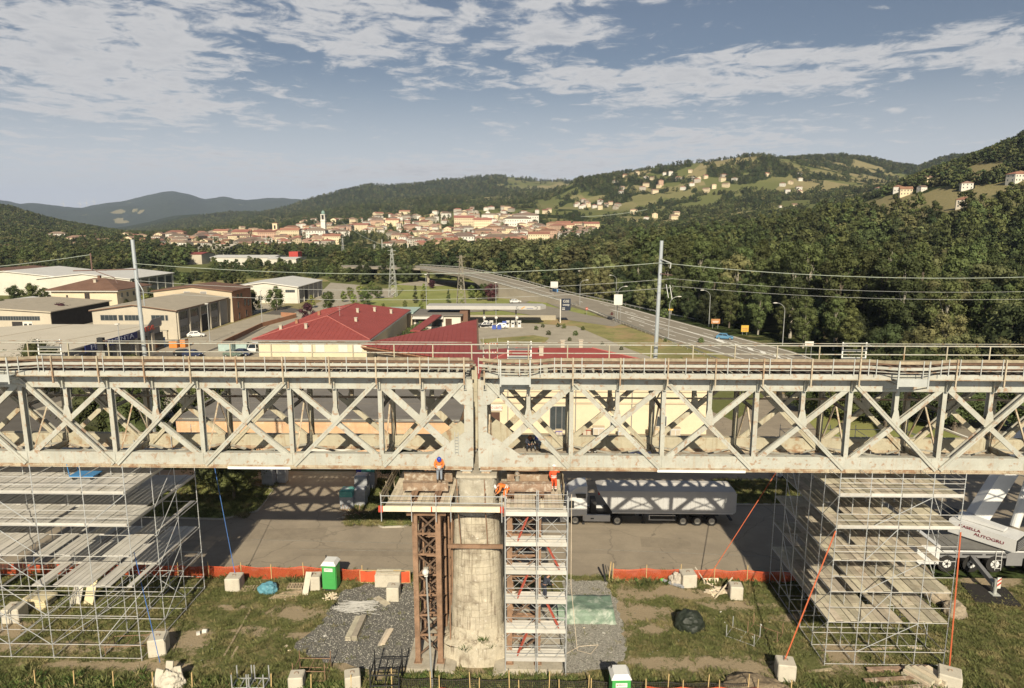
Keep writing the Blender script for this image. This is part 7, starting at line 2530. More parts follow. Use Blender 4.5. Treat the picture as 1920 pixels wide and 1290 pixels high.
def pylon(px_, py_, top, label, w0=3.0, group=None, grey=grey_steel):
 x, y = G(px_, py_)
 d_ = ray(px_, top)
 h = CAM_H + d_.z * (y / d_.y)
 T = thing('lattice_pylon', label, 'pylon', (x, y, 0), group)
 n_ = 9
 for k in range(n_):
  za, zb = h * k / n_, h * (k + 1) / n_
  wa, wb = w0 / 2 * (1 - .85 * k / n_), w0 / 2 * (1 - .85 * (k + 1) / n_)
  q = MB()
  for sx_, sy_ in ((-1, -1), (1, -1), (1, 1), (-1, 1)):
   q.bar((x + sx_ * wa, y + sy_ * wa, za), (x + sx_ * wb, y + sy_ * wb, zb), .14, .14)
  for s_ in (-1, 1):
   q.bar((x - wa, y + s_ * wa, za), (x + wb, y + s_ * wb, zb), .08, .08)
   q.bar((x + wa, y + s_ * wa, za), (x - wb, y + s_ * wb, zb), .08, .08)
   q.bar((x + s_ * wa, y - wa, za), (x + s_ * wb, y + wb, zb), .08, .08)
  q.build('lattice_bay', grey, T)
 MB().bar((x - 1.6, y, h * .96), (x + 1.6, y, h * .96), .12, .12).bar((x - 1.3, y, h * .88), (x + 1.3, y, h * .88), .12, .12).build('crossarm', grey, T)
 return T
pylon(737, 556, 466, 'grey lattice pylon at the left of the park lawn')
pylon(865, 574, 478, 'rusty lattice pylon before the viaduct', w0=3.2, grey=M('pylon_rust', (.27, .24, .19), .8, .1))
pylon(644, 492, 446, 'distant lattice mast left of the tree belt', w0=2.4)
pylon(703, 494, 458, 'thin distant lattice mast right of the cube warehouse', w0=2.2)
for (bx, by, ty, lab) in ((500, 468, 442, 'white pole among the left town roofs'), (717, 480, 450, 'grey pole at the foot of the town, left'), (765, 480, 450, 'grey pole at the foot of the town, right')):
 f = find(bx, by)
 if f:
  x, y, r_ = f
  z = ground_z(x, y)
  hh = (by - ty) * r_ / FOC
  tag(MB().tube((x, y, z), (x, y, z + hh), .4, .25, 6).build('pole', trim_m), lab, 'pole')
cable('power_line', 'pale power line from the left lattice mast across the tree belt', sag((*G(644, 492), 30), (*G(737, 556), 19), 2), .10, wire_m)
cable('power_line', 'pale power line sagging over the wood on the right', sag((*at_r(1085, 800), 36), (*at_r(1205, 800), 44), 1.5, 10), .25, wire_m)
T = thing('signal_box', 'dark relay box standing on the far hand rail at the left', 'relay box', (-30.4, 47.3, 18.9))
MB().cbox((-30.4, 47.3, 19.8), (.42, .3, 1.0)).build('case', black_m, T)
MB().cbox((-30.4, 47.3, 19.1), (.6, .35, .4)).build('base', paint_dull, T)
T = thing('barrier_frame', 'small red and white striped barrier frame on the far rail near the joint', 'barrier', (-2.6, 47.4, 18.9))
for x in (-3.1, -2.1):
 MB().tube((x, 47.3, 18.9), (x, 47.3, 20.4), .03, n=6).build('post', paint, T)
q1, q2 = MB(), MB()
for zz_ in (19.35, 19.95):
 for k in range(10):
  (q1 if k % 2 else q2).bar((-3.08 + k * .1, 47.25, zz_), (-2.98 + k * .1, 47.25, zz_ + .02), .02, .09)
q1.build('red_stripes', redp, T)
q2.build('white_stripes', trim_m, T)
for (px_, py_, w, h, mat, lab, nm) in ((277, 655, 5.0, 1.6, M('yellow_skip', (.45, .50, .10), .7, .1), 'lime yellow skip behind the rail', 'skip'), (302, 652, 1.4, 2.2, M('blue_sheet', (.16, .25, .42), .7, .1), 'blue portable cabinet in the yard', 'cabinet'),
 (328, 652, 1.8, 1.6, M('orange_machine', (.60, .22, .05), .6, .1), 'orange machine in the yard left of the black car', 'machine'), (346, 651, 1.2, 1.8, M('orange_machine', (.60, .22, .05), .6, .1), 'second orange machine behind the black car', 'machine'),
 (300, 636, 4.6, 2.2, wall_beige, 'stack of timber pallets by the workshop corner', 'pallet_stack'), (318, 634, 2.2, 3.0, bark, 'brown pallet pile by the workshop corner', 'pallet_stack'), (425, 658, 3.0, 1.6, M('pale_teal', (.35, .45, .42), .6, .1), 'pale teal container at the lane mouth', 'container'),
 (452, 655, 3.2, 1.5, M('pale_teal', (.35, .45, .42), .6, .1), 'pale skip near the red-roofed building', 'skip'), (520, 662, 2.0, .7, M('pale_teal2', (.55, .62, .62), .6, .1), 'pale plastic garden set on the dark yard', 'table')):
 x, y = G(px_, py_)
 T = thing(nm, lab, nm.replace('_', ' '), (x, y, 0))
 MB().cbox((x, y, .1 + h * .5), (w, 1.6, h), taper=1.06 if nm == 'skip' else 1).build('body', mat, T)
 MB().cbox((x, y, .1 + h + .05), (w * 1.08, 1.75, .1)).build('rim', paint_dull, T)
 for e in (-.4, .4):
  MB().cbox((x + e * w, y, .05), (.2, 1.5, .14)).build('skid', black_m, T)
for k, (x, y) in enumerate(((-30.5, 160), (-29.6, 164), (-28.8, 168.5), (-30.2, 172), (-29.2, 176), (-28.2, 180))):
 tree('bush', x, y, 2.2 + .3 * (k % 3), 'potted terrace shrub %s beside the big red roof' % ('at the near corner', 'second from the near corner', 'in the middle', 'past the middle', 'near the far end', 'at the far end')[k], 'terrace shrubs', z=.05)
for k, (x, y) in enumerate(((-26.5, 160.5), (-25.2, 163), (-27.0, 166.5))):
 T = thing('garden_table', 'white plastic garden table %s on the terrace' % ('nearest', 'in the middle', 'farthest')[k], 'table', (x, y, 0), 'terrace tables')
 MB().cbox((x, y, .82), (1.6, 1.0, .08)).build('table_top', trim_m, T)
 for e, g_ in ((-.6, -.35), (.6, -.35), (.6, .35), (-.6, .35)):
  MB().cbox((x + e, y + g_, .43), (.08, .08, .72)).build('leg', trim_m, T)
MB().box(-31.9, -24.5, 157.5, 157.9, 0, 1.1).build('terrace_wall', wall_white)
tag(bpy.data.objects['terrace_wall'], 'low white terrace wall beside the big red roof', 'wall')
tag(MB().bar((-26.4, 158.2, 3.4), (-24.4, 183, 3.9), 2.4, .25).build('terrace_roof', roof_red), 'narrow red terrace canopy along the annex', 'canopy')
for k, (x, col, w, h, lab) in enumerate(((8.0, (.25, .05, .03), 1.1, 1.2, 'red wooden cupboard outside the shop row'), (9.6, (.5, .5, .48), 1.5, 1.5, 'white dresser outside the shop row'), (12.7, (.45, .5, .6), 1.0, 1.1, 'pale blue washing machine outside the shop row'),
 (16.9, (.5, .35, .2), 1.3, 1.4, 'tan wooden playhouse front outside the shop row'), (18.1, (.55, .52, .45), .9, .9, 'cream armchair outside the shop row'), (19.8, (.5, .5, .48), 1.3, 1.4, 'white slatted crate outside the shop row'),
 (4.3, (.12, .1, .3), .9, 1.0, 'violet armchair beside the shop door'), (5.9, (.4, .25, .12), .8, .9, 'brown chair beside the shop door'))):
 T = thing('used_furniture', lab, 'furniture', (x, 88.4, 0))
 mm_ = M('goods_%d' % k, col, .7, .1)
 MB().cbox((x, 88.4, h / 2 + .05), (w, .7, h - .1)).build('carcass', mm_, T)
 MB().cbox((x, 88.4, h + .03), (w * 1.08, .78, .07)).build('top', wall_tan, T)
 MB().cbox((x - w * .25, 88.03, h * .5), (w * .42, .03, h * .7)).cbox((x + w * .25, 88.03, h * .5), (w * .42, .03, h * .7)).build('door', wall_beige, T)
# -- loose things on the building site
block_m = M('cast_concrete', (.52, .48, .39), .9, .08, 1.2, .3, 14, spot=((.36, .32, .25), 1.5, .52, .72, .6))
pallet_m = M('pallet_wood', (.36, .29, .19), .9, .15, 3, .3, 20, obvar=.15)
strap_b = M('strap_blue', (.05, .13, .34), .6, .1)
strap_o = M('strap_orange', (.42, .10, .04), .6, .1)
net_o = M('orange_net', (.58, .10, .04), .7, .12, .7, 0)
net_k = M('dark_net', (.04, .035, .03), .8, .1)
def cblock(px_, py_, w, h, rz, label, side=None):
 x, y = G(px_, py_)
 d_ = side or w
 T = thing('concrete_block', label, 'concrete block', (x, y + d_ / 2, .06), 'concrete anchor blocks')
 bm = bmesh.new()
 bmesh.ops.create_cube(bm, size=1)
 for v in bm.verts:
  v.co.x *= w
  v.co.y *= d_
  v.co.z = (v.co.z + .5) * h
 bmesh.ops.bevel(bm, geom=bm.edges[:], offset=.06, segments=1, affect='EDGES')
 bmesh.ops.rotate(bm, verts=bm.verts, cent=(0, 0, 0), matrix=Matrix.Rotation(rz, 3, 'Z'))
 me_ = bpy.data.meshes.new('block')
 bm.to_mesh(me_)
 bm.free()
 me_.materials.append(block_m)
 o = bpy.data.objects.new('block', me_)
 COL.objects.link(o)
 o.parent = T
 q = MB()
 q.path([Vector((-.12, 0, h - .02)), Vector((-.1, 0, h + .12)), Vector((.1, 0, h + .12)), Vector((.12, 0, h - .02))], .018, 6)
 q.build('lifting_eye', rust, T, world=False)
 return T
cblock(435, 1112, 1.15, 1.1, .05, 'concrete anchor block with the blue strap before the orange fence')
cblock(587, 1110, 1.0, 1.15, .1, 'concrete block left of the upright green toilet')
cblock(736, 1131, .95, 1.15, 0, 'pale concrete block on the gravel before the stacked panels')
cblock(1292, 1105, 1.15, 1.1, .1, 'concrete block before the right orange fence')
cblock(1382, 1128, .95, 1.1, -.1, 'concrete block holding the thin red strap')
cblock(291, 1235, 1.1, 1.25, .25, 'concrete block at the foot of the left scaffold')
cblock(1477, 1283, 1.1, 1.2, -.15, 'concrete block holding the orange strap at the bottom')
cblock(1790, 1300, 1.25, 1.0, -.5, 'concrete block at the bottom right corner of the right scaffold')
cblock(553, 1300, .9, .95, .1, 'concrete block cut by the bottom picture edge left of centre')
cblock(658, 1300, .95, 1.0, .3, 'concrete block cut by the bottom edge beside the dark frame')
cblock(18, 1172, 1.2, 1.1, .1, 'concrete block at the far left picture edge')
def strap(p, q, w, mat, label):
 T = MB()
 T.bar(p, q, w, .012, up=(0, 1, 0))
 return tag(T.build('lashing_strap', mat), label, 'strap')
strap((-25.2, 51.4, 11.8), (-22.95, 49.3, 1.2), .05, strap_b, 'blue strap from the left scaffold to the anchor block by the fence')
strap((-28.8, 45.0, 10.4), (-23.2, 38.6, .9), .05, strap_b, 'blue strap crossing the left scaffold down to the rubble sack')
strap((-36.7, 48.0, 8.4), (-33.2, 42.0, 5.8), .05, strap_b, 'short blue strap behind the left scaffold planks')
strap((19.3, 40.4, 9.4), (16.3, 39.25, 1.3), .085, strap_o, 'broad orange strap from the right scaffold to the bottom block')
strap((27.0, 40.4, 9.4), (27.0, 39.9, .1), .09, strap_o, 'broad orange strap down the right corner of the right scaffold')
strap((19.3, 50.8, 9.3), (13.9, 49.0, 1.2), .06, strap_o, 'thin red strap in the shade to the block by the fence')
def toilet(px_, py_, rz, label, front_label=True):
 x, y = G(px_, py_)
 T = thing('portable_toilet', label, 'portable toilet', (x, y + .6, .06), None, rz)
 WL[T.name] = Vector((0, 0, 0))
 g_ = M('toilet_green', (.065, .34, .085), .5, .05, 1, 0)
 w_ = M('toilet_white', (.66, .66, .63), .6, .04, 1, 0)
 MB().box(-.56, .56, -.56, .56, 0, .12).build('base', black_m, T)
 b = MB().box(-.54, .54, -.54, .54, .12, 2.1).build('cabin', g_, T)
 md = b.modifiers.new('bevel', 'BEVEL')
 md.width = .04
 md.segments = 2
 for z in (.5, 1.12):
  MB().box(-.42, .42, -.565, -.545, z, z + .48).build('moulded_panel', g_, T)
 q = MB()
 q.add([(-.6, -.6, 2.1), (.6, -.6, 2.1), (.6, .6, 2.1), (-.6, .6, 2.1), (-.42, -.44, 2.38), (.42, -.44, 2.38), (.42, .44, 2.38), (-.42, .44, 2.38)], [(3, 2, 1, 0), (4, 5, 6, 7), (0, 1, 5, 4), (1, 2, 6, 5), (2, 3, 7, 6), (3, 0, 4, 7)])
 q.build('roof', w_, T)
 MB().tube((-.45, .3, 2.2), (-.45, .3, 2.55), .05, n=8).build('vent_pipe', black_m, T)
 MB().box(.545, .575, -.42, .42, .15, 2.0).build('door', g_, T)
 MB().box(.58, .60, -.35, -.3, 1.0, 1.15).build('handle', black_m, T)
 s_ = MB().box(-.34, .34, -.572, -.567, 1.62, 1.9).build('sign_plate', w_, T)
 tx_ = text('sign_lettering', 'SEBACH', .13, (.04, -.576, 1.78), (R(90), 0, 0), M('grey_lettering', (.12, .12, .16), .6, .05), T, .003)
 MB().add([(-.30, -.577, 1.74), (-.20, -.577, 1.74), (-.25, -.577, 1.83)], [(0, 1, 2)]).build('logo', redp, T)
 return T
toilet(618, 1110, -.06, 'green portable toilet with white roof before the orange fence')
toilet(1163, 1338, .05, 'green and white portable toilet cut by the bottom picture edge')
def pallet(x, y, z, rz, label, mat=pallet_m, tilt=0.0, n=1):
 T = thing('pallet', label, 'pallet', (x, y, z), None, rz)
 if tilt:
  T.rotation_euler = (tilt, 0, rz)
 for lv in range(n):
  b = lv * .145
  for k in range(3):
   MB().box(-.6, .6, -.4 + k * .35, -.3 + k * .35, b, b + .09).build('bearer', mat, T, world=False)
  for k in range(6):
   MB().box(-.6 + k * .216, -.6 + k * .216 + .1, -.4, .4, b + .095, b + .12).build('slat', mat, T, world=False)
 return T
pallet(*G(467, 1106), .05, .1, 'grey wooden pallet behind the blue tarpaulin heap')
pallet(*G(555, 1104), .05, .05, 'weathered pallet pair left of the toilet', n=2)
pallet(*G(1333, 1096), .1, .05, 'pale upright pallet leaning by the right block', mat=new_timber, tilt=1.1)
pallet(*G(1345, 1115), .06, .5, 'pale broken crate lid beside the strap block', mat=new_timber, tilt=.5)
pallet(-15.1, 61.2, .06, .4, 'broken grey pallet at the edge of the grass island', tilt=.25)
def planks(name, label, cat, items, mat, group=None):
 """items: (x, y, z, length, width, rz)"""
 T = thing(name, label, cat, (items[0][0], items[0][1], items[0][2]), group)
 for (x, y, z, L, w, rz) in items:
  c, s_ = math.cos(rz) * L / 2, math.sin(rz) * L / 2
  beam('board', T, (x - c, y - s_, z), (x + c, y + s_, z), ('box', w, .05), mat, side=(0, 0, 1))
 return T
x, y = G(530, 1124)
planks('timber_stack', 'old timber boards lying in the grass below the toilet pallets', 'timber stack', [(x + .1 * k, y + .16 * k, .1 + .05 * (k % 3), 2.1 - .1 * k, .2, .05 * k) for k in range(6)], pallet_m)
x, y = G(726, 1105)
T = thing('panel_stack', 'stack of pale panels on edge behind the concrete block', 'panel stack', (x, y, .1))
for k in range(9):
 MB().box(x - .98 + .02 * (k % 3), x + .95 + .03 * (k % 2), y + .10 + .12 * k, y + .17 + .12 * k, .1, 1.12 + .02 * (k % 4)).build('panel', plank_m if k % 2 else block_m, T)
x, y = G(664, 1198)
T = thing('plank_stack', 'stack of short concrete planks lying on the dark gravel', 'plank stack', (x, y, .1))
for lv in range(4):
 for k in range(2):
  if lv > 0 and k == 0 and lv > 2:
   continue
  q = MB().cbox((x - .28 + k * .42, y + .9, .15 + lv * .1 - (0 if k else 0)), (.38, 2.6, .08), rz=-.02 + rnd.uniform(-.02, .02))
  q.build('plank', plank_m, T)
x, y = G(718, 1206)
T = thing('plank_stack', 'two loose pale planks lying on the gravel right of the stack', 'plank stack', (x, y, .1))
MB().cbox((x, y + .5, .14), (.3, 1.9, .06), rz=-.12).build('plank', plank_m, T)
MB().cbox((x + .2, y + .5, .20), (.3, 1.85, .06), rz=-.14).build('plank', new_timber, T)
x, y = G(716, 1130)
tag(MB().cbox((x, y, .14), (1.5, .5, .06), rz=-.75).build('loose_plank', plank_m), 'single grey plank lying slantwise before the block', 'plank')
x, y = G(572, 1118)
tag(MB().bar((x - .0, y, .1), (x + .1, y + .9, 1.55), .45, .06, up=(0, 1, 0)).build('leaning_board', block_m), 'white board leaning on the block left of the toilet', 'board')
tag(MB().bar((*G(421, 1232), .12), (*G(470, 1146), .12), .13, .06).build('long_board', pallet_m), 'long thin board lying in the grass below the toilet area', 'board')
tag(MB().bar((*G(433, 1238), .1), (*G(446, 1215), .1), .15, .05).build('long_board', pallet_m), 'short board beside the long one in the grass', 'board')
T = thing('tube_heap', 'loose heap of pale scaffold tubes on the gravel', 'tube heap', (*G(665, 1145), .1))
for k in range(46):
 cx_, cy_ = G(665 + rnd.uniform(-18, 22), 1143 + rnd.uniform(-10, 12))
 L = rnd.uniform(1.4, 2.4)
 a = rnd.uniform(-.35, .35)
 z = .13 + rnd.random() * .22
 beam('tube', T, (cx_ - L / 2 * math.cos(a), cy_ - L / 2 * math.sin(a), z), (cx_ + L / 2 * math.cos(a), cy_ + L / 2 * math.sin(a), z + rnd.uniform(-.05, .05)), ('tube', .024, 6), galv_ledger)
x, y = G(622, 1122)
T = thing('wedge_pile', 'small pile of pale offcuts before the green toilet', 'pile', (x, y, .06))
for k in range(60):
 a, r_ = rnd.uniform(0, 6.28), rnd.uniform(0, .6)
 beam('offcut', T, (x + r_ * math.cos(a), y + r_ * math.sin(a), .1 + (.6 - r_) * .5 * rnd.random()), (x + r_ * math.cos(a) + rnd.uniform(-.2, .2), y + r_ * math.sin(a) + rnd.uniform(-.2, .2), .12 + (.6 - r_) * .5), ('box', .05, .05), new_timber)
def lump(name, label, cat, c, r_, mat, seed, jit=.12, extra=None):
 me_ = bpy.data.meshes.new(name)
 bm = bmesh.new()
 bmesh.ops.create_icosphere(bm, subdivisions=4, radius=1)
 for v in bm.verts:
  n_ = noise.noise(v.co * 2.2 + Vector((seed, 0, 0))) * 1.6 + noise.noise(v.co * 6 + Vector((0, seed, 0))) * .7
  v.co *= 1 + n_ * jit
  v.co.z = max(v.co.z, -.35)
  v.co = Vector((v.co.x * r_[0], v.co.y * r_[1], (v.co.z + .35) * r_[2] / 1.3))
 bm.to_mesh(me_)
 bm.free()
 me_.materials.append(mat)
 me_.polygons.foreach_set('use_smooth', [False] * len(me_.polygons))
 o = bpy.data.objects.new(name, me_)
 COL.objects.link(o)
 o.location = c
 return tag(o, label, cat)
lump('tarpaulin_heap', 'crumpled teal blue tarpaulin on the grass', 'tarpaulin', (*G(503, 1110), .04), (.75, .6, .75), M('tarp_teal', (.10, .26, .32), .5, .2, 4, .3), 1)
lump('covered_heap', 'heap wrapped in glossy black plastic on the right grass', 'covered heap', (*G(1292, 1178), .04), (1.05, .8, 1.25), M('black_plastic_sheet', (.022, .028, .02), .55, .2, 5, .15, spec=.3), 5, .10)
lump('dirt_heap', 'brown heap of dug soil at the bottom right of centre', 'dirt heap', (*G(1412, 1300), .02), (2.1, 1.1, .85), M('dug_soil', (.20, .155, .10), 1, .25, 2.5, .8, 12, spot=((.30, .25, .17), 6, .52, .66, .7)), 9, .16)
lump('rubble_sack', 'pale rubble sack with broken slabs at the bottom left', 'rubble sack', (*G(322, 1288), .04), (.8, .6, 1.0), block_m, 12, .16)
for k, (a, b, l) in enumerate(((300, 1285, 1.3), (322, 1270, 1.2), (340, 1280, 1.1))):
 x, y = G(a, b)
 tag(MB().cbox((x, y - .2, .62), (.45, .08, 1.2), ry=.3 - .25 * k, rx=-.2).build('broken_slab', block_m), 'broken concrete slab propped on the rubble sack, %s of three' % ('left', 'middle', 'right')[k], 'slab')
x0, y0 = G(1060, 1168)
x1, _ = G(1152, 1168)
T = thing('sheeted_stack', 'low stack under a translucent green tarpaulin beside the stair scaffold', 'covered stack', (x0, y0, .1))
gm = M('green_sheet', (.15, .215, .155), .5, .25, 1.5, .6, 5, spot=((.42, .46, .38), 1.0, .47, .64, .8), spec=.4)
n_ = 26
q = MB()
vs, fs = [], []
xa, xb = x0 - 1.0, x1 + .1
for j in range(13):
 for i in range(n_ + 1):
  u = i / n_
  x = xa + (xb - xa) * u
  yv = y0 + 2.1 * (j - 2) / 8
  z = 1.0 if 2 <= j <= 10 else (.12 if j in (0, 12) else .62)
  if j < 2:
   yv = y0 - .16 * (2 - j)
  if j > 10:
   yv = y0 + 2.1 + .16 * (j - 10)
  if i in (0, n_):
   z = .12
  z += .07 * noise.noise(Vector((x * 1.5, yv * 1.5, 0))) + .03 * noise.noise(Vector((x * 6, yv * 6, z * 3)))
  if j < 2:
   yv += .10 * noise.noise(Vector((x * 3, z, 1)))
  vs.append((x, yv, z))
for j in range(12):
 for i in range(n_):
  k = j * (n_ + 1) + i
  fs.append((k, k + 1, k + n_ + 2, k + n_ + 1))
q.add(vs, fs)
q.build('tarpaulin', gm, T, smooth=True)
for k in range(5):
 MB().box(x0 - .6 + k * .72, x0 - .1 + k * .72, y0 + .1, y0 + 1.9, .1, .85).build('stacked_panel', plank_m, T)
def frame_stand(px_, py_, w, d_, h, rz, mat, label, levels=(.05,), r_=.028):
 x, y = G(px_, py_)
 T = thing('stacking_rack', label, 'rack', (x, y, .06), None, rz)
 c = [(-w / 2, -d_ / 2), (w / 2, -d_ / 2), (w / 2, d_ / 2), (-w / 2, d_ / 2)]
 for (a, b) in c:
  beam('leg', T, (a, b, 0), (a, b, h), ('tube', r_, 6), mat, world=False)
 for z in levels:
  for (a, b), (e, f) in zip(c, c[1:] + c[:1]):
   beam('rail', T, (a, b, z), (e, f, z), ('tube', r_ * .9, 6), mat, world=False)
  beam('rail', T, (0, -d_ / 2, z), (0, d_ / 2, z), ('tube', r_ * .9, 6), mat, world=False)
 return T
frame_stand(1393, 1196, 1.9, 1.3, .9, -.62, galv, 'galvanised stacking frame lying in the right grass', (.06,))
frame_stand(1434, 1190, 2.0, 1.3, .9, -.62, rust, 'rusty stacking frame behind the galvanised one', (.06,))
frame_stand(586, 1268, 2.0, 1.3, 1.3, .0, rust, 'rusty stacking frame at the bottom left of centre', (.1, .75))
frame_stand(726, 1296, 1.7, 1.6, 2.2, .05, black_m, 'tall black steel frame at the bottom beside the footing', (.1, .9, 1.6), r_=.045)
frame_stand(455, 1292, .9, .9, 1.25, .05, galv, 'galvanised frame at the bottom edge, left of the pair', (.35,), r_=.04)
frame_stand(487, 1292, .9, .9, 1.25, .0, galv, 'galvanised frame at the bottom edge, right of the pair', (.35,), r_=.04)
frame_stand(245, 1222, 2.6, 1.2, .8, .1, rust, 'rusty low frame under the left scaffold', (.75,))
T = thing('pipe_bundle', 'bundle of grey plastic pipes with a green end by the right fence', 'pipes', (*G(1262, 1102), .1))
a = Vector((*G(1240, 1092), .15))
b = Vector((*G(1282, 1106), .15))
for k in range(5):
 o = Vector((0, .12 * (k % 3), .11 * (k // 3)))
 beam('pipe', T, a + o, b + o, ('tube', .06, 10), M('pvc_grey', (.28, .29, .31), .5, .05))
MB().tube(a + Vector((-.12, -.02, .05)), a + Vector((.2, .06, .05)), .13, n=10).build('end_sleeve', M('bright_green', (.12, .62, .08), .5, .1), T)
lump('rag_heap', 'grey plastic sheet heap between pipes and block', 'sheet heap', (*G(1268, 1096), .04), (.55, .4, .95), M('pale_sheet', (.42, .38, .32), .8, .15, 4, .4), 21, .2)
T = thing('timber_heap', 'pale broken formwork boards beside the right block', 'timber heap', (*G(1345, 1112), .06))
for k in range(14):
 cx_, cy_ = G(1345 + rnd.uniform(-16, 22), 1108 + rnd.uniform(-8, 10))
 L = rnd.uniform(.6, 1.5)
 a = rnd.uniform(-1.2, 1.2)
 beam('board', T, (cx_ - L / 2 * math.cos(a), cy_, .1 + rnd.random() * .3), (cx_ + L / 2 * math.cos(a), cy_ + L / 2 * math.sin(a), .12 + rnd.random() * .3), ('box', .18, .03), new_timber, side=(0, 0, 1))
tag(MB().bar((*G(1340, 1125), .1), (*G(1372, 1105), 1.0), .08, .08).build('prop_board', new_timber), 'timber batten leaning on the strap block', 'board')
tag(MB().bar((*G(1325, 1098), .1), (*G(1302, 1088), 1.15), .07, .05).build('prop_board', block_m), 'pale batten leaning on the block by the fence', 'board')
T = thing('steel_beams', 'rusty steel beams lying at the foot of the right scaffold', 'steel beams', (*G(1680, 1275), .1))
for (p, q_) in (((1625, 1262), (1740, 1258)), ((1620, 1284), (1712, 1278)), ((1650, 1300), (1760, 1292))):
 beam('beam', T, (*G(*p), .18), (*G(*q_), .18), ('I', .3, .3, .03), old_steel, side=(0, 0, 1))
x, y = G(1735, 1285)
T = thing('timber_stack', 'stack of yellowish timber baulks beside the bottom right block', 'timber stack', (x, y, .1))
for lv in range(3):
 for k in range(4):
  MB().cbox((x - .5 + .42 * k + .1 * lv, y + .2, .2 + .2 * lv), (.32, 1.7, .18), rz=.5).build('baulk', new_timber if (k + lv) % 2 else plank_m, T)
for k, (a, b, c, d_) in enumerate(((1515, 1262, 1560, 1257), (1590, 1245, 1606, 1268), (1700, 1215, 1780, 1224), (1602, 1222, 1690, 1216), (1440, 1245, 1480, 1240))):
 tag(MB().bar((*G(a, b), .1), (*G(c, d_), .1), .2, .05).build('loose_plank', pallet_m if k != 2 else new_timber), 'loose scaffold plank on the ground %s' % ('left of the right scaffold foot', 'between the right scaffold feet', 'along the right scaffold front row', 'under the middle of the right scaffold', 'near the soil heap')[k], 'plank')
dug = M('rubble_tan', (.30, .25, .18), .95, .2, 1.5, .5, 12, spot=((.18, .15, .11), 2, .5, .65, .7))
lump('rubble_block', 'lumpy broken concrete block behind the right scaffold', 'rubble', (31.2, 48.5, .05), (.9, .8, 1.3), dug, 31, .12)
lump('rubble_block', 'second lumpy concrete block behind the right scaffold beside the crane pad', 'rubble', (31.4, 46.6, .05), (.8, .7, 1.0), dug, 37, .12)
T = thing('sheet_stack', 'grey corrugated sheets with a red mark behind the right scaffold', 'sheet stack', (29.8, 50.2, .1))
for k in range(4):
 MB().bar((29.2 + .3 * k, 49.6, .1), (29.5 + .3 * k, 50.9, 1.5), .9, .03, up=(0, 1, 0)).build('sheet', plank_al, T)
T = thing('panel_stack', 'two pale slabs leaning behind the left scaffold', 'slabs', (-33.4, 46.8, .1))
MB().bar((-33.9, 46.4, .1), (-33.7, 47.4, 2.6), .75, .12, up=(0, 1, 0)).build('slab', block_m, T)
MB().bar((-32.9, 46.4, .1), (-32.7, 47.3, 2.5), .7, .12, up=(0, 1, 0)).build('slab', M('cream_slab', (.60, .52, .33), .8, .1), T)
T = thing('foam_stack', 'yellowish boards piled beside the leaning slabs', 'board pile', (-36.6, 46.3, .1))
for k in range(5):
 MB().cbox((-36.6 + rnd.uniform(-.2, .2), 46.3, .15 + .16 * k), (1.9, 1.2, .14), rz=rnd.uniform(-.2, .2)).build('board', M('cream_slab', (.60, .52, .33), .8, .1), T)
T = thing('trolley', 'blue flat trolley left on the top deck of the left scaffold', 'trolley', (-29.3, 42.4, 11.72))
bl = M('trolley_blue', (.05, .20, .42), .5, .1)
MB().cbox((-29.2, 42.4, 11.98), (1.6, 1.0, .07)).build('platform', bl, T)
MB().path([Vector((-30.0, 41.95, 11.98)), Vector((-30.1, 41.95, 12.8)), Vector((-30.1, 42.85, 12.8)), Vector((-30.0, 42.85, 11.98))], .03).build('handle', bl, T)
for e, g_ in ((-.6, -.4), (.6, -.4), (.6, .4), (-.6, .4)):
 MB().tube((-29.2 + e, 42.4 + g_ - .03, 11.81), (-29.2 + e, 42.4 + g_ + .03, 11.81), .09, n=10).build('wheel', tyre_m, T)
stack_m = M('shrink_wrap', (.34, .35, .36), .35, .15, 2, .4, spec=.5)
teal_m = M('teal_wrap', (.10, .34, .30), .4, .2, 1.5, .3, spot=((.6, .62, .6), 1.5, .5, .65, .8))
for k, (x, y, w, h, mt, lab) in enumerate(((-18.0, 64.6, 1.3, 1.9, teal_m, 'teal wrapped pallet load at the front of the stacked bags'), (-16.8, 65.2, 1.1, 1.8, stack_m, 'blue and white wrapped pallet load beside the teal one'),
 (-17.2, 67.3, 1.3, 2.4, stack_m, 'grey wrapped pallet load in the second row'), (-17.0, 69.8, 1.4, 3.0, teal_m, 'tall teal topped load at the back by the orange wall'),
 (-28.2, 70.4, 1.2, 2.2, stack_m, 'stack of wrapped sheets right of the leafy tree'), (-27.0, 71.2, 1.0, 2.0, stack_m, 'second stack of wrapped sheets near the garage'))):
 T = thing('pallet_load', lab, 'pallet load', (x, y, .05), 'wrapped pallet loads')
 for lv in range(6):
  b = MB().cbox((x + rnd.uniform(-.04, .04), y, .2 + h * (lv + .5) / 6.3), (w, w * .9, h / 6.6), rz=rnd.uniform(-.04, .04)).build('bag_layer', mt if lv > 3 or mt is stack_m else stack_m, T)
 MB().cbox((x, y, .12), (w * 1.05, w, .13)).build('pallet_base', pallet_m, T)
 MB().cbox((x, y, .2 + h), (w * .96, w * .85, .12), taper=.8).build('cover', mt, T)
T = thing('barrel', 'blue barrel beside the white garage shutter', 'barrel', (-19.2, 74.4, .05))
MB().tube((-19.2, 74.4, .05), (-19.2, 74.4, 1.35), .42, n=14).build('drum', M('barrel_blue', (.03, .04, .28), .4, .1), T)
MB().tube((-19.2, 74.4, 1.35), (-19.2, 74.4, 1.4), .44, n=14).build('lid', black_m, T)
T = thing('forklift', 'small dark forklift parked by the garage door', 'forklift', (-28.8, 74.0, .05))
MB().cbox((-28.8, 74.1, .8), (1.2, 1.3, .9)).build('body', black_m, T)
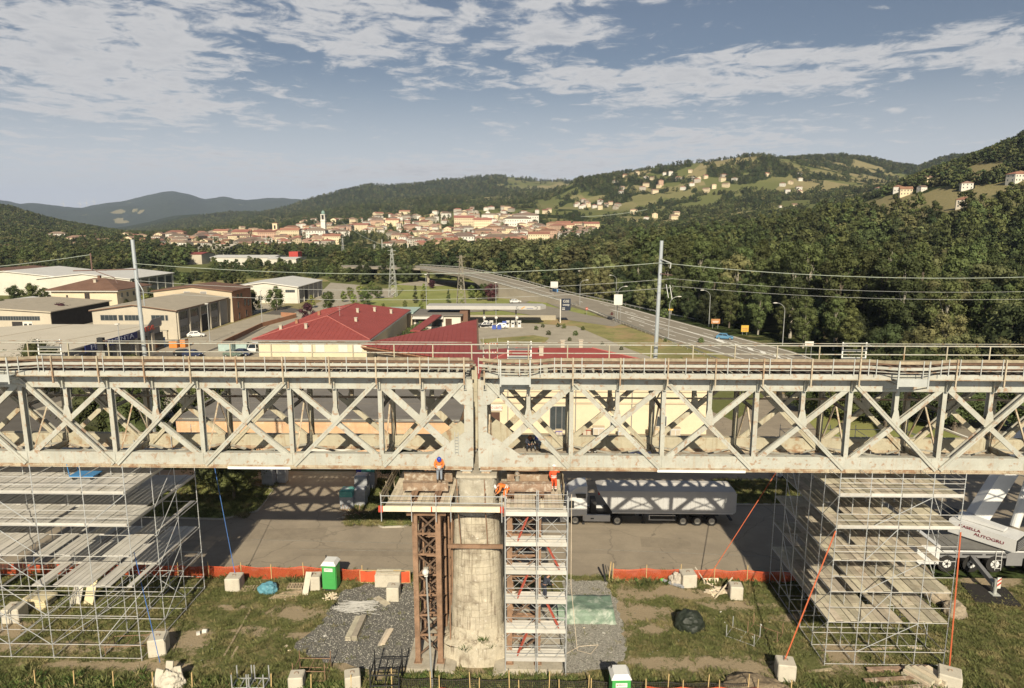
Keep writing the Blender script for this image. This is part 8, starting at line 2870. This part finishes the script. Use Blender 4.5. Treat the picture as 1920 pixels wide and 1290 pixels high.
MB().path([Vector((-29.3, 73.5, 1.2)), Vector((-29.3, 73.5, 2.2)), Vector((-28.3, 73.5, 2.2)), Vector((-28.3, 73.5, 1.2))], .05).build('guard', black_m, T)
for e in (-.5, .5):
 MB().cbox((-28.8 + e, 73.4, 1.2), (.14, .08, .3)).build('lamp', lamp_w, T)
 MB().tube((-28.8 + e - .1, 73.55, .35), (-28.8 + e + .1, 73.55, .35), .3, n=12).build('wheel', tyre_m, T)
T = thing('scrap_heap', 'tangled heap of sticks, wire and torn sheets on the yard', 'scrap heap', (-16.6, 62.6, .05))
for k in range(70):
 a, r_ = rnd.uniform(0, 6.28), rnd.uniform(0, 1.6) ** 1.1
 x, y = -16.9 + r_ * math.cos(a), 62.6 + r_ * math.sin(a) * .7
 L = rnd.uniform(.3, 1.3)
 b = rnd.uniform(0, 6.28)
 beam('stick', T, (x, y, .06 + rnd.random() * .25), (x + L * math.cos(b), y + L * math.sin(b) * .6, .1 + rnd.random() * (.9 if k % 3 == 0 else .3)), ('box', .05, .04), (rust, new_timber, bark)[k % 3])
for k in range(12):
 x, y = -17.6 + rnd.uniform(-.2, 2.4), 61.6 + rnd.uniform(-.3, .6)
 MB().cbox((x, y, .1 + rnd.random() * .1), (rnd.uniform(.2, .6), rnd.uniform(.1, .4), .02), rz=rnd.uniform(0, 3), rx=rnd.uniform(-.3, .3)).build('torn_sheet', trim_m if k % 2 else new_timber, T)
def net_panel(T, a, b, h, mat, seed, sp=.085, ww=.027, lean=0.0, name='net'):
 a, b = Vector(a), Vector(b)
 d_ = (b - a)
 L = d_.length
 nx2 = max(2, int(L / sp))
 nz2 = int(h / sp)
 q = MB()
 def P_(u, v):
  s_ = .12 * math.sin(math.pi * u) * (v ** 2)
  w = .05 * noise.noise(Vector((u * 3 + seed, v * 2, seed)))
  p = a.lerp(b, u)
  return Vector((p.x, p.y + w + lean * v, p.z + h * v - s_ + .05 * noise.noise(Vector((u * 4, seed, v)))))
 for i in range(nx2):
  u0, u1 = i / nx2, i / nx2 + ww / L
  q.add([P_(u0, 0), P_(u1, 0), P_(u1, .5), P_(u1, 1), P_(u0, 1), P_(u0, .5)], [(0, 1, 2, 5), (5, 2, 3, 4)])
 for j in range(nz2 + 1):
  v0 = j / (nz2 + 1)
  v1 = v0 + (ww if j < nz2 else .07) / h
  for k in range(4):
   u0, u1 = k / 4, (k + 1) / 4
   q.add([P_(u0, v0), P_(u1, v0), P_(u1, v1), P_(u0, v1)], [(0, 1, 2, 3)])
 return q.build(name, mat, T, kind=None)
stake_m = M('stake_wood', (.50, .36, .17), .85, .15, 3, .1)
def net_fence(label, pts, h, mat, stakem=stake_m, sh=1.45, sp=.085):
 T = thing('net_fence', label, 'fence', (*pts[0], .05))
 for k, p in enumerate(pts):
  MB().bar((p[0], p[1] - .03, .0), (p[0] + rnd.uniform(-.05, .05), p[1] - .03, sh + rnd.uniform(-.1, .2)), .055, .055).build('stake', stakem, T)
 for k, (a, b) in enumerate(zip(pts, pts[1:])):
  net_panel(T, (*a, .06), (*b, .06), h, mat, k * 3.1 + len(label), sp)
 return T
xs_ = [-46 + 2.55 * k for k in range(13)]
net_fence('orange net fence along the yard behind the left scaffold and toilet', [(x, 50.55 + .12 * math.sin(x)) for x in xs_] + [(-13.1, 50.2)], 1.1, net_o)
net_fence('orange net fence along the yard on the right of the gravel', [(6.9, 50.8), (9.6, 50.9), (12.3, 50.85), (15.0, 50.9), (17.6, 50.8), (20.2, 50.7), (22.8, 50.6)], 1.1, net_o)
net_fence('orange net fence at the bottom edge right of the front toilet', [(7.2, 36.9), (9.4, 36.9), (11.6, 36.95), (13.8, 36.9), (15.8, 36.9)], .95, net_o)
net_fence('orange net fence at the bottom edge below the pier', [(-5.2, 36.8), (-2.8, 36.75), (-.4, 36.8), (2.0, 36.8), (3.9, 36.8)], .72, net_o)
net_fence('dark wire net fence at the bottom edge in front of the pier', [(-8.2 + 2.4 * k, 37.35) for k in range(10)], 1.0, net_k, sp=.13)
for k in range(11):
 x = -35.2 + 2.45 * k
 tag(MB().bar((x, 37.2, 0), (x + .05, 37.2, 1.25), .06, .06).build('wooden_stake', stake_m), 'wooden stake at the bottom edge, %s' % ('at the far left corner', 'second from the corner', 'third from the corner', 'under the left scaffold', 'left of the rubble sack', 'just before the rubble sack', 'right of the rubble sack', 'left of the galvanised frames', 'by the galvanised frames', 'by the rusty rack', 'by the cut concrete blocks')[k], 'stake')
pts = []
for k in range(2600):
 c_ = rnd.random()
 if c_ < .35:
  x, y = rnd.uniform(-42, 23), rnd.gauss(51.0, .35)
 elif c_ < .6:
  x, y = rnd.uniform(-8, 4), rnd.gauss(38.1, .3)
 else:
  x, y = rnd.uniform(-36, 30), rnd.gauss(37.4, .5)
 if -13 < x < 6.5 and y > 49:
  continue
 pts.append((x, y, .03, rnd.uniform(.8, 2.2), rnd.uniform(0, 6.28)))
scatter('tall_grass', pts, [tuft(MB(), 0, 0, 0, 22, .24, .16, 80 + k).mesh('tall_tuft', weeds_m if k % 2 else gt) for k in range(4)])
T = thing('gate_post', 'black tarred post at the end of the right orange fence', 'post', (6.35, 50.7, .05))
MB().bar((6.35, 50.7, .05), (6.1, 50.75, 1.5), .22, .12).build('post', black_m, T)
MB().bar((6.6, 50.75, .05), (6.75, 50.75, 1.75), .07, .07).build('stake', stake_m, T)
for k, (x, lb) in enumerate(((-12.6, 'left'), (-9.9, 'right'))):
 T = thing('site_barrier', 'orange framed site barrier on the %s of the panel stack' % lb, 'barrier', (x, 50.1, .05), 'orange site barriers')
 w = .65
 net_panel(T, (x - w, 50.1, .12), (x + w, 50.1, .12), 1.0, net_o, 5 + k, .05, .04)
 for (p, q_) in (((x - w, 50.08, .1), (x + w, 50.08, .1)), ((x - w, 50.08, 1.14), (x + w, 50.08, 1.14)), ((x - w, 50.08, .06), (x - w, 50.08, 1.16)), ((x + w, 50.08, .06), (x + w, 50.08, 1.16))):
  beam('frame_bar', T, p, q_, ('box', .06, .05), stake_m, side=(0, 0, 1))
for k in range(26):
 px_, py_ = rnd.uniform(380, 1450), rnd.uniform(1120, 1240)
 if 770 < px_ < 1070:
  continue
 x, y = G(px_, py_)
 tag(MB().cbox((x, y, .12), (rnd.uniform(.08, .22), rnd.uniform(.06, .16), .05), rz=rnd.uniform(0, 3), rx=.2).build('litter', trim_m if k % 3 else new_timber), 'small pale scrap of litter lying in the grass of the building site', 'litter', 'scraps of litter in the grass')
T = thing('toilet_bowl', 'small white broken bucket lying in the grass left of centre', 'bucket', (*G(381, 1188), .05))
x, y = G(381, 1188)
MB().tube((x, y, .18), (x + .3, y, .2), .17, .14, 12).build('shell', trim_m, T)
MB().cbox((x - .25, y - .2, .14), (.24, .2, .2), rz=.5).build('lump', trim_m, T)
tag(fix(MB().bar((*G(1030, 1270), .1), (*G(1105, 1268), .1), .3, .12).build('timber_sleeper', pallet_m)), 'old timber beam lying right of the stair scaffold foot', 'beam')
T = thing('dark_pipe', 'black rubber hose loop at the bottom right of the scaffold foot', 'hose', (*G(1085, 1290), .1))
pts_ = [Vector((*G(1070 + 25 * math.cos(a), 1292 + 14 * math.sin(a)), .2)) for a in [R(k * 24) for k in range(-2, 11)]]
MB().path(pts_, .07, 8).build('hose', black_m, T)
cable('rope', 'pale rope hanging down right of the stair scaffold', [(2.75, 39.6, 12.0), (2.8, 39.6, 6), (3.3, 40.0, 1.2), (4.3, 41.2, .15), (4.9, 42.2, .15), (3.6, 42.0, .15), (2.7, 41.2, .15)], .018, new_timber, 'rope')
# -- people
hv_o = M('hi_vis_orange', (.75, .19, .04), .7, .08, 4, .1)
hv_r = M('hi_vis_red', (.70, .09, .03), .7, .08, 4, .1)
hv_w = M('reflective_band', (.68, .68, .62), .5, .05, 4, 0)
skin_m = M('skin', (.42, .24, .16), .6, .08, 4, 0)
jeans = M('jeans', (.24, .27, .31), .9, .12, 4, .2)
dark_cl = M('dark_clothes', (.04, .045, .06), .9, .15, 4, .2)
boot_m = M('boots', (.07, .05, .035), .8, .1, 4, 0)
hat_b = M('helmet_blue', (.03, .06, .36), .35, .05, 2, 0, spec=.5)
hat_w = M('helmet_white', (.70, .70, .66), .35, .05, 2, 0, spec=.5)
def skin_mesh(nodes, edges, name, mat, root=0, sub=2):
 """nodes: (co, rx, ry)"""
 me_ = bpy.data.meshes.new(name + '_skeleton')
 me_.from_pydata([n_[0] for n_ in nodes], edges, [])
 o = bpy.data.objects.new(name + '_skeleton', me_)
 COL.objects.link(o)
 md = o.modifiers.new('skin', 'SKIN')
 md.use_smooth_shade = True
 for i, n_ in enumerate(nodes):
  sv = me_.skin_vertices[0].data[i]
  sv.radius = (n_[1], n_[2])
  sv.use_root = (i == root)
 sb = o.modifiers.new('sub', 'SUBSURF')
 sb.levels = sub
 sb.render_levels = sub
 dg = bpy.context.evaluated_depsgraph_get()
 ev = o.evaluated_get(dg)
 out = bpy.data.meshes.new_from_object(ev)
 out.name = name
 out.materials.clear()
 out.materials.append(mat)
 bpy.data.objects.remove(o)
 return out
def person(loc, rz, label, top, bottom, hat, pose, bands=True):
 """pose: joint positions in metres, facing -y"""
 T = thing('person', label, 'person', loc, None, rz)
 J = dict(pel=(0, 0, .95), che=(0, .0, 1.30), nek=(0, .01, 1.48), hed=(0, -.02, 1.64), kL=(-.11, -.02, .50), fL=(-.12, 0, .07), tL=(-.13, -.17, .04), kR=(.11, -.02, .50), fR=(.12, 0, .07), tR=(.13, -.17, .04),
 sL=(-.20, .01, 1.42), eL=(-.27, .02, 1.12), wL=(-.25, -.10, .88), sR=(.20, .01, 1.42), eR=(.27, .02, 1.12), wR=(.25, -.10, .88))
 J.update(pose)
 J = {k: Vector(v) for k, v in J.items()}
 hipL, hipR = J['pel'] + Vector((-.10, 0, -.05)), J['pel'] + Vector((.10, 0, -.05))
 n_ = [(J['pel'], .135, .11), (J['pel'].lerp(J['che'], .5), .125, .10), (J['che'], .155, .115), (J['nek'], .06, .06), (J['hed'] - Vector((0, 0, .06)), .06, .07), (J['hed'] + (J['hed'] - J['nek']).normalized() * .07, .085, .10),
 (hipL, .09, .09), (J['kL'], .06, .06), (J['fL'], .042, .045), (J['tL'], .038, .03), (hipR, .09, .09), (J['kR'], .06, .06), (J['fR'], .042, .045), (J['tR'], .038, .03),
 (J['sL'], .06, .06), (J['eL'], .045, .045), (J['wL'], .03, .03), (J['sR'], .06, .06), (J['eR'], .045, .045), (J['wR'], .03, .03)]
 e_ = [(0, 1), (1, 2), (2, 3), (3, 4), (4, 5), (0, 6), (6, 7), (7, 8), (8, 9), (0, 10), (10, 11), (11, 12), (12, 13), (2, 14), (14, 15), (15, 16), (2, 17), (17, 18), (18, 19)]
 for w, e in (('wL', 'eL'), ('wR', 'eR')):
  d_ = (J[w] - J[e]).normalized()
  sd_ = d_.cross(Vector((0, 1, 0)))
  if sd_.length < .2:
   sd_ = Vector((1, 0, 0))
  sd_.normalize()
  k = len(n_)
  n_.append((J[w] + d_ * .06, .034, .022))
  e_.append((16 if w == 'wL' else 19, k))
 me_ = skin_mesh(n_, e_, 'body', skin_m)
 q = MB()
 for w, e in (('wL', 'eL'), ('wR', 'eR')):
  d_ = (J[w] - J[e]).normalized()
  sd_ = d_.cross(Vector((0, 1, 0)))
  if sd_.length < .2:
   sd_ = Vector((1, 0, 0))
  sd_.normalize()
  nm = d_.cross(sd_)
  pc = J[w] + d_ * .07
  for k, (o_, l) in enumerate(((-.027, .062), (-.009, .072), (.009, .068), (.027, .055))):
   a = pc + sd_ * o_ + d_ * .01
   b = a + d_ * l * .6 + nm * .008
   c = b + d_ * l * .35 + nm * .03
   q.tube(a, b, .0095, .009, 6)
   q.tube(b, c, .009, .007, 6)
  a = J[w] + d_ * .03 - sd_ * .03
  q.tube(a, a + d_ * .03 - sd_ * .03, .011, .01, 6)
  q.tube(a + d_ * .03 - sd_ * .03, a + d_ * .055 - sd_ * .032 + nm * .01, .01, .008, 6)
 up = (J['hed'] - J['nek']).normalized()
 fw = Vector((0, -1, 0)) - up * Vector((0, -1, 0)).dot(up)
 fw.normalize()
 rt = fw.cross(up)
 fc = J['hed'] + up * .03
 q.tube(fc + fw * .095, fc + fw * .125 - up * .03, .012, .018, 6)
 for s_ in (-1, 1):
  q.ell(fc + rt * s_ * .085 - up * .01, (.015, .025, .032), 6, 4)
 bm = bmesh.new()
 bm.from_mesh(me_)
 tmp = q.mesh('tmp', skin_m)
 bm.from_mesh(tmp)
 bm.to_mesh(me_)
 bm.free()
 me_.polygons.foreach_set('use_smooth', [True] * len(me_.polygons))
 o = bpy.data.objects.new('body', me_)
 COL.objects.link(o)
 o.parent = T
 q = MB()
 for s_ in (-1, 1):
  q.ell(fc + rt * s_ * .033 + fw * .092 + up * .01, (.009, .009, .007), 6, 4)
 q.bar(fc + fw * .098 - up * .055 - rt * .025, fc + fw * .098 - up * .055 + rt * .025, .008, .006)
 q.build('eyes_and_mouth', dark_cl, T, world=False)
 g = .022
 n2 = [(J['pel'] + Vector((0, 0, .0)), .15 + g, .12 + g), (J['pel'].lerp(J['che'], .5), .14 + g, .115 + g), (J['che'], .165 + g, .125 + g), (J['nek'] - (J['nek'] - J['che']) * .15, .075 + g, .07 + g),
 (J['sL'], .068 + g, .068 + g), (J['eL'], .052 + g * .7, .052 + g * .7), (J['wL'], .036 + g * .6, .036 + g * .6), (J['sR'], .068 + g, .068 + g), (J['eR'], .052 + g * .7, .052 + g * .7), (J['wR'], .036 + g * .6, .036 + g * .6)]
 mj = skin_mesh(n2, [(0, 1), (1, 2), (2, 3), (2, 4), (4, 5), (5, 6), (2, 7), (7, 8), (8, 9)], 'jacket', top)
 oj = bpy.data.objects.new('jacket', mj)
 COL.objects.link(oj)
 oj.parent = T
 n3 = [(J['pel'] + Vector((0, 0, .03)), .145 + g * .5, .115 + g * .5), (hipL, .098 + g * .5, .098 + g * .5), (J['kL'], .072 + g * .4, .072 + g * .4), (J['fL'].lerp(J['kL'], .12), .056 + g * .4, .058 + g * .4), (hipR, .098 + g * .5, .098 + g * .5),
 (J['kR'], .072 + g * .4, .072 + g * .4), (J['fR'].lerp(J['kR'], .12), .056 + g * .4, .058 + g * .4)]
 mt = skin_mesh(n3, [(0, 1), (1, 2), (2, 3), (0, 4), (4, 5), (5, 6)], 'trousers', bottom)
 ot = bpy.data.objects.new('trousers', mt)
 COL.objects.link(ot)
 ot.parent = T
 for f_, t_ in (('fL', 'tL'), ('fR', 'tR')):
  a, b = J[f_], J[t_]
  q = MB().ell(a.lerp(b, .45) + Vector((0, 0, .0)), (.055, .15, .062), 8, 6).tube(a, a + Vector((0, .01, .12)), .06, .065, 8)
  q.build('boot', boot_m, T, smooth=True, world=False)
 if bands:
  tor = (J['che'] - J['pel'])
  for f_ in (.12, .42):
   c = J['pel'] + tor * f_
   q = MB()
   ax_ = tor.normalized()
   s1 = ax_.cross(Vector((0, 1, .01))).normalized()
   s2 = ax_.cross(s1)
   ring = []
   for zz2 in (-.028, .028):
    for k in range(14):
     a = 2 * math.pi * k / 14
     ring.append(c + ax_ * zz2 + s1 * math.cos(a) * .192 + s2 * math.sin(a) * .162)
   q.add(ring, [(k, (k + 1) % 14, 14 + (k + 1) % 14, 14 + k) for k in range(14)])
   q.build('reflective_band', hv_w, T, world=False)
  if bottom in (hv_o, hv_r):
   for h_, f_, kk in (('hL', 'fL', 'kL'), ('hR', 'fR', 'kR')):
    for ff_ in (.35, .6):
     c = J[kk].lerp(J[f_], ff_)
     d_ = (J[f_] - J[kk]).normalized()
     MB().tube(c, c + d_ * .05, .088, .086, 10, cap=False).build('reflective_band', hv_w, T, world=False)
 hc = J['hed'] + up * .075
 q = MB()
 vs, fs = [], []
 N1, N2 = 14, 5
 for j in range(N2 + 1):
  ph = (math.pi / 2) * j / N2
  for i in range(N1):
   a = 2 * math.pi * i / N1
   vs.append(hc + rt * math.cos(a) * math.cos(ph) * .125 + fw * math.sin(a) * math.cos(ph) * .145 + up * math.sin(ph) * .125)
 for j in range(N2):
  for i in range(N1):
   fs.append((j * N1 + i, j * N1 + (i + 1) % N1, (j + 1) * N1 + (i + 1) % N1, (j + 1) * N1 + i))
 q.add(vs, fs)
 br = [hc + rt * math.cos(2 * math.pi * i / 16) * .15 + fw * (math.sin(2 * math.pi * i / 16) * .17 + .03) for i in range(16)]
 q.slab(br, up * -.012)
 q.build('helmet', hat, T, smooth=True, world=False)
 return T
person((-5.55, 41.17, 12.13), R(8), 'worker in orange jacket and grey jeans with blue helmet, left of the pier', hv_o, jeans, hat_b,
 dict(che=(0, -.04, 1.29), nek=(0, -.10, 1.46), hed=(0, -.22, 1.56), wL=(-.16, -.26, 1.0), eL=(-.30, -.02, 1.12), wR=(.12, -.28, 1.0), eR=(.29, -.02, 1.12)))
person((-1.35, 40.35, 11.24), R(-70), 'worker bending over in orange clothes with a white helmet right of the pier', hv_o, hv_o, hat_w,
 dict(pel=(0, .12, .86), che=(0, -.22, 1.06), nek=(0, -.40, 1.08), hed=(0, -.54, 1.02), kL=(-.12, -.02, .46), kR=(.12, .0, .46), sL=(-.20, -.33, 1.06), sR=(.20, -.33, 1.06), eL=(-.24, -.42, .80), wL=(-.18, -.55, .58), eR=(.24, -.42, .80), wR=(.16, -.58, .60)))
person((1.75, 42.0, 11.2), R(165), 'worker in red orange overalls seen from behind at the right end of the platform', hv_r, hv_r, hat_w,
 dict(eL=(-.30, -.10, 1.30), wL=(-.36, -.30, 1.42), kL=(-.13, -.05, .50), kR=(.10, .02, .50), fR=(.12, .12, .08), tR=(.12, -.05, .04)))
person((1.15, 39.35, 5.24), R(120), 'worker in dark clothes with a white helmet inside the stair scaffold', dark_cl, dark_cl, hat_w,
 dict(pel=(0, .05, .90), che=(0, -.12, 1.18), nek=(0, -.2, 1.34), hed=(0, -.3, 1.44), sL=(-.2, -.18, 1.3), sR=(.2, -.18, 1.3), eL=(-.25, -.2, 1.0), eR=(.25, -.2, 1.0), wL=(-.2, -.4, .9), wR=(.2, -.4, .9)), bands=False)
T = thing('work_plank', 'plank between the trusses that two workers stand on', 'plank', (.6, 44.3, 13.2))
MB().box(-.9, 1.6, 43.9, 44.25, 13.15, 13.2).build('board', plank_m, T)
MB().box(-.9, 1.6, 44.3, 44.65, 13.15, 13.2).build('board', plank_m, T)
person((.15, 44.2, 13.2), R(10), 'crouching worker in dark clothes between the trusses, left of the pair', dark_cl, dark_cl, M('helmet_brown', (.25, .10, .05), .5, .1),
 dict(pel=(0, .1, .42), che=(0, -.1, .72), nek=(0, -.16, .88), hed=(0, -.24, .98), kL=(-.16, -.28, .48), kR=(.16, -.28, .48), fL=(-.14, -.05, .07), fR=(.14, -.05, .07), tL=(-.15, -.22, .04), tR=(.15, -.22, .04),
 sL=(-.2, -.12, .84), sR=(.2, -.12, .84), eL=(-.26, -.28, .66), eR=(.26, -.28, .66), wL=(-.12, -.42, .6), wR=(.12, -.42, .6)), bands=False)
person((.75, 44.2, 13.2), R(-15), 'crouching worker with a bright blue helmet between the trusses, right of the pair', jeans, jeans, hat_b,
 dict(pel=(0, .1, .42), che=(0, -.1, .72), nek=(0, -.16, .88), hed=(0, -.24, .98), kL=(-.16, -.28, .48), kR=(.16, -.28, .48), fL=(-.14, -.05, .07), fR=(.14, -.05, .07), tL=(-.15, -.22, .04), tR=(.15, -.22, .04),
 sL=(-.2, -.12, .84), sR=(.2, -.12, .84), eL=(-.26, -.28, .66), eR=(.26, -.28, .66), wL=(-.12, -.42, .6), wR=(.12, -.42, .6)), bands=False)
# -- haze of the valley air
hz = MB().box(-16500, 16500, -400, 15800, -25, 780).build('haze', bpy.data.materials.new('valley_air'))
hz['kind'] = 'stuff'
hm = hz.data.materials[0]
hm.use_nodes = True
for n_ in list(hm.node_tree.nodes):
 hm.node_tree.nodes.remove(n_)
h_ = NT(hm.node_tree)
pv = h_.n('ShaderNodeVolumePrincipled', {'Color': (.62, .74, 1.0), 'Density': 5.5e-5, 'Anisotropy': 0.0})
ho = h_.n('ShaderNodeOutputMaterial')
hm.node_tree.links.new(pv.outputs[0], ho.inputs['Volume'])
